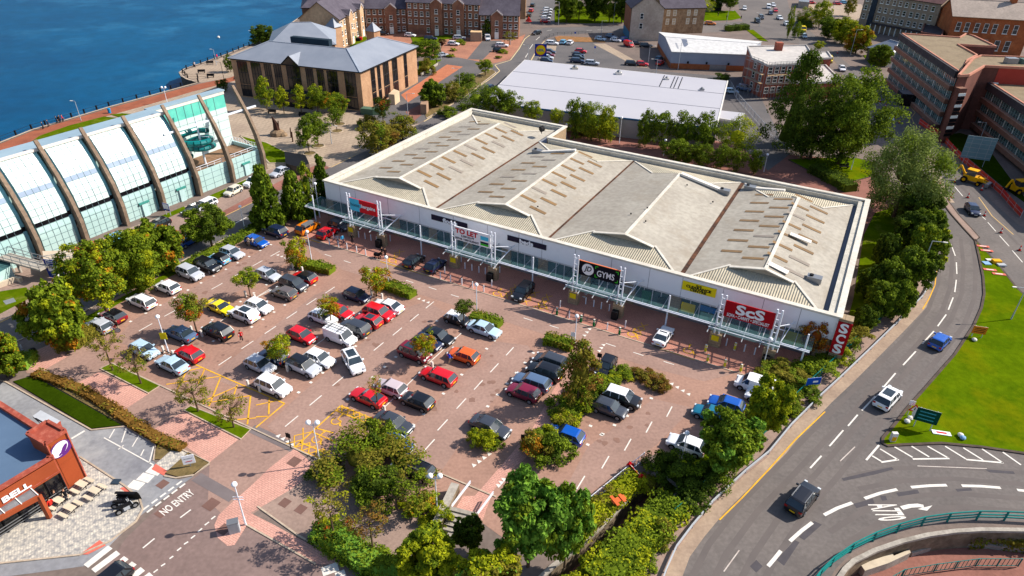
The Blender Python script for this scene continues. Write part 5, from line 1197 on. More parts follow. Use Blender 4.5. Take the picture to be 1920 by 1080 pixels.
def glassbay(par, ob_, A, B, f0, f1, z0, z1, name="glazed_bay"):
 d = (B - A).normalized(); q = MB(); a = V2(A.lerp(B, f0) - ob_, 0); b = V2(A.lerp(B, f1) - ob_, 0); o_ = Vector((d.y, -d.x, 0)) * .06
 q.face([V2(a + o_, z0), V2(b + o_, z0), V2(b + o_, z1), V2(a + o_, z1)], m_glassd)
 for p_ in (a, b): q.bar(V2(p_ + o_, z0), V2(p_ + o_, z1),.12,.12, m_mul)
 for k in range(1,3): p_ = a.lerp(b, k / 3); q.bar(V2(p_ + o_ * 1.6, z0), V2(p_ + o_ * 1.6, z1),.06,.06, m_mul)
 for zz in (z0 + .1,3.0,3.3,6.2, z1): 
  if z0 < zz <= z1: q.bar(V2(a + o_ * 1.7, zz), V2(b + o_ * 1.7, zz),.06,.09, m_mul if zz != 3.3 else m_sand)
 q.build(name, par)
Ah, Bh = V2(F0,9.4), V2(F1,9.4)
for x0, x1 in [(443,461),(469,486),(494,506),(512,525),(572,585),(593,605),(612,631),(645,665)]: glassbay(off, ob, F0, F1, along(x0, Ah, Bh), along(x1, Ah, Bh),.3,8.9)
glassbay(off, ob, F0, F1, along(536, Ah, Bh), along(561, Ah, Bh),.3,9.4)
Ah, Bh = V2(F1,9.2), V2(F2,9.2)
for x0, x1 in [(694,701),(706,711),(717,727),(734,743),(756,761)]: glassbay(off, ob, F1, F2, along(x0, Ah, Bh), along(x1, Ah, Bh),.3,8.9)
q = MB(); f0, f1 = along(530, V2(F0,9.4), V2(F1,9.4)), along(561, V2(F0,9.4), V2(F1,9.4)); a = V2(F0.lerp(F1, f0) - ob - n1 * .55,9.45); b = V2(F0.lerp(F1, f1) - ob - n1 * .55,9.45); c = (a + b) / 2 + Vector((0,0,2.0)); cc = c + n1 * 5.2
q.face([a, b, c], m_glassd); q.face([a, c, cc], m_slate); q.face([c, b, cc], m_slate); q.bar(a, c, .15,.25, m_dark); q.bar(c, b, .15,.25, m_dark); q.build("entrance_gable", off)
q = MB(); a = F0.lerp(F1,.36) - ob; b = F0.lerp(F1,.66) - ob
for k in range(10):
 t0, t1 = k / 10,(k + 1) / 10; z0_, z1_ = 2.2 + 1.1 * math.sin(math.pi * t0),2.2 + 1.1 * math.sin(math.pi * t1); p0, p1 = a.lerp(b, t0), a.lerp(b, t1)
 q.face([V2(p0 - n1 * 3, z0_), V2(p1 - n1 * 3, z1_), V2(p1, z1_ + .3), V2(p0, z0_ + .3)], M("dark_canopy", (34,44,60)))
 q.face([V2(p0 - n1 * 3,0), V2(p1 - n1 * 3,0), V2(p1 - n1 * 3, z1_), V2(p0 - n1 * 3, z0_)], m_glassd)
q.build("entrance_canopy", off)
q = MB(); a, b = V2(G0 + d1 * 8 - ob, 0), V2(G1 - d1 * 2 - ob, 0); q.bar(V2(a, zr - .9), V2(b, zr - .9),1.6,1.6, M("plant_screen", (34,50,62))); q.build("plant_screen", off)
# ---- rear grey roofed hall and two stair towers
A_, B_ = P(503,86,8.5), P(628,82,8.5)
t_, b_ = house("rear_hall", "grey roofed hall between the office and the waterfront flats", rect(A_, B_, 20),8.5,4.0, m_sand, m_slate, hip=6)
def tower(bx, by, ty, wpx, label):
 p = P(bx, by); hh = hgt(p, ty); w_ = wpx * depth(p) / FOC / 1.25; t = thing("stair_tower", label, "tower", p, YAW)
 q = MB(); q.box(-w_ / 2, w_ / 2,-w_ / 2, w_ / 2,0, hh, m_sand); q.box(-w_ / 2 - .05,-w_ / 2 + .3,-w_ / 2 - .05,-w_ / 2 + .3,0, hh - .1, m_stone); q.build("wall", t)
 q = MB(); e = w_ / 2 + .4; c = (0,0, hh + 2.6); k = [(-e, -e, hh),(e, -e, hh),(e, e, hh),(-e, e, hh)]
 for i in range(4): q.face([k[i], k[(i + 1) % 4], c], m_slate)
 q.face(k[::-1], m_dark); q.build("roof", t)
tower(631,92,49,24, "square stone tower with pyramid roof nearest the rear hall"); tower(702,86,57,22, "square stone tower with pyramid roof behind the office ridge")
# ---- brown brick flats
m_brn = M("brown_brick_flats", (146,104,84), c2=(120,84,68), scale=.3, fine=1.5, stain=(.1,(168,130,100),.4)); m_slate2 = M("dark_slate_roof", (94,88,98), c2=(78,72,82), scale=.3, fine=1.5); m_skew = M("pale_skew", (196,186,180))
m_brnl = M("cream_brick_flats", (200,168,134), c2=(176,144,114), scale=.3, fine=1.5)
def flats(label, A, B, dp, floors, fh, rh, cols, wall=None, stairs=(), skip=(), hip=0, doors=True):
 h_ = floors * fh + .3
 t, b = house("block_of_flats", label, rect(A, B, dp), h_, rh, wall or m_brn, m_slate2, hip=hip, group="blocks of flats round the court")
 zs = [.9 + k * fh for k in range(floors)]; xs = [(j + .5) / cols for j in range(cols)]
 xs = [f for f in xs if all(abs(f - s_) > .06 for s_ in stairs)]
 windows(t, b, V2(A, 0), V2(B, 0), zs, xs, .95,1.35, "sill", skip=skip)
 d = (B - A).normalized(); n = Vector((d.y, -d.x, 0)); L_ = (B - A).length
 for s_ in stairs:
  q = MB(); c = V2(A.lerp(B, s_) - b, 0); a0, a1 = c - d * 2.0, c + d * 2.0
  q.prism([(p.x, p.y) for p in (a0 + n * 1.2, a1 + n * 1.2, a1, a0)], 0, h_ - .1, wall or m_brn)
  z0_ = h_ - .1; ap = V2(c + n * 1.2, h_ + 1.5); bk = V2(c - n * 2.2, h_ + 1.5)
  q.face([V2(a0 + n * 1.2, z0_), V2(a1 + n * 1.2, z0_), ap], wall or m_brn); q.face([V2(a1 + n * 1.35, z0_), V2(a1 - n * 1.5, z0_ + .6), bk, ap + n * .15], m_slate2); q.face([V2(a0 + n * 1.35, z0_), ap + n * .15, bk, V2(a0 - n * 1.5, z0_ + .6)], m_slate2)
  q.bar(V2(a0 + n * 1.3, z0_), ap + n * .1,.2,.3, m_skew); q.bar(V2(a1 + n * 1.3, z0_), ap + n * .1,.2,.3, m_skew)
  q.build("stair_bay", t)
  windows(t, b, V2(A.lerp(B, s_) + n * 1.2 - d * .1,0), V2(A.lerp(B, s_) + n * 1.2 + d * .1,0), [.9 + k * fh + 1.2 for k in range(floors - 1)], [.5], .95,1.3, "sill")
  q = MB(); q.prism([(p.x, p.y) for p in (c - d * .7 + n * 1.3, c + d * .7 + n * 1.3, c + d * .7 + n * 1.2, c - d * .7 + n * 1.2)], 0,2.3, m_winfr); q.build("door", t)
 return t, b
pa, pb = P(689,62), P(764,62)
flats("three storey brown brick flats left of the taller block", pa, pb, 12,3,2.7,4.6,7, stairs=(.62,))
pa, pb = P(765,63), P(899,69)
flats("four storey brown brick flats with two gabled stair bays facing the court", pa, pb, 12,4,2.6,4.6,12, stairs=(.42,.72), skip=[(0,0),(0,1),(0,2)])
pa, pb = P(900,71), P(972,73)
flats("lower three storey brown brick flats at the right end of the court", pa, pb, 11,3,2.5,4.2,7, stairs=(.44,))
pa, pb = P(642,92), P(688,60)
flats("sunlit cream brick flats running back to the water", pa, pb, 13,3,2.95,4.8,9, wall=m_brnl, stairs=(.3,.72))
pa, pb = P(572,62), P(640,60)
house("block_of_flats", "slate roofed waterfront flats behind the rear hall", rect(pa, pb, 16),8.5,4.6, m_brn, m_slate2, hip=6, group="blocks of flats round the court")
pa, pb = P(898,34), P(985,36)
t, b = house("block_of_flats", "tall stone block rising behind the lowest flats", rect(pa, pb, 12),12,4, M("buff_stone", (176,140,104), c2=(150,116,88), fine=1.5), m_slate2); windows(t, b, pa, pb, [1.2,4.2,7.2,9.8], [.1,.25,.42,.6,.78], 1.2,1.7, "dark")
q = MB(); p = P(893,76); q.box(p.x - 1.9, p.x + 1.9, p.y - 1.5, p.y + 1.5,0,3.0, M("store_cladding", (176,150,126)), M("store_roof", (220,184,140))); q.build("bin_store", label="cream flat roofed bin store beside the white van in the court", cat="bin store")
q = MB(); p = P(738,191); q.prism([(v.x, v.y) for v in pp((730,196),(741,197),(750,190),(740,186))], 0,2.6, M("store_cream", (214,190,160))); q.build("electric_cabin", label="cream box shaped substation at the foot of the office side", cat="cabin")
q = MB(); q.prism([(v.x, v.y) for v in pp((789,214),(800,215),(804,208),(793,204))], 0,2.4, M("gate_stone", (170,140,116), c2=(140,112,92))); q.build("gate_pier", label="square stone gate pier at the office entrance", cat="gate pier")
q = MB()
l = pp((680,212),(700,214),(722,210),(726,216),(690,216)); q.wallstrip([(p.x, p.y) for p in pp((680,212),(700,214),(722,212))], 2.0,0,1.4, M("green_bin_store", (86,110,90))); q.build("recycling_enclosure", label="grey green recycling enclosure at the office corner", cat="enclosure")
# ---- stone tenements
m_harl = M("grey_render_gable", (186,172,158), c2=(160,146,134), scale=.15, fine=1.5, stain=(.12,(140,124,112),.5)); m_rub = M("rubble_stone", (170,140,108), c2=(128,100,76), scale=.7, fine=2.5); m_redst = M("red_stone", (150,100,74), c2=(120,78,60), scale=.5, fine=2)
pf0, pf1 = P(1179,76), P(1238,77); dd_ = (pf1 - pf0).normalized(); nb = Vector((-dd_.y, dd_.x, 0))
t, b = house("stone_tenement", "tall grey rendered gable of a stone tenement at the store car park", [pf0 + nb * 14, pf0, pf1, pf1 + nb * 14], 10.8,4.2, m_harl, m_slate2)
windows(t, b, pf0 + nb * 13.5, pf0, [3.6,6.4,9.0 - .5], [.15,.3,.5,.68,.86], 1.1,1.7, "dark"); windows(t, b, pf0, pf1, [4.0,7.2], [.33], 1.0,1.7)
q = MB(); a = pf0 + nb * 14 - b; c = pf0 - b; o_ = -dd_ * .15
q.face([V2(a + o_, 0), V2(c + o_, 0), V2(c + o_, 2.9), V2(a + o_, 2.9)], M("blue_shopfront", (70,120,150))); q.face([V2(a + o_, 2.9), V2(c + o_, 2.9), V2(c + o_, 10.6), V2(a + o_, 10.6)], m_redst); q.build("shopfront", t)
pa, pb = P(1236,64), P(1316,62)
t, b = house("stone_tenement", "rubble stone tenement with a pale end gable behind the white roofed warehouse", rect(pa, pb, 11),9.0,4.0, m_rub, m_slate2)
windows(t, b, pa, pb, [3.4,6.3], [.15,.3,.62,.78], 1.0,1.7, "pale")
q = MB(); e_ = pb - b; n_ = (pb - pa).normalized(); nn = Vector((-n_.y, n_.x, 0)); q.face([V2(e_ + n_ * .05,0), V2(e_ + n_ * .05 + nn * 11,0), V2(e_ + n_ * .05 + nn * 11,9), V2(e_ + n_ * .05 + nn * 5.5,12.9), V2(e_ + n_ * .05,9)], m_harl); q.build("end_gable", t)
q = MB(); pm = pa.lerp(pb, .5) + nn * 5.5 - b; q.box(pm.x - .7, pm.x + .7, pm.y - .5, pm.y + .5,12,14.5, m_rub); q.build("chimney", t)
# ---- warehouse with white roof
m_wroof = M("white_sheet_roof", (206,204,202), c2=(196,194,194), scale=.15, fine=1); m_gclad = M("grey_blue_cladding", (158,164,178), c2=(144,150,166), scale=.2, wave=('X', 3,.2,0,0)); m_obrick = M("orange_brick_base", (176,104,66), c2=(150,86,54), scale=.6, fine=2)
hw = 4.9; q0, q1 = P(1256,128), P(1401,134); q3 = V2(P(1236,60, hw),0); q2 = V2(P(1428,78, hw),0)
t, b = house("warehouse", "white roofed warehouse with blue grey cladding over an orange brick base", [q0, q1, q2, q3], hw, 1.3, m_gclad, m_wroof, over=.2, kerbm=m_wroof)
q = MB(); l = [p - b for p in (q0, q1, q2, q3)]
for a, c in ((l[0], l[1]),(l[3], l[0])):
 d = (c - a).normalized(); o_ = Vector((d.y, -d.x, 0)) * .1; q.face([V2(a + o_, 0), V2(c + o_, 0), V2(c + o_, 1.55), V2(a + o_, 1.55)], m_obrick)
d = (l[1] - l[0]).normalized(); o_ = Vector((d.y, -d.x, 0)) * .16; a = l[0].lerp(l[1], .51); c = l[0].lerp(l[1], .72); q.face([V2(a + o_, 0), V2(c + o_, 0), V2(c + o_, 1.5), V2(a + o_, 1.5)], m_metal)
q.build("brick_base", t)
q = MB()
for f0, f1, g0, g1, m in [(.17,.23,.08,.92, m_skyg),(.08,.1,.2,.6, m_skyg),(.3,.325,.25,.6, m_skyg),(.36,.385,.25,.6, m_skyg),(.5,.525,.25,.6, m_skyg),(.56,.585,.25,.6, m_skyg),(.74,.765,.25,.6, m_skyg),(.8,.825,.25,.6, m_skyg)]:
 def rp_(f, g_): 
  fr = l[0].lerp(l[1], f); bk = (l[0].lerp(l[1], f)).lerp((l[3].lerp(l[2], f)),.5); p = fr.lerp(bk, g_); return V2(p, hw + 1.3 * g_ + .04)
 q.face([rp_(f0, g0), rp_(f1, g0), rp_(f1, g1), rp_(f0, g1)], M("roof_panel_grey", (112,120,138)) if f0 == .17 else M("roof_panel_pale", (158,160,168)))
q.build("rooflight", t)
q = MB()
for f in (.22,.46,.74): p = l[0].lerp(l[1], f) + o_ * 2; q.box(p.x - .25, p.x + .25, p.y - .2, p.y + .1,1.7,2.3, m_dark)
q.build("wall_lamp", t)
# ---- discount store with the big pale roof
hs = 4.4; R0, R1, R2, R3, R4 = P(903,191, hs), P(1343,240, hs), P(1364,154, hs - .3), P(984,114, hs - .3), P(960,135, hs)
store = thing("discount_store", "long flat discount store with pale grey roof and blue eaves", "supermarket", V2(R0,0)); sb = V2(R0,0)
m_sroof = M("pale_membrane_roof", (180,178,184), c2=(174,172,180), scale=.06, rough=.6); m_swall = M("silver_cladding", (166,164,170), c2=(150,148,156), scale=.3, rough=.5, wave=('Z', 4,.2)); m_blue = M("blue_eaves", (50,110,160), var=.05)
q = MB(); l = [V2(p - sb, 0) for p in (R0, R1, R2, R3, R4)]
for i in range(5): q.face([V2(l[i], 0), V2(l[(i + 1) % 5], 0), V2(l[(i + 1) % 5], hs - .4), V2(l[i], hs - .4)], m_swall)
q.build("wall", store)
q = MB(); zt_ = [hs, hs, hs + .9 - 1.0, hs - .1, hs]
tp = [V2(l[0], hs), V2(l[1], hs), V2(l[2], hs), V2(l[3], hs), V2(l[4], hs)]; q.face(tp, m_sroof); q.face([v - Vector((0,0,.3)) for v in tp][::-1], m_sroof)
q.bar(tp[0] - Vector((0,0,.15)), tp[1] - Vector((0,0,.15)),.1,.34, m_blue)
q.bar(tp[1] - Vector((0,0,.1)), tp[2] - Vector((0,0,.1)),.3,.4, m_white)
for i in (2,3,4): q.bar(tp[i] - Vector((0,0,.15)), tp[(i + 1) % 5] - Vector((0,0,.15)),.12,.32, m_white)
q.build("roof", store)
q = MB(); m_seam = M("roof_seam", (150,150,160))
for g_ in (.36,.68): q.bar(tp[0].lerp(tp[3], g_) + Vector((0,0,.03)), tp[1].lerp(tp[2], g_) + Vector((0,0,.03)),.14,.06, m_seam)
for f in (.71,.76,.775,.795): q.bar(tp[0].lerp(tp[1], f).lerp(tp[3].lerp(tp[2], f),.69) + Vector((0,0,.05)), tp[0].lerp(tp[1], f).lerp(tp[3].lerp(tp[2], f),.97) + Vector((0,0,.05)),.16,.08, m_dark)
q.build("roof_seam", store)
def roofbox(px0, py0, w_, h_, m, nm="roof_vent"):
 q = MB(); p = P(px0, py0, hs) - sb; q.box(p.x - w_ / 2, p.x + w_ / 2, p.y - w_ / 2, p.y + w_ / 2, hs, hs + h_, m); q.ball((p.x, p.y, hs + h_), w_ * .4, m_metal, 8,5); q.build(nm, store)
roofbox(1160,139,1.6,.5, m_white); roofbox(1250,149,1.1,.4, m_white); roofbox(1316,169,1.0,.4, m_metal); roofbox(1078,129,1.6,.4, M("cream_box", (206,196,180)))
q = MB(); l2 = [V2(p - sb, 0) for p in (P(1346,222,3.1), P(1388,229,3.1), P(1397,212,3.1), P(1352,207,3.1))]
q.prism([(p.x, p.y) for p in l2], 0,3.1, m_swall, m_sroof); q.bar(V2(l2[0], 3.0), V2(l2[1], 3.0),.2,.5, m_white); q.build("delivery_bay", store)
# ---- scaffolded brick buildings
m_rbrick = M("red_brick_terrace", (166,92,72), c2=(136,72,58), scale=.4, fine=2, stain=(.3,(190,130,104),.4)); m_wflat = M("white_flat_roof", (196,190,184), c2=(178,172,168), scale=.2, fine=1)
blk = thing("brick_building", "red brick building with white flat roofs wrapped in scaffolding", "building", P(1400,170)); bb = Vector(blk.location)
for zz, l, er in [(8.6, [(1402,86),(1512,84),(1526,104),(1524,116),(1440,121),(1412,108)], 0),(6.4, [(1524,97),(1552,96),(1560,107),(1526,109)], 0),(4.6, [(1478,124),(1548,121),(1578,151),(1500,155),(1462,142)], 0)]:
 flat_block("x", None, [P(x, y, zz) for x, y in l], zz, m_rbrick, m_wflat, par=blk, edge=m_wflat)
q = MB(); p = P(1459,92,8.6) - bb; q.box(p.x - .9, p.x + .9, p.y - .9, p.y + .9,8,10.4, m_rbrick); q.build("chimney", blk)
A_ = P(1412,108,8.6); B_ = P(1440,121,8.6); windows(blk, bb, V2(A_, 0), V2(B_, 0), [1.2,3.9,6.3], [.25,.7], 1.1,1.5); A_, B_ = B_, P(1524,116,8.6); windows(blk, bb, V2(A_, 0), V2(B_, 0), [1.2,3.9,6.3], [.08,.22,.36,.5,.64,.8], 1.1,1.5)
q = MB(); n = 9; A_, B_ = V2(P(1408,110,8.6),0) - bb, V2(P(1440,123,8.6),0) - bb; C_ = V2(P(1526,119,8.6),0) - bb
for a, c, n in ((A_, B_, 4),(B_, C_, 8)):
 d = (c - a).normalized(); o_ = Vector((d.y, -d.x, 0))
 for k in range(n + 1):
  for w_ in (.4,1.5): p = a.lerp(c, k / n) + o_ * w_; q.bar(V2(p, 0), V2(p, 9.6),.07,.07, m_metal)
 for z_ in (2,4.2,6.4,8.6,9.5):
  for w_ in (.4,1.5): q.bar(V2(a + o_ * w_, z_), V2(c + o_ * w_, z_),.07,.07, m_metal)
 for z_ in (4.1,6.3): q.bar(V2(a + o_ * .95, z_), V2(c + o_ * .95, z_),.8,.06, M("scaffold_board", (190,160,120)))
q.build("scaffolding", blk)
# ---- brutalist offices on the right
m_rb2 = M("dark_red_brick", (120,76,66), c2=(98,62,54), scale=.3, fine=2); m_spn = M("brown_spandrel", (142,104,88), c2=(118,86,72), scale=.4, fine=2); m_grit = M("mossy_flat_roof", (146,128,104), c2=(122,106,84), scale=.3, fine=2, stain=(.3,(118,108,80),.5)); m_cop2 = M("red_coping", (198,138,116), c2=(176,120,100)); m_fsc = M("dark_fascia", (76,70,72), c2=(58,54,58), scale=.5)
m_rpan = M("red_panel", (176,70,58), c2=(160,60,50), scale=.3); m_owin = M("office_glass", (96,122,122), c2=(38,54,60), scale=1.2, detail=2, rough=.1, spec=.7)
def banded(par, bo, A, B, zt_, floors, fh, out=.5):
 A, B = V2(A - bo, 0), V2(B - bo, 0); d = (B - A).normalized(); L_ = (B - A).length; o_ = Vector((d.y, -d.x, 0))
 q = MB(); a, b = A + o_ * .05, B + o_ * .05; q.bar(V2(a + o_ * .3, zt_ - .85), V2(b + o_ * .3, zt_ - .85),.9,1.5, m_fsc); q.build("roof_fascia", par)
 for f in range(floors):
  z0_ = zt_ - 1.6 - (f + 1) * fh
  q = MB(); n = int(L_ / 1.1); q.face([V2(a + o_ * .1, z0_ + 1.15), V2(b + o_ * .1, z0_ + 1.15), V2(b + o_ * .1, z0_ + fh), V2(a + o_ * .1, z0_ + fh)], m_owin)
  for k in range(n + 1): p = a.lerp(b, k / n) + o_ * .14; q.bar(V2(p, z0_ + 1.1), V2(p, z0_ + fh),.1,.12, m_winfr if k % 4 == 0 else M("grey_green_frame", (130,150,150)))
  q.bar(V2(a + o_ * .16, z0_ + 1.85), V2(b + o_ * .16, z0_ + 1.85),.06,.06, M("grey_green_frame", (130,150,150))); q.build("window_strip", par)
  q = MB(); q.bar(V2(a + o_ * out, z0_ + .6), V2(b + o_ * out, z0_ + .6),.9,1.0, m_spn); q.bar(V2(a + o_ * out, z0_ + 1.12), V2(b + o_ * out, z0_ + 1.12),.94,.08, M("spandrel_cap", (190,150,130))); q.build("spandrel", par)
zt_ = 13.4
ofc = thing("office_block", "four storey brown office block with long banded windows and a mossy flat roof", "office", V2(P(1800,132, zt_),0)); oo = Vector(ofc.location)
top = [P(x, y, zt_) for x, y in [(1692,62),(1800,133),(1815,111),(1832,102),(1796,82),(1868,86),(1826,66),(1812,62),(1800,69)]]
flat_block("x", None, top, zt_, m_rb2, m_grit, par=ofc, edge=m_cop2)
banded(ofc, oo, top[0], top[1], zt_, 4,2.95)
q = MB(); pdr = top[0].lerp(top[1], .52) - oo; d = (top[1] - top[0]).normalized(); o_ = Vector((d.y, -d.x, 0)); c = pdr + o_ * 2
q.prism([(p.x, p.y) for p in (c - d * 2 + o_ * 1.5, c + d * 2 + o_ * 1.5, c + d * 2 - o_ * 2, c - d * 2 - o_ * 2)], 0,3.0, m_glassd, m_metal); q.build("porch", ofc)
zt2 = 14.6
lk = thing("office_block", "dark red brick link block with a red panelled upper wall and white stair windows", "office", V2(P(1815,138, zt2),0)); lo = Vector(lk.location)
top2 = [P(x, y, zt2) for x, y in [(1798,140),(1817,139),(1846,122),(1970,128),(1985,108),(1840,103),(1826,108)]]
flat_block("x", None, top2, zt2, m_rb2, m_grit, par=lk, edge=m_cop2)
a, c = V2(top2[0] - lo, 0), V2(top2[1] - lo, 0); d = (c - a).normalized(); o_ = Vector((d.y, -d.x, 0)); c1 = a.lerp(c, .1); c2 = a.lerp(c, .8)
q = MB(); q.prism([(p.x, p.y) for p in (c1, c2, c2 + o_ * 1.4, c1 + o_ * 1.4)], 0,12, m_rb2, m_spn)
for k in range(12): z_ = 1.6 + k * .8; q.prism([(p.x, p.y) for p in (c1 + o_ * 1.42, c2 + o_ * 1.42, c2 + o_ * 1.5, c1 + o_ * 1.5)], z_, z_ + .6, m_glassd if k % 3 != 2 else m_winfr)
q.build("stair_window", lk)
q = MB(); a, c = V2(top2[2] - lo, 0), V2(top2[3] - lo, 0); d = (c - a).normalized(); o_ = Vector((d.y, -d.x, 0)) * .08; a = a + d * 3.2; q.face([V2(a + o_, 8.6), V2(c + o_, 8.6), V2(c + o_, 14.2), V2(a + o_, 14.2)], m_rpan)
p = a + d * .4 + o_ * 2; q.prism([(v.x, v.y) for v in (p - d * .6, p + d * .6, p + d * .6 + o_, p - d * .6 + o_)], 9,11, m_winfr); q.build("red_panel", lk)
zt3 = 11.0
wg = thing("office_block", "lower brown office wing with banded windows at the right edge", "office", V2(P(1858,153, zt3),0)); wo = Vector(wg.location)
top3 = [P(x, y, zt3) for x, y in [(1856,152),(1990,238),(2060,150),(1930,132)]]; top3[1] = top3[0] + (top3[1] - top3[0]) * 1.6; top3[2] = top3[1] + (top3[1] - top3[0]).cross(Vector((0,0,-1))).normalized() * 14  # wing lengthened out of view; the added length is there to shade the carriageway
flat_block("x", None, top3, zt3, m_rb2, m_grit, par=wg, edge=m_cop2); banded(wg, wo, top3[0], top3[1], zt3,3,2.95)
q = MB(); p = P(1895,116, zt2); q.box(p.x - 1.2, p.x + 1.2, p.y - .8, p.y + .8, zt2 - .3, zt2 + .9, m_metal); q.box(p.x + 2, p.x + 4.2, p.y - .8, p.y + .8, zt2 - .3, zt2 + .8, M("vent_green", (90,110,104))); q.build("roof_vent", label="pair of grey vents on the roof of the dark brick link block", cat="vent")
# ---- orange stone building and grey stone block
m_ornst = M("orange_sandstone", (172,98,58), c2=(142,78,48), scale=.35, fine=2, stain=(.25,(196,128,84),.4)); m_broof = M("buff_slate_roof", (176,160,148), c2=(156,142,132), scale=.3, fine=1.5)
pa, pb = P(1766,96), P(1912,106)
t, b = house("stone_hall", "orange sandstone hall with round headed white windows and pale roof", rect(pa, pb, 15),11.5,4.0, m_ornst, m_broof, over=.5, kerbm=M("stone_cornice", (150,120,92)))
windows(t, b, pa, pb, [6.8], [.1,.21,.335,.45,.56,.7,.82], 1.2,2.6, "sill"); windows(t, b, pa, pb, [1.4], [.1,.3,.5,.66,.79], 1.4,3.0, "sill")
q = MB(); n_ = (pb - pa).normalized(); nn = Vector((-n_.y, n_.x, 0)); p = pa.lerp(pb, .78) + nn * 7.5 - b; q.box(p.x - .8, p.x + .8, p.y - .8, p.y + .8,14.5,18, m_ornst); q.build("chimney", t)
m_grst = M("grey_buff_stone", (156,140,122), c2=(132,118,104), scale=.3, fine=2); m_maroof = M("maroon_slate_roof", (132,96,92), c2=(110,80,78), scale=.3, fine=1.5)
pa, pb = P(1606,54), P(1742,80)
t, b = house("stone_office", "grey stone block with many white windows above a columned ground floor", rect(pa, pb, 13),13.0,3.6, m_grst, m_maroof)
windows(t, b, pa, pb, [4.2,7.2,10.2], [.05,.13,.25,.33,.42,.5,.58,.67,.75,.83,.92], 1.0,1.5, "sill")
q = MB(); l0, l1 = pa - b, pb - b; d = (l1 - l0).normalized(); o_ = Vector((d.y, -d.x, 0)); q.prism([(p.x, p.y) for p in (l0.lerp(l1,.17) + o_ * 1.2, l1 + o_ * 1.2, l1 + o_ * .05, l0.lerp(l1,.17) + o_ * .05)], 2.8,3.3, m_fsc)
for k in range(12): p = l0.lerp(l1,.2 + k * .07) + o_ * 1.0; q.cyl(V2(p, 0), V2(p, 2.8),.2,.2,6, m_winfr)
q.build("colonnade", t)
q = MB(); q.prism([(p.x, p.y) for p in (l0.lerp(l1,.12) + o_ * .4, l0.lerp(l1,.19) + o_ * .4, l0.lerp(l1,.19) + o_ * .05, l0.lerp(l1,.12) + o_ * .05)], 0,13, M("dark_stair_glazing", (50,60,72))); q.build("stair_glazing", t)
flat_block("annexe", "dark red brick annexe between the grey stone block and the orange hall", [P(x, y, 6) for x, y in [(1728,60),(1766,66),(1772,44),(1736,41)]], 6, m_rb2, m_fsc)
pa, pb = P(1622,112), P(1664,126)
t, b = house("pub", "low slate roofed house tucked beside the office block", rect(pa, pb, 9),4.0,2.6, M("dark_render", (96,86,78)), m_slate, hip=3)
q = MB(); pa, pb = P(1660,126), P(1674,126); q.wallstrip([(pa.x, pa.y),(pb.x, pb.y)], .2,0,3.4, m_white); q.build("hoarding", label="plain white hoarding beside the round green roadside tree", cat="hoarding")
q = MB(); q.prism([(p.x, p.y) for p in pp((1495,14),(1515,16),(1514,8),(1497,6))], 0,2.6, m_conc, m_metal); q.build("shelter", label="small grey roofed shelter in the square at the top", cat="shelter")
q = MB(); q.prism([(p.x, p.y) for p in pp((1338,20),(1352,21),(1352,12),(1340,11))], 0,3, m_dark, m_slate2); q.build("pavilion", label="low dark pavilion behind the green lawn at the top", cat="pavilion")
q = MB(); q.prism([(v.x, v.y) for v in pp((536,299),(575,306),(582,322),(566,330),(538,322))], 0,1.7, M("slatted_screen", (96,84,72), c2=(70,62,54), fine=4), m_dark); q.build("bin_compound", label="brown slatted bin compound beside the silver parked saloon", cat="bin compound")
# ---- restaurant with the orange brown tower
m_cop = M("copper_brown_panel", (160,78,46), c2=(144,68,40), scale=.3, rough=.5); m_cop_d = M("red_brown_coping", (168,84,66), c2=(140,66,54), scale=1, stain=(2,(196,130,110),.4)); m_rroof = M("blue_grey_membrane", (92,114,140), c2=(82,104,130), scale=.15)
zr_ = 4.6
fr1, fr0 = P(93,858, zr_), P(0,914, zr_); dfr = (fr0 - fr1).normalized(); bk1, bk0 = P(96,818, zr_), P(0,757, zr_); dbk = (bk0 - bk1).normalized()
c0 = fr1 + dfr * 22; c3 = bk1 + dbk * 26
rest = thing("restaurant", "orange brown restaurant with blue grey roof and tall sign tower", "restaurant", V2(fr1,0)); rb = Vector(rest.location)
l = [V2(p - rb, 0) for p in (fr1, bk1, c3, c0)]
q = MB(); q.prism([(p.x, p.y) for p in l], 0, zr_ - .35, m_glassd, m_rroof); q.build("roof", rest)
q = MB()
for i in range(4): q.bar(V2(l[i], zr_ - .2), V2(l[(i + 1) % 4], zr_ - .2),.5,.45, m_cop_d)
q.build("parapet", rest)
d = dfr; o_ = Vector((-d.y, d.x, 0)); 
if o_.dot(fr1 - bk1) < 0: o_ = -o_
q = MB(); a = V2(l[0] - d * .1,0) + o_ * .3; c = V2(l[3], 0) + o_ * .3; q.bar(V2(a, 3.65), V2(c, 3.65),.25,1.6, m_cop); q.bar(V2(a + o_ * .16,3.1), V2(c + o_ * .16,3.1),.06,.06, m_cop_d); q.bar(V2(a + o_ * .02,4.42), V2(c + o_ * .02,4.42),.1,.06, m_winfr); q.build("fascia", rest)
q = MB()
for k in range(16): p = a + d * (k * 1.3); q.bar(V2(p - o_ * .1,0), V2(p - o_ * .1,2.85),.12,.1, m_dark)
for z_ in (.3,.6,.9): q.bar(V2(a, z_), V2(c, z_),.05,.06, m_metal)
q.build("window_frame", rest)
tb0, tb1 = P(126,919), P(161,894); th = hgt(tb0,833); tw = (tb1 - tb0); td = tw.normalized(); tn = Vector((-td.y, td.x, 0))
l = [tb0 - rb, tb1 - rb, tb1 + tn * 2.6 - rb, tb0 + tn * 2.6 - rb]; q = MB(); q.prism([(p.x, p.y) for p in l], 0, th, m_cop, m_cop_d)
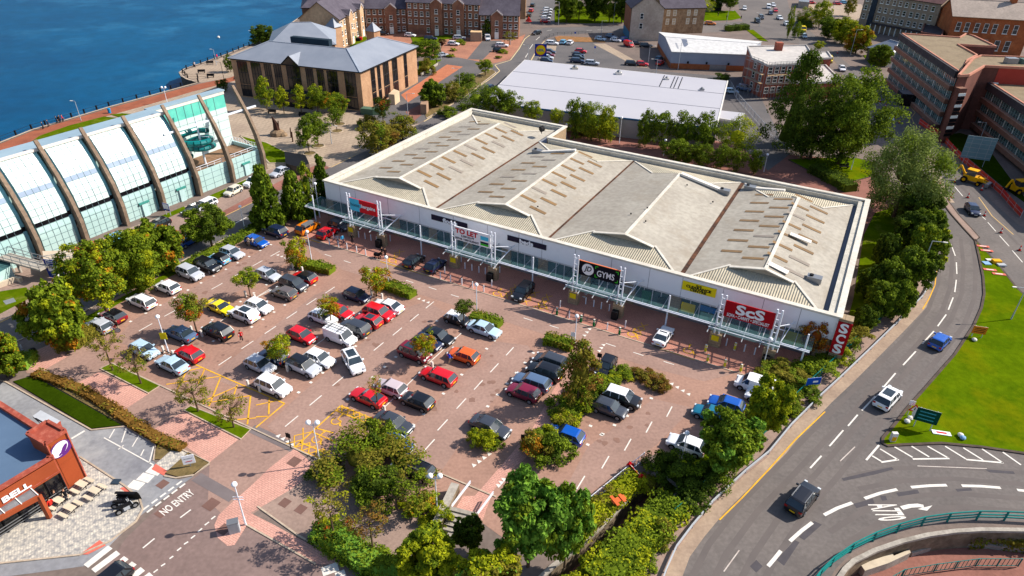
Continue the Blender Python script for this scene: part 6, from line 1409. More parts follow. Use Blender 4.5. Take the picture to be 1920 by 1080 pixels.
for i in range(4): q.bar(V2(l[i], th + .05), V2(l[(i + 1) % 4], th + .05),.3,.3, m_cop_d)
q.build("sign_tower", rest)
q = MB(); oo_ = -tn * .04; i0, i1 = l[0].lerp(l[1], .14), l[0].lerp(l[1], .86)
for z0_, z1_ in ((.3, th * .5),(th * .5 + .06, th * .74),(th * .74 + .06, th - .4)): q.face([V2(i0 + oo_, z0_), V2(i1 + oo_, z0_), V2(i1 + oo_, z1_), V2(i0 + oo_, z1_)], M("copper_inset", (158,74,40), c2=(146,66,36)))
for p_ in (l[0] - tn * .06, l[1] - tn * .06): q.bar(V2(p_, 0), V2(p_, th),.14,.14, m_cop_d)
q.build("tower_panel", rest)
mid = l[0].lerp(l[1], .5) - tn * .1; zc = th - 1.35; em = MB()
def disc(cx, cz, rx, rz_, m, off_, rot=0, n=24, a0=0, a1=6.2832):
 pts = []
 for k in range(n):
  a_ = a0 + (a1 - a0) * k / n; x_ = rx * math.cos(a_); z_ = rz_ * math.sin(a_); xr = x_ * math.cos(rot) - z_ * math.sin(rot); zz_ = x_ * math.sin(rot) + z_ * math.cos(rot)
  pts.append(V2(mid + td * (cx + xr) - tn * off_, zc + cz + zz_))
 em.face(pts, m)
disc(0,0,.95,.85, m_sgpurple, 0); disc(-.08,.12,.8,.62, m_sgwhite, .02,.5); disc(-.35,-.2,.5,.42, m_sgwhite, .03,.2); disc(.22,-.12,.52,.2, m_sgpurple, .04,.85); disc(-.2,-.42,.2,.12, m_sgpurple, .045,.5); disc(-.62,-.35,.28,.22, M("sign_magenta", (190,40,110)),.01,.4)
em.build("bell_emblem", rest)
x_ = -d; q0_ = V2(l[0] * 0,0)
tx = frame_matrix(V2((P(24,918,3.7) - rb),3.62),-dfr, (0,0,1)); pos = V2(a, 3.62) + d * ((P(24,916,3.7) - rb) - a).dot(d) + o_ * .2; tx = frame_matrix(pos, -dfr, (0,0,1))
text("lettering", "BELL", m_sgwhite, .8, tx, rest, width=2.3, bold=.03)
em = MB(); mid = pos + d * 2.2; zc = 3.62; td_, tn_ = td, tn; td = -dfr; tn = -o_
disc(0,0,.55,.6, m_sgpurple, .02); disc(0,.05,.4,.42, m_sgwhite, .04,.4); em.build("bell_emblem", rest)
text("lettering", "TACO", m_sgwhite, .8, frame_matrix(pos + d * 4.4,-dfr, (0,0,1)), rest, width=2.6, bold=.03)
td, tn = td_, tn_
q = MB(); A_ = P(73,925,2.9) - rb; 
A_, B_, C_ = P(72,929,2.9) - rb, P(0,968,2.9) - rb, P(58,918,2.9) - rb; dd_ = (B_ - A_).normalized(); B_ = A_ + dd_ * 9; w_ = o_ * 1.9
q.face([V2(A_, 2.9), V2(A_ - w_, 3.2), V2(B_ - w_, 3.2), V2(B_, 2.9)][::-1], m_metal)
for k in range(8): p = A_.lerp(B_, k / 7); q.bar(V2(p, 2.95), V2(p - w_, 3.25),.07,.07, m_winfr)
q.build("porch_glass", rest)
q = MB(); q.bar(V2(A_, 2.7), V2(B_, 2.7),.25,.45, m_cop); q.bar(V2(A_, 0), V2(A_, 2.9),.35,.35, m_cop); q.bar(V2(B_, 0), V2(B_, 2.9),.35,.35, m_cop); q.bar(V2(A_, 2.7), V2(A_ - w_, 2.7),.25,.4, m_cop); q.build("porch_frame", rest)
q = MB(); q.prism([(p.x, p.y) for p in [P(x, y, 3) - rb for x, y in [(61,780),(76,769),(113,789),(100,800),(90,805)]]], 2.75,3.0, m_cop_d, M("awning_panel", (186,190,196)), True)
a_, c_ = P(66,784,3.02) - rb, P(97,801,3.02) - rb; q.bar(V2(a_, 3.02), V2(c_, 3.02),.12,.03, m_dark); p_ = P(108,790,3) - rb; q.bar(V2(p_, 0), V2(p_, 2.8),.25,.25, m_cop_d); q.build("drive_through_awning", rest)
gt = [o for o in bpy.data.objects if o.parent == leis]
# ================================================================== VEHICLES
m_paint = M("car_paint", (200,200,200), objcol=True, rough=.28, spec=.5, coat=.6)
m_cglass = M("car_glass", (54,66,74), c2=(34,44,52), rough=.05, spec=.9); m_trim = M("car_black_trim", (24,24,26), rough=.5); m_rim = M("alloy_rim", (170,172,178), rough=.35, metal=.6)
m_head = M("headlamp", (220,226,232), rough=.15, spec=.8); m_tail = M("tail_lamp", (170,14,16), rough=.25, spec=.6); m_pyel = M("rear_plate_yellow", (236,190,30), rough=.5); m_pwht = M("front_plate_white", (230,230,226), rough=.5)
def loft(q, secs, m, close=False):
 n = len(secs[0]); i0 = len(q.v); k = q.mi(m)
 for s_ in secs: q.v += [tuple(p) for p in s_]
 for a in range(len(secs) - 1):
  for b in range(n - 1):
   q.f.append((i0 + a * n + b, i0 + a * n + b + 1, i0 + (a + 1) * n + b + 1, i0 + (a + 1) * n + b)); q.m.append(k)
 q.f.append(tuple(i0 + b for b in range(n))[::-1]); q.m.append(k)
 q.f.append(tuple(i0 + (len(secs) - 1) * n + b for b in range(n))); q.m.append(k)
CT = {"hatch": (4.1,1.8,1.48,.86,.98,1.0,.27,.42,.86,.97,.32), "saloon": (4.7,1.82,1.45,.84,.95,1.02,.27,.41,.72,.87,.33), "suv": (4.5,1.88,1.68,1.02,1.12,1.12,.24,.37,.88,.985,.37),
      "estate": (4.7,1.82,1.5,.86,.97,1.0,.26,.39,.9,.985,.33), "mpv": (4.4,1.84,1.66,.95,1.05,1.08,.2,.36,.9,.985,.33), "coupe": (4.5,1.84,1.32,.8,.9,.96,.31,.46,.7,.9,.33),
      "mini": (3.7,1.66,1.48,.88,.98,1.0,.24,.38,.86,.97,.3), "van": (4.4,1.84,1.84,1.0,1.12,1.3,.18,.3,.96,.995,.32)}
def car_proto(tp, opts=()):
 L_, W, H, zb, zg, ztl, xc, xrf, xrr, xtg, wr = CT[tp]; X = lambda f: L_ / 2 - f * L_
 t = thing("car", "x", "car"); t.location = (0,0,-500); w = W / 2
 sec = []
 st = [(0,.8,.34,.56),(.012,.9,.26,.66),(.05,.955,.22, zb - .1),(.12,.99,.2, zb - .03),(xc - .02,1.0,.2, zb + .03),(xc + .06,1.0,.2, zg),(.5,1.0,.2, zg + .01),(.78,1.0,.2, zg + .03),(max(xtg - .04,.9),.985,.22, ztl + .01),(.965,.95,.25, ztl - .02),(.99,.9,.28, ztl - .1),(1.0,.84,.36, ztl - .3)]
 for f, k, z0, z1 in sorted(st):
  y = w * k; h_ = z1 - z0; x = X(f)
  half = [(y * .86, z0),(y * .98, z0 + h_ * .22),(y, z0 + h_ * .5),(y * .975, z0 + h_ * .78),(y * .9, z1 - .03),(y * .72, z1),(0, z1 + .02)]
  sec.append([(x, -a, b) for a, b in half] + [(x, a, b) for a, b in half[::-1][1:]])
 q = MB(); loft(q, sec, m_paint)
 for s_ in (-1,1):                                              # arches, sills
  for xf in (.185,.81):
   n = 12; c = (X(xf), s_ * (w + .004), wr + .02); r = wr + .07
   pts = [(c[0] + r * math.cos(a), c[1], max(.2, c[2] + r * math.sin(a))) for a in [math.pi * 2 * k / n for k in range(n)]]
   q.face(pts if s_ < 0 else pts[::-1], m_trim)
  q.box(X(.7), X(.3), s_ * w - .03 if s_ > 0 else -w - .012, s_ * w + .012 if s_ > 0 else -w + .03,.2,.3, m_trim)
 q.box(X(.02), X(-.003),-w * .5, w * .5,.3,.5, m_trim); q.box(X(1.003), X(.98),-w * .62, w * .62,.3,.4, m_trim)
 b = new("body", q.mesh("body", smooth=True), t); b["paint"] = 1
 b.data.set_sharp_from_angle(angle=R(38))
 zt_ = H - .05; rings = []
 gl = [(xc + .0,.80, zg - .05, zg - .0,0),(xrf, .76, zg - .04, zt_, 1),((xrf + xrr) / 2,.78, zg - .04, zt_ + .02,1),(xrr, .74, zg - .04, zt_ - .02,1),(xtg, .78, ztl - .06, ztl - .01,0)]
 if tp == "van": gl = gl[:2] + [(.36,.8, zg, zt_, 1),(.375,.8, zg, zt_, 1)]
 q = MB(); secs = []
 for f, k, z0, z1, up_ in gl:
  yb = w * .93; yt = w * (k if up_ else .86)
  secs.append([(X(f),-yb, z0),(X(f),-(yb * .45 + yt * .55) if up_ else -yt, (z0 + z1) / 2 + .02),(X(f),-yt, z1),(X(f), yt, z1),(X(f),(yb * .45 + yt * .55) if up_ else yt, (z0 + z1) / 2 + .02),(X(f), yb, z0)])
 loft(q, secs, m_cglass); new("windows", q.mesh("windows"), t)
 q = MB(); e = .025
 if tp != "van":
  fs = [xrf + .005, xrf + .04,(xrf + xrr) / 2, xrr - .04, xrr]; secs = []
  for j, f in enumerate(fs):
   zz = zt_ + .02 + (.03 if 0 < j < 4 else 0) - (.02 if j == 4 else 0); y = w * .77
   secs.append([(X(f),-y, zz - .05),(X(f),-y * .96, zz),(X(f),-y * .5, zz + .025),(X(f), y * .5, zz + .025),(X(f), y * .96, zz),(X(f), y, zz - .05)])
  loft(q, secs, m_paint)
  for s_ in (-1,1):
   for fb, ft, wd in ((xc + .005, xrf + .01,.075),(.53,.535,.07),(xtg - .015, xrr - .015,.11)) + (((.76,.76,.09),) if tp in ("hatch", "estate", "suv", "mpv", "mini") else ()):
    zb_ = (zg if fb < .9 else ztl) - .02
    q.bar((X(fb), s_ * (w * .925 + .006), zb_),(X(ft), s_ * (w * .775 + .006), zt_), wd, .035, m_paint, Vector((0,1,0)) * s_)
 else:
  q.prism([(X(.375),-w * .93),(X(.375), w * .93),(X(.99), w * .91),(X(.99),-w * .91)], .9, H, m_paint)
  q.prism([(X(.3),-w * .8),(X(.3), w * .8),(X(.375), w * .9),(X(.375),-w * .9)], H - .1, H, m_paint)
  for s_ in (-1,1): q.bar((X(xc), s_ * w * .93, zg),(X(.3), s_ * w * .8, H - .06),.07,.04, m_paint)
 ro = new("roof", q.mesh("roof", smooth=False), t); ro["paint"] = 1; ro["roofpart"] = 1
 if "pano" in opts: q = MB(); q.box(X(xrr - .12), X(xrf + .06),-w * .55, w * .55, zt_ + .06, zt_ + .085, m_cglass); new("sunroof", q.mesh("sunroof"), t)
 if "rails" in opts:
  q = MB()
  for s_ in (-1,1): q.bar((X(xrf + .05), s_ * w * .7, zt_ + .1),(X(xrr - .04), s_ * w * .7, zt_ + .1),.05,.05, m_metal)
  new("roof_rails", q.mesh("roof_rails"), t)
 if "open" in opts: pass
 if ("wheel", wr) not in CARM:
  q = MB(); q.cyl((0,-.11,0),(0,.11,0), wr, wr, 16, m_rubber); CARM[("wheel", wr)] = q.mesh("wheel", smooth=False)
  q = MB(); q.cyl((0,-.125,0),(0,.125,0), wr * .66, wr * .66,12, m_rim)
  for k in range(5): a = k * 1.2566; q.bar((0,-.128,0),(math.cos(a) * wr * .6,-.128, math.sin(a) * wr * .6),.05,.01, m_metal)
  CARM[("rim", wr)] = q.mesh("rim")
 for xf in (.185,.81):
  for s_ in (-1,1):
   wh = new("wheel", CARM[("wheel", wr)], t, (X(xf), s_ * (w - .09), wr)); new("rim", CARM[("rim", wr)], wh)
 for s_ in (-1,1):
  q = MB(); y0, y1 = sorted((s_ * w * .55, s_ * w * .88)); q.box(X(.045), X(.004), y0, y1, zb - .28, zb - .12, m_head); new("headlight", q.mesh("headlight"), t)
  q = MB(); y0, y1 = sorted((s_ * w * .6, s_ * w * .9)); q.box(X(1.0), X(.965), y0, y1, ztl - .34, ztl - .12, m_tail); new("taillight", q.mesh("taillight"), t)
  q = MB(); y0, y1 = sorted((s_ * w * .95, s_ * (w + .2))); q.box(X(xc + .1), X(xc + .06), y0, y1, zg - .02, zg + .13, m_paint); mi_ = new("mirror", q.mesh("mirror"), t); mi_["paint"] = 1
 q = MB(); q.box(X(1.006), X(.99),-.27,.27,.55,.68, m_pyel); new("number_plate", q.mesh("number_plate"), t, label="yellow rear number plate")
 q = MB(); q.box(X(.012), X(-.008),-.27,.27,.36,.47, m_pwht); new("number_plate", q.mesh("number_plate"), t, label="white front number plate")
 if tp == "coupe": q = MB(); q.box(X(.985), X(.95),-w * .75, w * .75, ztl + .08, ztl + .12, m_paint); sp_ = new("spoiler", q.mesh("spoiler"), t); sp_["paint"] = 1
 return t
CARM = {}; CPROTO = {}; USED = set()
PC = {"white": (240,240,244), "silver": (186,190,200), "grey": (96,102,116), "dgrey": (58,62,72), "black": (20,20,26), "navy": (24,36,70), "blue": (16,84,178), "lblue": (110,180,220), "red": (206,16,30), "dred": (122,14,34), "maroon": (122,20,52),
      "orange": (228,96,28), "orange2": (222,122,10), "yellow": (244,212,0), "cream": (220,214,196), "teal": (20,110,140), "greyblue": (84,106,138), "brown": (100,90,88), "ice": (176,202,222), "pinksilver": (196,180,186)}
def car(px, py, tp, col, head, label, opts=(), roofc=None, group=None, kind="car", z=0.0, zc=.7):
 """px,py = middle of the body as seen; head = degrees in the plan from +x, or 'a','-a','b','-b' along the bays"""
 ang = {"a": YAW, "-a": YAW + math.pi, "b": YAW + math.pi / 2, "-b": YAW - math.pi / 2}.get(head)
 if ang is None:
  if isinstance(head, tuple): p0, p1 = P(*head[0]), P(*head[1]); ang = math.atan2((p1 - p0).y, (p1 - p0).x)
  else: ang = R(head)
 p = P(px, py, z + zc); p.z = z + .02
 key = (tp, tuple(opts))
 if key not in CPROTO: CPROTO[key] = car_proto(tp, opts)
 ang += R(random.uniform(-1.5,1.5))
 o = dup(CPROTO[key], p, ang, label, scale=(.955,) * 3, group=group, color=lin(PC[col]))
 o.name = "van" if kind == "van" else "car"; o["category"] = kind
 if roofc:
  for c in o.children:
   if c.get("roofpart"): c.color = lin(PC[roofc])
 return o
G1 = "cars parked in the retail park"
CP_ = [(187,609, "hatch", "silver", "-a", "silver hatchback half under the orange maple"),(211,591, "hatch", "dred", "-a", "dark red hatchback with a black roof facing the street hedge", (), "black"),(265,564, "estate", "white", "-a", "white estate car with roof rails facing the street hedge", ("rails",)),
 (313,537, "hatch", "white", "-a", "white hatchback between the white estate and the silver off-roader"),(356,511, "suv", "silver", "a", "silver off-roader nosing out beside the street hedge"),(389,497, "suv", "black", "a", "black off-roader next to the light blue small car"),(410,484, "mini", "lblue", "-a", "light blue small car with black roof", (), "black"),
 (435,473, "hatch", "silver", "a", "silver hatchback next to the light blue small car"),(481,452, "hatch", "blue", "a", "deep blue hatchback with two people at its door"),(516,433, "suv", "navy", "-a", "dark blue off-roader at the head of the hedge row"),(577,426, "suv", "orange2", "b", "orange car with a silver roof box facing the shops"),
 (614,435, "hatch", "red", "b", "red hatchback parked facing the shops beside the orange car"),(502,514, "hatch", "silver", "a", "silver hatchback just right of the small green yellow tree"),(570,519, "hatch", "red", "-a", "red hatchback with a black roof at the head of the second row", (), "black"),(550,532, "mpv", "dgrey", "a", "dark grey people carrier beside the red and black hatchback"),
 (532,548, "hatch", "brown", "-a", "brown grey hatchback below the dark grey people carrier"),(485,573, "hatch", "white", "a", "white hatchback above the white car with dark glass roof"),(457,589, "suv", "white", "-a", "white car with dark glass roof beside the yellow coupe", ("pano",)),(414,575, "coupe", "yellow", "a", "bright yellow coupe in the second row"),
 (408,620, "suv", "black", "-a", "black off-roader right of the small tree, tail to the lane"),(338,624, "saloon", "greyblue", "-a", "blue grey coupe saloon behind the lamp with yellow sign"),(354,662, "hatch", "red", "-a", "red hatchback at the corner of the yellow hatched box"),(270,655, "hatch", "ice", "a", "pale silver car behind the thin olive tree"),
 (322,682, "saloon", "ice", "-a", "pale blue saloon at the end of its row by the lamp"),(669,553, "hatch", "navy", "a", "dark navy hatchback left of the white taxi like saloon"),(727,573, "saloon", "white", "-a", "white saloon beside the clipped hedge"),(710,586, "suv", "red", "a", "bright red off-roader next to the white saloon"),
 (690,600, "hatch", "red", "-a", "red car with dark glass roof beside the red off-roader", ("pano",)),(665,614, "suv", "dgrey", "-a", "dark grey off-roader behind the white ladder van"),(605,594, "hatch", "white", "a", "white hatchback under the orange tree"),(636,584, "hatch", "red", "a", "red car mostly hidden by the orange tree"),
 (566,628, "hatch", "red", "a", "small red hatchback alone left of the ladder van"),(662,677, "suv", "white", ((640,640),(675,700)), "white car with black glass roof driving down the aisle", ("pano",)),(599,671, "hatch", "white", "a", "white hatchback next to the black roofed silver car"),
 (569,686, "suv", "silver", "a", "silver crossover with a black roof", (), "black"),(487,683, "hatch", "silver", "a", "silver hatchback left of the yellow green tree"),(512,666, "hatch", "navy", "-a", "dark car hidden under the yellow green tree"),(512,723, "suv", "white", "a", "white off-roader at the end of its row by the hatching"),
 (857,597, "mini", "black", "a", "black small car with a white roof", (), "white"),(908,616, "saloon", "ice", "a", "pale silver car in front of the clipped hedge"),(821,629, "saloon", "black", "a", "black saloon above the orange tree"),(801,641, "hatch", "navy", "a", "navy car half hidden by the orange tree"),(777,661, "mpv", "dred", "a", "maroon people carrier with dark glass roof", ("pano",)),
 (869,665, "hatch", "orange", "-a", "orange hatchback with a person in blue at its bonnet"),(821,704, "estate", "red", "-a", "bright red estate car across the row line"),(732,726, "hatch", "pinksilver", "-a", "pinkish silver small car behind the thin tree"),(690,743, "coupe", "red", "-a", "bright red coupe at the thin yellow tree"),
 (782,750, "hatch", "black", "-a", "black hatchback alone below the red estate"),(738,792, "saloon", "dgrey", "a", "dark grey saloon emerging behind the bush"),(919,799, "saloon", "dgrey", "a", "dark grey saloon beside the spiky planting bed"),(741,830, "hatch", "blue", "a", "blue car with only its nose clear of the bush"),(775,877, "estate", "black", "-a", "black estate with roof rails partly under a tree", ("rails",)),
 (981,734, "hatch", "maroon", "-a", "maroon hatchback nearest the footpath end of four"),(997,715, "estate", "greyblue", "-a", "grey blue estate beside the maroon hatchback"),(1021,696, "suv", "black", "-a", "black off-roader third of four by the conical tree"),(1032,677, "mpv", "dgrey", "-a", "dark people carrier furthest of the four by the conical tree"),
 (1136,685, "hatch", "black", "-b", "black hatchback pointing away from the shops"),(1166,745, "suv", "black", "a", "black crossover with a white roof", (), "white"),(1143,764, "hatch", "dgrey", "a", "dark hatchback beside the white roofed crossover"),(1061,814, "hatch", "blue", "-a", "bright blue hatchback behind the round bush"),
 (1287,832, "hatch", "white", "-a", "white hatchback partly under the large green tree"),(1333,775, "hatch", "teal", "-a", "dark teal car behind the large green tree"),(1362,757, "hatch", "blue", "-a", "blue car glimpsed through leaves"),(1414,722, "van", "white", "-a", "white van glimpsed through the yellow green tree"),(1432,744, "hatch", "white", "-a", "white car glimpsed behind the yellow green tree"),
 (776,488, "hatch", "black", "b", "small black car in the shopfront disabled bay"),(816,496, "hatch", "navy", "b", "navy hatchback in the shopfront bay"),(981,546, "suv", "black", "-b", "black off-roader with its nose to the car park in a shopfront bay"),(1244,628, "coupe", "white", "b", "white coupe with black glass roof in the shopfront bay", ("pano",)),(636,421, "hatch", "dgrey", "a", "dark grey car in the shade under the canopy")]
for c in CP_:
 car(c[0], c[1], c[2], c[3], c[4], c[5], c[6] if len(c) > 6 else (), c[7] if len(c) > 7 else None, G1, "van" if c[2] == "van" else "car")
bx_ = MB(); bx_.prism([(1.0,-.38),(1.15,0),(1.0,.38),(-.95,.42),(-.95,-.42)], 0,.34, m_metal); p = P(576,420,1.9); p.z = 1.78
o = bx_.build("roof_box", label="silver roof box on top of the orange car", cat="roof box"); o.location = p; o.rotation_euler = (0,0, YAW + math.pi / 2)
lv = car(638,631, "van", "white", "a", "white panel van with a ladder on its roof", kind="van")
q = MB()
for y in (-.22,.22): q.bar((-2.6, y, 2.02),(1.2, y, 2.02),.05,.06, m_metal)
for k in range(12): q.bar((-2.5 + k * .33,-.22,2.02),(-2.5 + k * .33,.22,2.02),.04,.04, m_metal)
for x in (-1.4,.2): q.bar((x, -.7,1.92),(x, .7,1.92),.06,.06, m_trim)
o = q.build("ladder", label="grey aluminium ladder tied on the white van", cat="ladder"); o.location = lv.location; o.rotation_euler = lv.rotation_euler
G2 = "vehicles on the roads"
for c in [(1763,638, "hatch", "blue", ((1756,646),(1775,625)), "bright blue hatchback driving up the main road"),(1665,745, "suv", "white", ((1650,760),(1690,720)), "white off-roader with glass roof driving up the main road", ("pano",)),(1505,933, "suv", "black", ((1480,970),(1530,905)), "black car with silver roof rails at the slip road", ("rails",)),
          (1824,392, "hatch", "navy", ((1805,370),(1840,415)), "dark blue car driving towards the camera past the cones"),(1763,437, "hatch", "navy", ((1769,450),(1758,420)), "dark blue car on the slip road beside the bank trees"),(200,1094, "hatch", "black", "-b", "black car on the zebra crossing at the bottom left"),
          (352,450, "hatch", "blue", ((330,470),(400,435)), "deep blue car moving along the leisure street"),(437,357, "mini", "cream", ((470,340),(410,372)), "small cream car parked by the leisure building"),(477,340, "suv", "white", ((500,328),(450,352)), "white car parked behind the cream car"),(526,321, "saloon", "silver", ((560,305),(500,332)), "silver saloon parked by the bin compound"),
          (384,383, "estate", "white", ((400,375),(350,398)), "white car behind the round street tree"),(362,392, "hatch", "black", ((400,375),(350,398)), "black car behind the round street tree"),(297,420, "hatch", "black", ((330,402),(260,435)), "black car parked by the leisure doors"),(214,448, "mini", "lblue", ((250,432),(180,465)), "light blue car behind the autumn trees"),
          (1006,61, "hatch", "black", ((1030,58),(985,66)), "dark car turning at the top of the street"),(1332,43, "estate", "orange2", ((1310,42),(1360,45)), "orange and white car turning by the green lawn"),(1396,15, "hatch", "white", ((1390,0),(1400,30)), "white car approaching the town junction"),(1420,39, "suv", "black", ((1400,20),(1440,60)), "first dark car queuing at the town junction"),(1427,32, "suv", "dgrey", ((1400,20),(1440,60)), "second dark car queuing at the town junction"),
          (1450,9, "hatch", "white", ((1440,0),(1465,20)), "white car at the top of the carriageway"),(1462,33, "hatch", "white", ((1440,20),(1490,45)), "white car crossing the junction, left one"),(1475,44, "hatch", "white", ((1455,30),(1500,60)), "white car crossing the junction, right one"),(1445,24, "hatch", "navy", ((1440,10),(1460,35)), "navy car beside the red car at the top"),(1454,19, "hatch", "red", ((1440,10),(1460,35)), "small red car at the top of the carriageway"),(1441,13, "van", "white", ((1440,0),(1450,20)), "white van at the top of the carriageway"),
          (1506,55, "van", "yellow", ((1490,40),(1510,62)), "yellow van beside the traffic island tree"),(1508,67, "mini", "ice", ((1490,50),(1515,75)), "pale blue small car behind the yellow van"),(1579,128, "hatch", "white", ((1570,115),(1590,142)), "white car at the end of the scaffolded building"),(1600,150, "hatch", "silver", ((1590,135),(1615,170)), "silver car following the cones"),(1627,172, "van", "white", ((1610,155),(1640,190)), "white van following the cones"),(1667,219, "hatch", "white", ((1650,200),(1685,240)), "white car passing the cones towards the willow"),
          (1555,112, "van", "yellow", ((1545,95),(1560,120)), "yellow works van at the scaffolded building"),(919,163, "hatch", "navy", ((900,175),(940,150)), "dark blue car by the store corner")]:
 car(c[0], c[1], c[2], c[3], c[4], c[5], c[6] if len(c) > 6 else (), None, G2, "van" if c[2] == "van" else "car")
G3 = "cars parked beyond the retail roofs"
E_ = ((0,0),)
ex = ((1020,96),(1050,98)); 
for c in [(1035,80, "estate", "white", ex, "white estate by the store sign"),(1056,78, "hatch", "lblue", 70, "light blue car parked with a white one at the store bank"),(1069,79, "hatch", "white", 70, "white car parked beside the light blue one at the store bank"),(1031,96, "hatch", "navy", ex, "navy car uppermost of four by the store sign"),(1029,102, "hatch", "dred", ex, "dark red car second of four by the store sign"),(1026,107, "hatch", "silver", ex, "silver car third of four by the store sign"),(1025,113, "hatch", "navy", ex, "navy car lowest of four by the store sign"),
          (1089,95, "hatch", "red", ex, "red car at the head of the store middle row"),(1084,102, "hatch", "navy", ex, "navy car below the red one in the store middle row"),(1085,107, "hatch", "black", ex, "black car in the store middle row"),(1083,113, "estate", "navy", ex, "navy estate at the foot of the store middle row"),(1110,117, "estate", "silver", ex, "silver estate alone near the store roof"),(1185,118, "estate", "black", ex, "black estate at the end of the paved strip"),(1204,119, "hatch", "red", ex, "red car beside the black estate"),
          (1126,72, "hatch", "ice", -30, "pale blue car by the stone tenement shade"),(1146,67, "hatch", "greyblue", -30, "grey blue car near the blue shopfront"),(1155,74, "hatch", "white", -30, "white car near the blue shopfront"),(1172,74, "hatch", "blue", -60, "blue car at the tenement corner"),(1179,83, "van", "red", -60, "red van at the tenement corner"),(1192,80, "hatch", "dgrey", 0, "dark car left under the grey gable"),(1211,84, "estate", "dgrey", 0, "dark car right under the grey gable"),(1236,109, "hatch", "teal", 60, "teal car beside the warehouse end"),(1238,117, "hatch", "red", 60, "red car beside the warehouse end"),
          (1371,170, "hatch", "ice", 0, "pale blue car at the store end wall"),(1396,165, "suv", "greyblue", -40, "grey blue car under the scaffolded wall"),(999,9, "hatch", "black", 80, "black car in the far car park, top left"),(996,19, "hatch", "red", 80, "red car in the far car park"),(992,28, "mini", "black", 80, "small black car in the far car park"),(1027,17, "hatch", "white", 10, "white car, top of the far column"),(1026,22, "hatch", "white", 10, "white car, second of the far column"),(1025,27, "hatch", "silver", 10, "silver car, third of the far column"),(1023,33, "hatch", "white", 10, "white car, fourth of the far column"),(1022,39, "hatch", "red", 10, "red car, foot of the far column"),
          (769,65, "hatch", "white", -10, "white car near the arch of the flats"),(807,71, "estate", "navy", 5, "navy estate on the court grass edge"),(861,70, "estate", "silver", 5, "silver car before the second stair bay"),(850,81, "hatch", "white", -10, "white car beside the court hedge"),(914,71, "van", "white", -80, "white van beside the bin store"),(941,84, "estate", "white", 0, "white estate at the court exit"),(935,93, "hatch", "black", 0, "black car at the court exit"),(830,102, "hatch", "silver", 30, "silver car beyond the round court tree"),(718,62, "hatch", "black", 0, "black car between the stair towers"),
          (1512,4, "hatch", "red", 0, "red car at the top edge left of the square"),(1521,4, "hatch", "red", 0, "second red car at the top edge left of the square"),(1570,6, "hatch", "red", 0, "red car at the top edge above the square"),(1583,4, "hatch", "lblue", 0, "light blue car at the top edge above the square"),(1604,44, "saloon", "teal", 0, "teal saloon before the grey stone block"),(1595,40, "hatch", "black", 30, "black car before the grey stone block"),(1620,55, "hatch", "lblue", -50, "light blue car by the colonnade"),(1626,60, "hatch", "greyblue", -50, "grey blue car by the colonnade")]:
 car(c[0], c[1], c[2], c[3], c[4], c[5], c[6] if len(c) > 6 else (), None, G3, "van" if c[2] == "van" else "car")
for k_, t in CPROTO.items():
 for c in list(t.children):
  for g_ in list(c.children): bpy.data.objects.remove(g_)
  bpy.data.objects.remove(c)
 bpy.data.objects.remove(t)
# ---- road works machines
m_jcb = M("machine_yellow", (240,176,10), c2=(220,156,8), rough=.4)
def digger(px, py, ang, label):
 t = thing("digger", label, "digger", P(px, py), ang, "yellow diggers of the road works")
 q = MB(); q.box(-1.3,1.3,-.8,.8,.6,1.5, m_jcb); q.box(1.0,2.3,-.5,.5,.8,1.5, m_jcb); q.build("body", t)
 q = MB(); q.box(-.9,.7,-.65,.65,1.5,2.5, m_cglass); q.box(-1.0,.8,-.72,.72,2.5,2.62, m_jcb); q.build("cab", t)
 for x, r in ((-.9,.62),(1.6,.42)):
  for s_ in (-1,1): q = MB(); q.cyl((x, s_ * .8, r),(x, s_ * 1.08, r), r, r, 14, m_rubber); q.cyl((x, s_ * 1.0, r),(x, s_ * 1.1, r), r * .5, r * .5,10, m_jcb); q.build("wheel", t)
 q = MB(); q.bar((-1.3,0,1.4),(-2.4,0,2.8),.25,.3, m_jcb); q.bar((-2.4,0,2.8),(-3.1,0,1.3),.2,.25, m_jcb); q.box(-3.5,-2.9,-.35,.35,.8,1.3, m_dark); q.build("arm", t)
 q = MB(); q.bar((1.6,-.5,1.2),(3.0,-.5,.8),.14,.2, m_jcb); q.bar((1.6,.5,1.2),(3.0,.5,.8),.14,.2, m_jcb); q.box(2.8,3.4,-1.0,1.0,.2,.9, m_metal); q.build("bucket", t)
digger(1818,342, R(-50), "yellow digger beside the red netting on the closed lane"); digger(1908,362, R(10), "yellow digger parked beyond the red netting at the right edge")
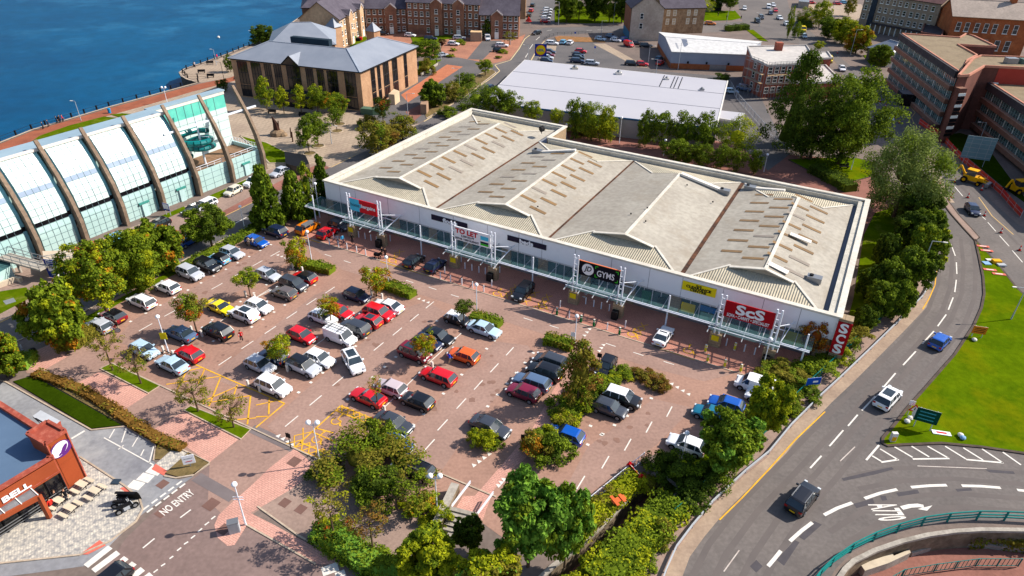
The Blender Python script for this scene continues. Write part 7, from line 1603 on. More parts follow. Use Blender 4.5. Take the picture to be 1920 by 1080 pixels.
# ================================================================== LAMPS, FENCES, SIGNS, STREET FURNITURE
m_globe = M("opal_globe", (246,246,250), rough=.3, var=.02); m_tealf = M("teal_paint", (0,128,122), c2=(0,108,104), scale=1.5, rough=.45)
LMP = {}
def globe_lamp(bx, by, ty, label, twin=None, extra=None, group="white globe lamps", rz=0, z=0.0):
 p = P(bx, by, z); h = max(3.2, min(hgt(p, ty),7.0)); k = (round(h, 1), bool(twin), bool(extra))
 t = thing("lamp_post", label, "lamp post", p, rz, group)
 if k not in LMP:
  q = MB(); q.cyl((0,0,0),(0,0,1.0),.09,.09,8, m_steel); q.cyl((0,0,1.0),(0,0, h - .35),.065,.05,8, m_steel)
  gs = [(0,0)]
  if twin: q.bar((-.42,0, h - .55),(.42,0, h - .55),.06,.06, m_steel); gs = [(-.42,0),(.42,0)]; [q.cyl((x, 0, h - .55),(x, 0, h - .4),.04,.05,6, m_steel) for x, y in gs]
  g_ = MB()
  for x, y in gs: g_.ball((x, y, h - .22),.26, m_globe, 12,8)
  LMP[k] = (q.mesh("post", smooth=False), g_.mesh("globe", smooth=True))
 new("post", LMP[k][0], t); new("globe", LMP[k][1], t)
 if extra == "sign": q = MB(); q.box(-.4,.4,-.1,-.06,2.2,3.1, M("poster_yellow", (240,215,30))); q.build("sign_plate", t)
 if extra == "arms":
  q = MB()
  for zz in (3.3,3.6): q.bar((-.45,0, zz),(.45,0, zz),.05,.05, m_steel)
  q.build("banner_arm", t)
 return t
for a in [(461,984,905, "globe lamp on the pink island beside the grey cabinet", None, "arms"),(317,663,591, "globe lamp carrying a yellow notice in the car park", None, "sign"),(1077,650,590, "globe lamp behind the clipped hedge near the green bollards"),(894,594,531, "globe lamp facing the middle of the shopfront"),(584,487,432, "globe lamp behind the leftmost clipped hedge"),(729,537,480, "globe lamp beside the rounded orange tree"),
          (1430,690,633, "globe lamp in front of the red ScS sign"),(460,434,385, "globe lamp on the street bank beside the round street tree"),(1279,858,809, "globe lamp over the white car at the dark bushes"),(1432,322,288, "globe lamp behind the retail building near the store yard"),(1161,268,219, "globe lamp between the two retail roofs"),(1061,258,234, "globe lamp at the corner of the retail roof step"),(1244,292,261, "globe lamp above the back parapet bushes"),(963,215,193, "globe lamp among the trees at the grey store wall"),(600,408,342, "globe lamp at the left end of the retail canopy"),(1595,319,273, "globe lamp by the lawn bench and the willow")]:
 globe_lamp(*a)
globe_lamp(601,872,789, "twin globe lamp at the broad bush by the yellow hatching", True, None, "twin globe lamps"); globe_lamp(820,962,889, "twin globe lamp beside the steps", True, None, "twin globe lamps")
def column_lamp(bx, by, ty, label, ang=0, dark=False, arm=1.3, group="tall street lights", nm="street_light"):
 p = P(bx, by); h = max(4, min(hgt(p, ty),11)); t = thing(nm, label, "street light", p, ang, group); m = m_dark if dark else m_galv
 q = MB(); q.cyl((0,0,0),(0,0,1.2),.1,.09,8, m); q.cyl((0,0,1.2),(0,0, h),.075,.05,8, m); q.bar((0,0, h),(arm, 0, h + .1),.06,.06, m); q.build("column", t)
 q = MB(); q.bar((arm, 0, h + .1),(arm + .55,0, h + .12),.22,.1, m_white if not dark else m_galv); q.build("lantern", t); return t
for a in [(1047,47,4, "street light at the left of the park trees"),(1127,64,39, "street light at the store bank"),(1150,45,4, "street light at the right of the park trees"),(1215,120,86, "street light at the paved strip by the warehouse yard"),(1230,138,113, "shorter street light at the warehouse yard"),(1271,131,80, "tall pole with a blue plate in front of the warehouse"),(990,112,86, "street light at the bend beside the store sign"),(765,218,176, "street light in the office yard entrance"),(862,183,129, "street light among the street bed trees"),(827,112,82, "street light at the court corner"),
          (1594,104,56, "tall street light beside the orange tree hedge"),(1730,221,152, "tall street light before the banded offices"),(1832,275,230, "tall street light before the lower office wing"),(1629,262,217, "street light rising through the huge green tree"),(1714,540,452, "tall street light leaning over the guard rail bend"),(1735,352,328, "street light under the willow"),(1468,165,150, "street light at the scaffolded building"),(1362,45,20, "street light behind the green lawn"),(1556,40,-10, "tall street light in the square"),(1423,50,25, "traffic light pole at the town junction"),(1895,600,540, "blue grey pole casting its shadow on the roundabout lawn"),(622,270,236, "thin pole on the plaza by the street kerb"),(957,84,50, "street light at the flats corner")]:
 column_lamp(*a, ang=R(random.choice((0,180,150,-20))))
for a in [(152,226,190, "white promenade lamp by the walking group"),(406,122,93, "white promenade lamp on the quay head"),(476,82,64, "white promenade lamp near the dark waterfront tree"),(424,168,117, "black promenade lamp by the office corner")]:
 column_lamp(*a, ang=R(180), dark="black" in a[3], arm=.5, group="promenade lamps", nm="promenade_lamp")
globe_lamp(314,194,162, "black twin lamp on the promenade behind the leisure roof", True, None, "promenade lamps")
BLM = {}
def bollard(px, py, kind, label, group, h=1.05):
 if kind not in BLM:
  q = MB(); c = {"white": m_steel, "green": M("bollard_green", (30,120,60)), "yellow": M("bollard_yellow", (226,214,60)), "black": m_dark}[kind]
  r = .08 if kind in ("white", "black") else .15; q.cyl((0,0,0),(0,0, h), r, r, 10, c); q.ball((0,0, h), r, m_white if kind != "black" else m_dark, 8,5,.6)
  if kind in ("green", "yellow"): q.cyl((0,0,.75),(0,0,.88), r + .004, r + .004,10, m_white); q.cyl((0,0,.0),(0,0,.12), r + .004, r + .004,10, m_white if kind == "yellow" else m_dark)
  BLM[kind] = q.mesh("bollard")
 return new("bollard", BLM[kind], None, P(px, py, .03), label=label, cat="bollard", group=group)
rows = [([(618,459),(626,447),(635,463),(651,467),(669,473),(686,479)], "white bollards at the kerb before the blue and red sign"),([(826,523),(834,512),(845,528),(866,534),(886,540),(907,547),(922,537)], "white bollards at the kerb before the letting board"),
  ([(673,445),(685,448),(696,451),(707,455),(732,452)], "white bollards under the canopy at the blue and red sign"),([(865,491),(872,504),(885,507),(898,511),(910,514),(937,511)], "white bollards under the canopy at the letting board"),([(1050,576),(1067,596),(1138,618),(1172,614)], "white bollards at the kerb before the gym entrance"),([(1086,554),(1098,570),(1113,575),(1127,579),(1142,583)], "white bollards under the canopy at the gym entrance"),([(1361,648),(1395,659),(1414,665)], "white bollards under the canopy at the ScS entrance")]
for l, g_ in rows:
 for i, (x, y) in enumerate(l): bollard(x, y, "white", "white bollard in the row " + g_.split("bollards ")[1], g_)
for i, (x, y) in enumerate([(1044,590),(1089,604),(1113,612),(1161,627)]): bollard(x, y, "green", "thick green bollard with white top near the gym entrance", "green bollards near the gym entrance")
for i, (x, y) in enumerate([(1322,660),(1326,678),(1358,688),(1388,697),(1377,656)]): bollard(x, y, "yellow", "thick yellow and white bollard near the ScS entrance", "yellow bollards near the ScS entrance")
for x, y, l in [(44,660, "white bollard at the street end of the pink walk, left one"),(76,643, "white bollard at the street end of the pink walk, right one")]: bollard(x, y, "white", l, "white bollards at the street end", 1.05)
def guard(px, py, label):
 t = thing("tree_guard", label, "tree guard", P(px, py), YAW, "white tree guards in the car park"); q = MB()
 for x in (-.9,.9): q.box(x - .12, x + .12,-.1,.1,0,.95, m_white)
 q.build("white_post", t); q = MB(); q.bar((-.9,0,.35),(.9,0,.35),.08,.08, m_dark); q.build("crossbar", t)
for a in [(370,627, "guard posts at the rusty edged small tree"),(529,692, "guard posts at the tree by the white off-roader row"),(622,612, "guard posts at the tree over the white bonnet"),(799,686, "guard posts at the tree over the maroon people carrier"),(870,614, "guard posts at the dark round tree"),(709,768, "guard posts at the thin yellow tree"),(470,560, "guard posts at the tree above the white hatchbacks"),(559,508, "guard posts at the leftmost hedge tree"),(707,558, "guard posts at the rounded orange tree"),(317,665, "guard posts at the lamp with the yellow notice"),(477,730, "guard posts at the corner of the yellow hatched box")]: guard(*a)
def fence(name, pts, h, label, m, step=2.0, rails=(.2,.9), panel=None, post=.07, z=0.0, cat="fence", railw=.05, infill=0, group=None):
 p_ = [P(*p, z) if len(p) == 2 else Vector(p) for p in pts]; base = p_[0].copy(); t = thing(name, label, cat, base, 0, group)
 l = [q - base for q in p_]; rq = MB(); fq = MB(); n_post = 0; pm = MB(); pm.box(-post / 2, post / 2,-post / 2, post / 2,0, h, m); me = pm.mesh("post"); acc = 0
 for a, b in zip(l[:-1], l[1:]):
  d = (b - a); L_ = d.length
  for r in rails: rq.bar(a + Vector((0,0, r * h)), b + Vector((0,0, r * h)), railw, railw, m)
  if panel:
   nrm = Vector((-d.y, d.x, 0)).normalized() * .01
   for s_ in (1,-1): fq.face([a + nrm * s_ + Vector((0,0,.1)), b + nrm * s_ + Vector((0,0,.1)), b + nrm * s_ + Vector((0,0, h * .95)), a + nrm * s_ + Vector((0,0, h * .95))], panel)
  if infill:
   k = int(L_ / infill)
   for j in range(k): c = a.lerp(b, (j + .5) / k); fq.bar(c + Vector((0,0,.1)), c + Vector((0,0, h)),.035,.035, m)
  k = max(1, int(L_ / step))
  for j in range(k + (1 if b is l[-1] else 0)):
   if n_post < 98: new("post", me, t, a.lerp(b, j / k)); n_post += 1
 rq.build("rail", t)
 if fq.f: fq.build("infill", t)
 return t
fence("palisade_fence", [(1741,470),(1718,520),(1696,556),(1645,605),(1582,665),(1572,676),(1517,727),(1486,757),(1467,775),(1440,806),(1405,838),(1345,892),(1282,957),(1262,974)], 1.5, "teal mesh fence along the footway of the main road", m_tealf, 2.4,(.05,.5,.97), None, .08, infill=.5)
fence("guard_rail", [(1752,470),(1757,492),(1752,516),(1740,541),(1728,560),(1682,608),(1632,657),(1580,707),(1540,744),(1482,802),(1440,853),(1397,888),(1335,946),(1297,991),(1267,1031),(1248,1074),(1228,1130)], .62, "pale steel guard rail along the kerb of the main road", m_galv, 3.2,(.72,.95), None, .1, cat="guard rail", railw=.11)
fence("curved_railing", [(1500,1130),(1535,1084),(1557,1062),(1594,1036),(1636,1015),(1680,999),(1727,986),(1775,979),(1830,975),(1882,976),(1960,980),(2040,987)], 1.25, "teal curved railing round the inside of the slip road bend", m_tealf, 2.9,(.35,.62,.97), None, .12, cat="railing", railw=.1)
fence("ramp_railing", [P(1640,1110,-2.3), P(1690,1082,-2.3), P(1750,1072,-2.3), P(1828,1062,-2.3), P(1908,1062,-2.3)], 1.1, "lower teal railing on the sunken ramp at the bottom right", m_tealf, 1.8,(.1,.97), None, .08, cat="railing", infill=.4)
fence("quay_fence", [(-60,288),(0,266),(60,243),(135,221),(205,200),(282,179),(340,163),(372,155)], 1.15, "black post and rail fence along the promenade edge", m_dark, 3.0,(.4,.9), None, .28, cat="fence")
fence("quay_fence", [(390,147),(352,146),(343,137),(350,130),(377,120),(427,102),(477,82),(520,63)], 1.15, "black post and rail fence round the quay head", m_dark, 2.8,(.4,.9), None, .25, cat="fence")
fence("white_railing", [(1206,863),(1150,909),(1092,957)], 1.1, "white lattice railing at the lower right edge of the car park", m_steel, 1.6,(.08,.95), None, .08, cat="railing", infill=.55)
fence("stair_handrail", [P(882,905,.9), P(846,952,.3)], .25, "white double handrail at the left of the steps", m_steel, 2.5,(.1,.95), None, .07, cat="handrail", railw=.09); fence("stair_handrail", [P(925,925,.9), P(893,968,.3)], .25, "white double handrail at the right of the steps", m_steel, 2.5,(.1,.95), None, .07, cat="handrail", railw=.09)
m_net = M("red_safety_netting", (214,30,44), c2=(230,90,60), scale=.5, rough=.6, alpha=.8)
fence("netting_fence", [(1722,232),(1737,243),(1760,257),(1800,300),(1848,341),(1876,366),(1900,394),(1913,408)], 1.4, "red netting fence along the closed lane of the carriageway", m_galv, 2.6,(.5,), m_net, .06)
fence("yard_fence", [(1500,296),(1432,245),(1380,185),(1364,156)], 1.8, "grey palisade fence behind the discount store", m_galv, 2.6,(.15,.9), None, .08, infill=.6)
fence("kerb_railing", [(1020,76),(1030,70),(1045,66),(1110,64)], 1.0, "black railing at the store bank", m_dark, 2.2,(.5,.95), None, .06)
fence("brick_wall", [(790,143),(822,122)], .9, "pale garden wall beside the office bank", m_conc, 9,(.5,), m_conc, .3, cat="wall")
st = thing("steps", "concrete steps with pale treads dropping to the lower path", "steps", P(870,968)); bz = Vector(st.location)
q = MB(); a, b = P(846,962) - bz, P(897,975) - bz; d = (b - a).normalized(); n = Vector((d.y, -d.x, 0))
for k in range(6):
 o0 = n * (k * .42); z1 = .03 - 0.0 + .9 - k * .15
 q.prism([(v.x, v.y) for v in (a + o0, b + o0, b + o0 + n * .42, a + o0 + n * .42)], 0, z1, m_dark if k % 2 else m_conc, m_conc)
q.build("tread", st)
q = MB(); q.wallstrip([(v.x, v.y) for v in (a - d * .5 - n * 2.5, a - d * .5 + n * 3.2)], .8,0,1.1, m_rwall, m_conc); q.build("side_wall", st)
# ---- block of stone and retaining kerb in the sunken ramp
q = MB(); l = pp((1610,1053),(1662,1036),(1672,1036),(1676,1042),(1705,1030),(1708,1036),(1665,1056),(1622,1070), z=-1.4); q.prism([(p.x, p.y) for p in l], -2.5,-1.4, m_conc, M("pale_concrete_cap", (206,192,170), c2=(186,172,152), scale=1)); q.build("concrete_block", label="pale L shaped concrete block beside the sunken ramp", cat="concrete block")
q = MB(); q.wallstrip([(p.x, p.y) for p in pp((1708,1036),(1760,1020),(1830,1018),(1900,1026),(2000,1036), z=-2.0)], .35,-2.5,-1.9, m_conc); q.build("low_wall", label="low curved kerb wall along the sunken ramp path", cat="wall")
# ---- cones
CN_ = MB(); CN_.cyl((0,0,.03),(0,0,.75),.16,.04,10, M("cone_red", (222,40,30))); CN_.cyl((0,0,.3),(0,0,.5),.125,.085,10, m_white); CN_.box(-.2,.2,-.2,.2,0,.04, m_rubber); cnm = CN_.mesh("traffic_cone")
cones = [(1758,310),(1769,321),(1777,295),(1790,310),(1763,280),(1807,326),(1789,342),(1766,361),(1771,358),(1779,376),(1783,371),(1814,371),(1840,357),(1845,405),(1876,437),(1911,470),(1752,342),(1760,350),(1621,159),(1626,164),(1642,181),(1650,191),(1660,201),(1665,208),(1656,227),(1679,222),(1686,231),(1744,262),(1570,100)]
for x, y in cones: new("traffic_cone", cnm, None, P(x, y, .02), scale=(1.25,) * 3, label="red and white traffic cone marking off the closed lane of the carriageway", cat="traffic cone", group="cones along the closed lane")
q = MB(); q.box(-.9,.9,-.03,.03,.35,.95, M("barrier_red", (214,50,36))); q.box(-.95,-.85,-.25,.25,0,1, m_sgred); q.box(.85,.95,-.25,.25,0,1, m_sgred)
for k in range(3): q.box(-.7 + k * .55,-.45 + k * .55,-.035,.035,.4,.9, m_white)
o = q.build("barrier", label="red and white plastic barrier lying at the white railing", cat="barrier"); o.location = P(1197,886,.6); o.rotation_euler = (R(40),0, R(-60))
q = MB(); q.box(-.7,.7,-.25,.25,0,.08, M("orange_plastic", (236,110,60))); q.box(-.6,-.3,-.6,.6,.08,.16, M("orange_plastic", (236,110,60))); q.box(.2,.5,-.5,.4,.08,.16, M("orange_plastic", (236,110,60))); o = q.build("barrier_feet", label="orange plastic barrier feet thrown in the yellow bushes", cat="barrier"); o.location = P(1160,937,1.5); o.rotation_euler = (0,0,.5)
# ---- signs
def post_sign(px, py, w_, h_, z0, m, label, ang, nm="sign", legs=2, cat="sign", back=None):
 t = thing(nm, label, cat, P(px, py), ang); q = MB(); q.box(-w_ / 2, w_ / 2,-.04,.0, z0, z0 + h_, m); q.box(-w_ / 2, w_ / 2,.0,.03, z0, z0 + h_, back or m_galv); q.build("panel", t)
 q = MB()
 for x in ((-w_ * .35, w_ * .35) if legs == 2 else (0,)): q.cyl((x, .08,0),(x, .08, z0 + h_),.05,.05,6, m_galv)
 q.build("post", t); return t
def onsign(t, body, x, z, size, m, width=None, bold=0): return text("lettering", body, m, size, frame_matrix((x, -.055, z),(1,0,0),(0,0,1)), t, width=width, bold=bold)
t = post_sign(110,524,2.6,2.9,.25, M("sign_royal_blue", (30,50,140)), "tall blue information board with a white panel at the leisure entrance", R(-10), "information_board")
q = MB(); q.box(-1.0,1.0,-.055,-.04,1.3,2.3, m_sgwhite); q.box(-.6,.6,-.055,-.04,.7,.9, m_sgwhite); q.box(-.7,.7,-.055,-.04,2.85,2.95, m_sgwhite); q.box(-.8,.8,-.055,-.04,2.6,2.68, m_sgwhite); q.build("notice", t)
t = post_sign(316,405,1.3,1.3,1.0, M("sign_royal_blue", (30,50,140)), "small blue framed white notice before the leisure doors", R(-20)); q = MB(); q.box(-.55,.55,-.055,-.04,1.3,2.2, m_sgwhite); q.build("notice", t)
t = post_sign(358,876,1.1,1.1,.5, m_sgwhite, "white square notice in the corner planting bed", R(20), legs=1); q = MB(); q.box(-.3,.3,-.055,-.045,.8,.88, m_sgred); q.box(-.4,.4,-.055,-.045,1.2,1.26, M("sign_grey", (150,150,150))); q.build("notice", t)
t = post_sign(1727,806,2.2,1.7,1.1, M("road_sign_green", (0,70,54)), "green direction sign with white arrow edge on the roundabout lawn", R(-25)); q = MB(); q.face([(-1.1,-.05,1.1),(-1.1,-.05,2.8),(-1.45,-.05,1.95)], m_white)
for z_ in (1.5,1.95,2.4): q.box(-.8,.7,-.05,-.04, z_ - .07, z_ + .07, M("sign_teal_line", (70,160,170)))
q.build("arrow_edge", t)
t = thing("warning_sign", "red triangular warning sign on the roundabout lawn", "sign", P(1707,786), R(-20)); q = MB(); q.cyl((0,.05,0),(0,.05,1.9),.04,.04,6, m_galv); q.build("post", t); q = MB(); q.face([(-.6,0,1.1),(.6,0,1.1),(0,0,2.15)], m_sgred); q.face([(-.38,-.01,1.23),(.38,-.01,1.23),(0,-.01,1.9)], m_white); q.box(-.05,.05,-.02,-.012,1.3,1.65, m_dark); q.build("plate", t)
t = post_sign(1830,634,1.6,1.1,.7, M("temporary_orange", (226,130,30)), "orange temporary road works board on the lawn edge", R(-15)); q = MB(); [q.box(-.6,.6,-.055,-.045,.95 + k * .25,1.02 + k * .25, m_dark) for k in range(3)]; q.build("text_line", t)
t = post_sign(1517,742,1.7,1.0,1.6, M("sign_bright_blue", (10,80,190)), "blue pedestrian sign on the footway by the teal fence", R(10), legs=1); q = MB(); q.box(-.1,.5,-.055,-.045,1.95,2.2, m_sgwhite); q.build("symbol", t)
t = post_sign(1822,312,5.2,4.6,1.6, M("sign_back_grey", (120,150,158), c2=(104,134,144)), "large grey green back of a road direction sign on the office lawn", R(-22), "direction_sign"); q = MB(); [q.box(-2.5,2.5,-.07,-.04,2.0 + k * .9,2.06 + k * .9, m_galv) for k in range(5)]; [q.box(-1.6 + k * 1.6,-1.54 + k * 1.6,-.07,-.04,1.7,6.1, m_galv) for k in range(3)]; q.build("stiffener", t)
t = thing("keep_left_bollard", "white and yellow keep left bollard at the tip of the lawn", "bollard", P(1672,828),0); q = MB(); q.prism([(-.28,-.18),(.28,-.18),(.28,.18),(-.28,.18)], .12,1.25, m_white); q.box(-.22,.22,-.2,-.18,.25,.8, M("bollard_amber", (240,180,20))); q.build("body", t)
t = post_sign(1013,116,3.6,3.6,1.7, M("store_sign_blue", (10,60,150)), "blue square store sign with a yellow disc reading LIDL", R(0), "store_sign"); q = MB(); q.cyl((0,-.05,3.5),(0,-.06,3.5),1.55,1.55,24, M("store_sign_red", (220,30,40))); q.cyl((0,-.061,3.5),(0,-.07,3.5),1.4,1.4,24, M("store_sign_yellow", (250,214,0))); q.build("disc", t); text("lettering", "LIDL", M("store_sign_blue", (10,60,150)),1, frame_matrix((0,-.09,3.5),(1,0,0),(0,0,1)), t, width=2.2, bold=.03)
for px, py, l, c in [(546,842, "black post sign at the mouth of the car park", m_dark),(1122,690, "thin post sign between the island hedges", m_dark),(1073,650, "post sign beside the shopfront lamp", m_galv),(981,845, "black post sign at the footpath shrubs", m_dark),(1700,780, "small post sign on the lawn edge", m_galv),(1085,137, "blue plate sign in the store yard", m_galv),(1078,72, "blue plate sign at the store bank", m_galv),(1115,100, "blue parking plate in the store car park", m_galv)]:
 t = thing("post_sign", l, "sign", P(px, py), R(-20)); q = MB(); q.cyl((0,0,0),(0,0,2.2),.045,.045,6, c); q.build("post", t); q = MB(); q.box(-.28,.28,-.06,-.03,1.6,2.2, M("sign_bright_blue", (10,80,190)) if "blue" in l else m_dark if c is m_dark else m_sgwhite); q.build("plate", t)
for i, (x, y, l) in enumerate([(1843,462, "red and white board lying at the top of the roundabout lawn"),(1850,470, "second red and white board lying on the lawn tip"),(1856,506, "third red and white board lying near the signs"),(1873,514, "fourth red and white board lying near the signs"),(1765,812, "red edged white sign lying flat near the hatched markings")]):
 q = MB(); q.box(-.9,.9,-.3,.3,.0,.06, m_salmon if i < 4 else m_sgwhite); q.box(-.5,.5,-.12,.12,.06,.07, m_white if i < 4 else m_sgred); o = q.build("temporary_sign", label=l, cat="sign", group="temporary signs lying on the lawn"); o.location = P(x, y, .15); o.rotation_euler = (0,0, R(-12))
t = thing("sign_stack", "blue, yellow and white temporary signs stacked on the lawn", "sign", P(1862,495)); q = MB(); q.box(-1.6,-.6,-.6,.4,.13,.25, M("sign_pale_blue", (140,180,220))); q.box(-.1,1.1,-.2,.6,.13,.6, M("sign_yellow_board", (236,170,30))); q.box(.2,1.4,-1.0,-.3,.13,.35, m_galv); q.box(-.6,.5,.6,1.2,.13,.3, m_white); q.build("board", t)
for i, (x, y, l) in enumerate([(1869 - 43,639, "white sandbag under the orange road works board"),(1700,792, "white sandbag by the triangular sign"),(1706,786, "second white sandbag by the triangular sign"),(1800,818, "white litter bag on the lawn by the flat sign"),(1804,823, "blue litter bag on the lawn by the flat sign"),(1352,901, "white rubbish bag, left one by the teal fence"),(1358,895, "white rubbish bag, right one by the teal fence")]):
 q = MB(); q.ball((0,0,.2),.32, m_white if "blue" not in l else M("sign_pale_blue", (140,180,220)),8,6,.7); o = q.build("bag", label=l, cat="bag"); o.location = P(x, y, .12)
q = MB(); q.ball((0,0,.35),.6, M("cardboard", (200,150,96)),7,5,.8); o = q.build("cardboard_heap", label="brown cardboard heap beside the white rubbish bags", cat="rubbish"); o.location = P(1350,893,.1)
# ---- utility cabinet, bins, seats, planters
t = thing("utility_cabinet", "grey utility cabinet on the pink island", "cabinet", P(441,996), R(20)); q = MB(); q.box(-.45,.45,-.3,.3,0,1.25, m_galv); q.prism([(-.48,-.33),(.48,-.33),(.48,.33),(-.48,.33)], 1.25,1.32, m_metal); q.build("body", t); q = MB(); q.box(-.38,.38,-.32,-.3,.15,1.15, M("cabinet_door", (160,162,168))); q.build("door", t)
for px, py, l, c in [(66,668, "black litter bin at the street end of the pink walk", m_dark),(206,212, "bright blue litter bin on the promenade", M("bin_blue", (20,140,200))),(28,1062, "slate grey litter bin at the bottom left forecourt edge", M("bin_slate", (50,64,78)))][:2]:
 t = thing("litter_bin", l, "bin", P(px, py)); q = MB(); q.cyl((0,0,0),(0,0,1.0),.32,.36,10, c); q.ball((0,0,1.0),.36, c, 10,6,.6); q.build("body", t)
q = MB(); q.box(-.35,.35,-.3,.3,0,.12, M("bin_slate", (50,64,78))); o = q.build("planter", label="low dark square planter at the forecourt kerb", cat="planter"); o.location = P(218,904,.03)
def picnic(px, py, ang, label):
 t = thing("cafe_table_set", label, "table", P(px, py, .03), ang, "outdoor table sets before the restaurant", (.72,) * 3); q = MB(); q.box(-.75,.75,-.42,.42,.72,.78, M("cream_tabletop", (222,204,178))); q.build("tabletop", t)
 for sx in (-.6,.6):
  q = MB(); q.bar((sx, 0,0),(sx, 0,.72),.07,.07, m_dark); q.bar((sx, -1.0,.4),(sx, 1.0,.4),.06,.06, m_dark); q.bar((sx, -1,0),(sx, -1,.4),.06,.06, m_dark); q.bar((sx, 1,0),(sx, 1,.4),.06,.06, m_dark); q.build("leg", t)
 for sy in (-1.05,1.05): q = MB(); q.box(-.75,.75, sy - .22, sy + .22,.42,.48, M("cream_tabletop", (222,204,178))); q.build("bench", t)
for a in [(156,914, "cream picnic table set nearest the sign tower"),(180,926, "cream picnic table set in the middle of the forecourt"),(134,958, "cream picnic table set nearest the camera"),(112,944, "dark topped table set with people at the restaurant wall")]: picnic(a[0], a[1], R(-22), a[2])
def moto(px, py, ang, label):
 t = thing("motorcycle", label, "motorcycle", P(px, py, .03), ang, "motorcycles on the forecourt corner"); q = MB(); q.bar((-.5,0,.75),(.5,0,.85),.22,.3, m_dark); q.cyl((.55,0,.6),(.45,0,1.05),.05,.05,6, m_galv); q.bar((.42,-.35,1.05),(.42,.35,1.05),.05,.05, m_dark); q.box(-.25,.25,-.16,.16,.3,.65, m_galv); q.box(-.7,-.15,-.14,.14,.85,.95, m_rubber); q.build("body", t)
 for x in (-.68,.68): q = MB(); q.cyl((x, -.06,.31),(x, .06,.31),.31,.31,14, m_rubber); q.cyl((x, -.065,.31),(x, .065,.31),.17,.17,10, m_metal); q.build("wheel", t)
moto(232,952, R(10), "dark motorcycle, left of the group on the forecourt corner"); moto(240,958, R(40), "dark motorcycle, nearest the kerb on the forecourt corner"); moto(236,944, R(-20), "dark motorcycle below the black rounded shelter")
t = thing("rounded_shelter", "black rounded cover over the motorcycles", "shelter", P(243,944)); q = MB()
pr = None
for k in range(9):
 a = k / 8 * 1.9; c0 = Vector((-.7,-.5 + math.sin(a) * .2,0)); y = .5 * math.cos(a); z_ = 1.5 * math.sin(a)
 cur = (Vector((-.9, y, z_)), Vector((.9, y, z_)))
 if pr: q.face([pr[0], pr[1], cur[1], cur[0]], m_dark)
 pr = cur
q.build("cover", t)
t = thing("sculpture", "dark bird like sculpture on a rock mound in the plaza", "sculpture", P(521,253)); q = MB(); q.ball((0,0,.2),1.7, M("rock", (150,126,100), c2=(100,82,66), scale=1.5),9,6,.65); q.ball((1.3,-.4,.1),1.0, M("rock", (150,126,100)),8,5,.7); q.build("rock_base", t)
q = MB(); q.cyl((0,0,.9),(-.2,.1,2.6),.75,.5,7, M("bronze", (70,44,34), c2=(48,30,26))); q.cyl((-.2,.1,2.6),(-.7,.2,4.0),.5,.12,7, M("bronze", (70,44,34))); q.cyl((.3,0,1.2),(.5,.2,3.1),.3,.1,6, M("bronze", (70,44,34))); q.build("figure", t)
for px, py, l in [(546,258, "dark standing post beside the sculpture, left"),(549,266, "dark standing post beside the sculpture, right")]:
 q = MB(); q.cyl((0,0,0),(.1,0,2.2),.16,.12,6, M("bronze", (70,44,34))); o = q.build("timber_post", label=l, cat="post", group="standing posts by the sculpture"); o.location = P(px, py)
def ring(px, py, label): q = MB(); l = [(1.3 * math.cos(a),1.3 * math.sin(a)) for a in [k * .524 for k in range(13)]]; q.wallstrip(l, .25,0,.14, m_kerb); q.sheet([Vector((x, y, 0)) for x, y in l[:12]], .06, m_soil); o = q.build("tree_ring", label=label, cat="tree ring", group="round stone tree rings in the plaza"); o.location = P(px, py, .01)
ring(597,274, "stone ring round the tree nearest the sculpture pair"); ring(632,246, "stone ring round the small plaza tree"); ring(581,288, "stone ring round the tree closest to the sculpture"); ring(637,233, "stone ring round the tree at the office corner")
BN = None
for px, py, ang, l in [(378,137,10, "dark bench on the quay head facing the water"),(395,145,0, "dark seat block near the quay head fence"),(394,121,20, "dark bench beside the promenade lamp"),(510,213,-5, "low dark bench under the plaza trees, left"),(568,218,-5, "low dark bench under the plaza trees, right"),(1582,316,5, "wooden bench on the green lawn by the willow"),(414,165,10, "dark bike rack seat by the office corner")]:
 t = thing("bench", l, "bench", P(px, py, .02), R(ang)); q = MB(); q.box(-1.0,1.0,-.25,.25,.4,.48, m_dark); q.build("seat", t); q = MB(); q.box(-1.0,1.0,.22,.3,.5,.95, m_dark); q.build("backrest", t); q = MB(); q.box(-.85,-.75,-.2,.25,0,.4, m_dark); q.box(.75,.85,-.2,.25,0,.4, m_dark); q.build("leg", t)
q = MB(); p = P(991,43); q.cyl((0,0,.6),(0,0,2.2),1.3,.1,8, M("kiosk_red", (230,60,50))); q.cyl((0,0,0),(0,0,2),.05,.05,6, m_galv); o = q.build("parasol", label="red parasol at the edge of the far car park", cat="parasol"); o.location = p
t = thing("shopping_trolley", "dark pushchair held by a walker at the shopfront kerb", "trolley", P(708,483,.02), R(-20)); q = MB(); q.box(-.5,.4,-.25,.25,.35,.75, m_dark); q.bar((.4,0,.7),(.8,0,1.0),.05,.4, m_dark); q.build("basket", t); q = MB(); [q.cyl((x, y - .03,.12),(x, y + .03,.12),.12,.12,8, m_rubber) for x in (-.4,.35) for y in (-.25,.25)]; q.build("wheel", t)
t = thing("tractor", "green and red play tractor beside the cream flats", "play equipment", P(667,77)); q = MB(); q.box(-1.4,.2,-.8,.8,.3,1.5, M("bollard_green", (30,120,60))); q.box(.2,1.6,-.7,.7,.3,1.1, m_dark); q.box(1.4,2.2,-.5,.5,.4,1.3, m_sgred); q.build("frame", t)
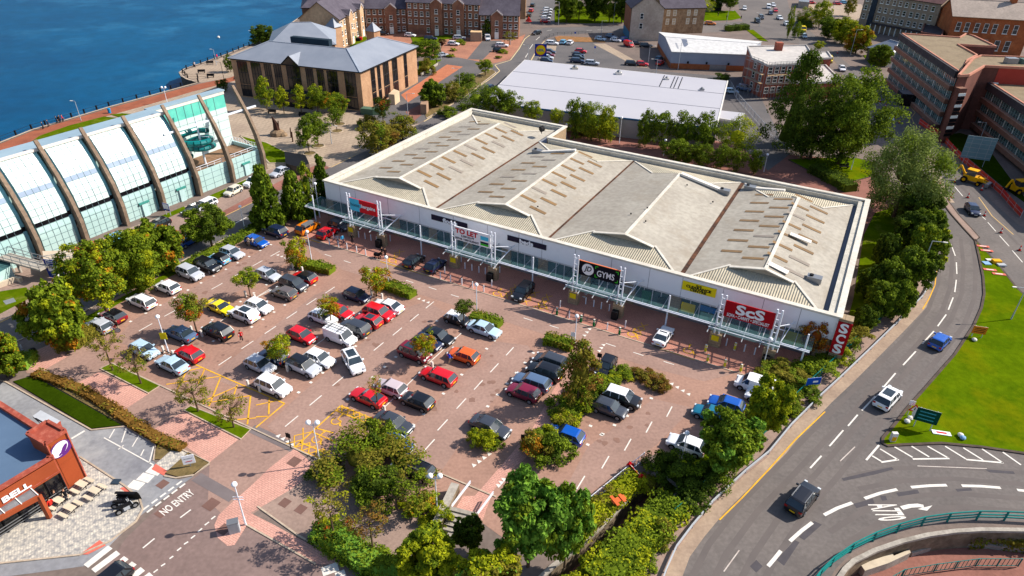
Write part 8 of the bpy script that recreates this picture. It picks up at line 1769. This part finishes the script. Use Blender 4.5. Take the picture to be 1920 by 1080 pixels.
# ================================================================== PEOPLE
m_skin_ = M("skin", (206,156,126), local=True, var=.03); m_hair = M("hair", (52,38,30)); m_shirt = M("clothing_top", (200,200,200), objcol=True, rough=.85); m_trs = M("dark_trousers", (34,36,48)); m_jean = M("blue_trousers", (60,78,112)); m_shoe = M("shoes", (26,24,24)); m_short = M("pale_trousers", (170,150,126))
PM = {}
def person_mesh(pose, trs):
 k = (pose, trs)
 if k in PM: return PM[k]
 s_ = .22 if pose == "walk" else .04
 V = {"pel": (0,0,.95,.15,.11), "wst": (0,0,1.12,.135,.1), "chs": (0,0,1.34,.17,.12), "nck": (0,0,1.5,.06,.06), "hd0": (0,.01,1.58,.075,.085), "hd1": (0,.015,1.67,.085,.1), "hd2": (0,0,1.75,.06,.07),
         "hl": (-.1,0,.88,.09,.09), "kl": (-.1, s_ * .8,.5,.062,.062), "al": (-.1, s_ * .3 - (.12 if s_ > .1 else 0),.09,.045,.045), "tl": (-.1, s_ * .3 + .04,.04,.04,.035), "hr": (.1,0,.88,.09,.09), "kr": (.1,-s_ * .3,.5,.062,.062), "ar": (.1,-s_ * 1.3,.1,.045,.045), "tr": (.1,-s_ * 1.3 + .16,.04,.04,.035),
         "sl": (-.19,0,1.42,.06,.06), "el": (-.25,-s_ * .6,1.16,.045,.045), "wl": (-.25, s_ * .5 + .06,.93,.033,.033), "ml": (-.245, s_ * .6 + .08,.85,.035,.02), "sr": (.19,0,1.42,.06,.06), "er": (.25, s_ * .4,1.16,.045,.045), "wr": (.25, s_ * 1.2 + .06,.95,.033,.033), "mr": (.245, s_ * 1.35 + .08,.88,.035,.02)}
 if pose == "reach": V["er"] = (.3,.22,1.25,.045,.045); V["wr"] = (.24,.44,1.1,.033,.033); V["mr"] = (.22,.52,1.06,.035,.02); V["el"] = (-.3,.22,1.25,.045,.045); V["wl"] = (-.24,.44,1.1,.033,.033); V["ml"] = (-.22,.52,1.06,.035,.02)
 if pose == "sit":
  for a in ("kl", "kr"): V[a] = (V[a][0], .42,.5,.065,.065)
  for a in ("al", "ar"): V[a] = (V[a][0], .4,.1,.045,.045)
  for a in ("tl", "tr"): V[a] = (V[a][0], .55,.04,.04,.035)
  for a in V:
   if a not in ("kl", "kr", "al", "ar", "tl", "tr"): v = V[a]; V[a] = (v[0], v[1], v[2] - .42, v[3], v[4])
 E = [("pel", "wst"),("wst", "chs"),("chs", "nck"),("nck", "hd0"),("hd0", "hd1"),("hd1", "hd2"),("pel", "hl"),("hl", "kl"),("kl", "al"),("al", "tl"),("pel", "hr"),("hr", "kr"),("kr", "ar"),("ar", "tr"),("chs", "sl"),("sl", "el"),("el", "wl"),("wl", "ml"),("chs", "sr"),("sr", "er"),("er", "wr"),("wr", "mr")]
 for sd in "lr":
  m_ = V["m" + sd]; w_ = V["w" + sd]; dv = Vector(m_[:3]) - Vector(w_[:3]); dv.normalize()
  for j, (oy, ln) in enumerate(((-.025,.07),(-.008,.085),(.008,.08),(.025,.06))):
   t_ = Vector(m_[:3]) + Vector((0, oy * 1.3,0)) + dv * ln; V[f"f{sd}{j}"] = (*t_, .009,.009); E.append(("m" + sd, f"f{sd}{j}"))
  t_ = Vector(m_[:3]) + Vector((0,.05,0)) + dv * .02; V[f"t{sd}"] = (*t_, .01,.01); E.append(("m" + sd, f"t{sd}"))
 names = list(V); me = bpy.data.meshes.new("skel"); me.from_pydata([V[n_][:3] for n_ in names], [(names.index(a), names.index(b)) for a, b in E], [])
 o = bpy.data.objects.new("skel", me); COL.objects.link(o); md = o.modifiers.new("s", 'SKIN'); md.use_smooth_shade = True; md.branch_smoothing = .3
 for i, n_ in enumerate(names): me.skin_vertices[0].data[i].radius = V[n_][3:]; me.skin_vertices[0].data[i].use_root = n_ == "pel"
 o.modifiers.new("d", 'SUBSURF').levels = 1; bpy.context.view_layer.update()
 r = bpy.data.meshes.new_from_object(o.evaluated_get(bpy.context.evaluated_depsgraph_get())); bpy.data.objects.remove(o)
 r.materials.clear(); [r.materials.append(m) for m in (m_shoe, trs, m_shirt, m_skin_)]; dz = -.42 if pose == "sit" else 0
 for f in r.polygons:
  c = f.center; hand = abs(c.x) > .2 and c.z < .99 + dz + (.2 if pose == "reach" else 0) and c.z > .6 + dz
  f.material_index = 3 if (c.z > 1.48 + dz or hand or (pose == "reach" and c.y > .36 and c.z > 1.0)) else 2 if c.z > .93 + dz else 1 if c.z > .1 or pose == "sit" and c.z > .12 else 0
  f.use_smooth = True
 r.name = "person"; PM[k] = r; return r
hm = MB(); hm.ball((0,-.02,1.715),.105, m_hair, 10,7,.95); hair_m = hm.mesh("hair", smooth=True)
fm = MB(); fm.ball((0,.105,1.655),.018, m_skin_, 6,4); fm.ball((-.035,.09,1.685),.013, m_dark, 6,4); fm.ball((.035,.09,1.685),.013, m_dark, 6,4); fm.box(-.025,.025,.088,.1,1.61,1.617, M("lips", (150,80,76))); fm.ball((-.088,0,1.66),.022, m_skin_, 6,4); fm.ball((.088,0,1.66),.022, m_skin_, 6,4); face_m = fm.mesh("face")
def person(px, py, shirt, trs, ang, label, pose="walk", group=None, z=.03, s_=1.0):
 o = new("person", person_mesh(pose, trs), None, P(px, py, z), R(ang), label, "person", group, scale=(s_,) * 3, color=lin(shirt))
 dz = -.42 if pose == "sit" else 0
 new("hair", hair_m, o, (0,0, dz)); new("face", face_m, o, (0,0, dz)); return o
for a in [(454,641,(190,20,34), m_trs, 200, "person in a red top and dark trousers walking through the car park"),(843,682,(20,70,200), m_short, -60, "person in a blue top at the orange hatchback"),(468,463,(196,180,160), m_short, 0, "person in a pale top left of the blue hatchback", "stand"),(476,464,(220,200,180), m_jean, 20, "person in a light top at the door of the blue hatchback", "reach"),
          (634,458,(150,156,166), m_jean, 200, "person in a grey top at the kerb bollards", "reach"),(643,458,(60,160,210), m_jean, 210, "person in a sky blue coat at the kerb bollards", "walk"),(661,457,(40,30,30), m_trs, 0, "person in dark clothes beside the first mast plinth"),(717,482,(24,24,28), m_trs, 170, "person in black pushing the pushchair", "reach"),(723,484,(50,30,26), m_trs, 170, "person in dark brown beside the pushchair"),
          (224,621,(40,30,28), m_short, 120, "person bending by a bicycle at the silver car", "reach"),(115,532,(230,228,226), m_jean, 90, "person in a white top by the blue information board"),(82,243,(40,34,40), m_trs, -60, "person in dark clothes leading the promenade walkers"),(92,239,(50,40,46), m_trs, -60, "second promenade walker in dark clothes"),(108,232,(36,36,50), m_trs, -60, "promenade walker in navy left of the red coat"),(114,230,(60,44,40), m_trs, -60, "promenade walker in brown next to the red coat"),(119,229,(220,60,50), m_trs, -60, "promenade walker in a red coat"),
          (408,112,(220,30,80), m_trs, 60, "person in a bright pink coat on the quay head"),(366,127,(230,220,220), m_trs, 0, "person in a pale top on the quay head"),(99,953,(220,50,40), m_trs, 60, "person in red sitting at the restaurant table", "sit"),(126,935,(30,30,36), m_trs, 200, "person in black sitting at the restaurant table", "sit"),(108,938,(30,26,30), m_trs, 240, "person in dark clothes sitting by the restaurant windows", "sit"),
          (819,120,(60,30,50), m_trs, 90, "person in purple at the court corner"),(1389,37,(30,30,36), m_trs, 0, "pedestrian at the green lawn kerb"),(1346,31,(24,24,30), m_trs, 0, "pedestrian on the green lawn, left one"),(1362,36,(24,24,30), m_trs, 0, "pedestrian on the green lawn, right one"),(1574,132,(30,30,30), m_trs, 0, "worker in dark clothes at the scaffolding end"),(1533,137,(40,40,60), m_trs, 0, "person in navy at the scaffolded wall")]:
 person(*a)
t = thing("bicycle", "bicycle standing by the bending person near the silver car", "bicycle", P(214,624,.02), R(10)); q = MB()
q.bar((-.45,0,.5),(.1,0,.35),.04,.04, m_sgred); q.bar((.1,0,.35),(.4,0,.8),.04,.04, m_sgred); q.bar((-.25,0,.85),(.4,0,.8),.04,.04, m_sgred); q.bar((.4,-.25,.98),(.4,.25,.98),.03,.03, m_dark); q.build("frame", t)
for x in (-.5,.5): q = MB(); q.cyl((x, -.02,.34),(x, .02,.34),.34,.34,16, m_rubber); q.cyl((x, -.025,.34),(x, .025,.34),.29,.29,16, m_galv); q.build("wheel", t)
for x, y, l in [(410,71, "white buoy on the water near the quay head")]:
 q = MB(); q.ball((0,0,.2),.5, m_white, 8,6); o = q.build("buoy", label=l, cat="buoy"); o.location = P(x, y, -3.2)
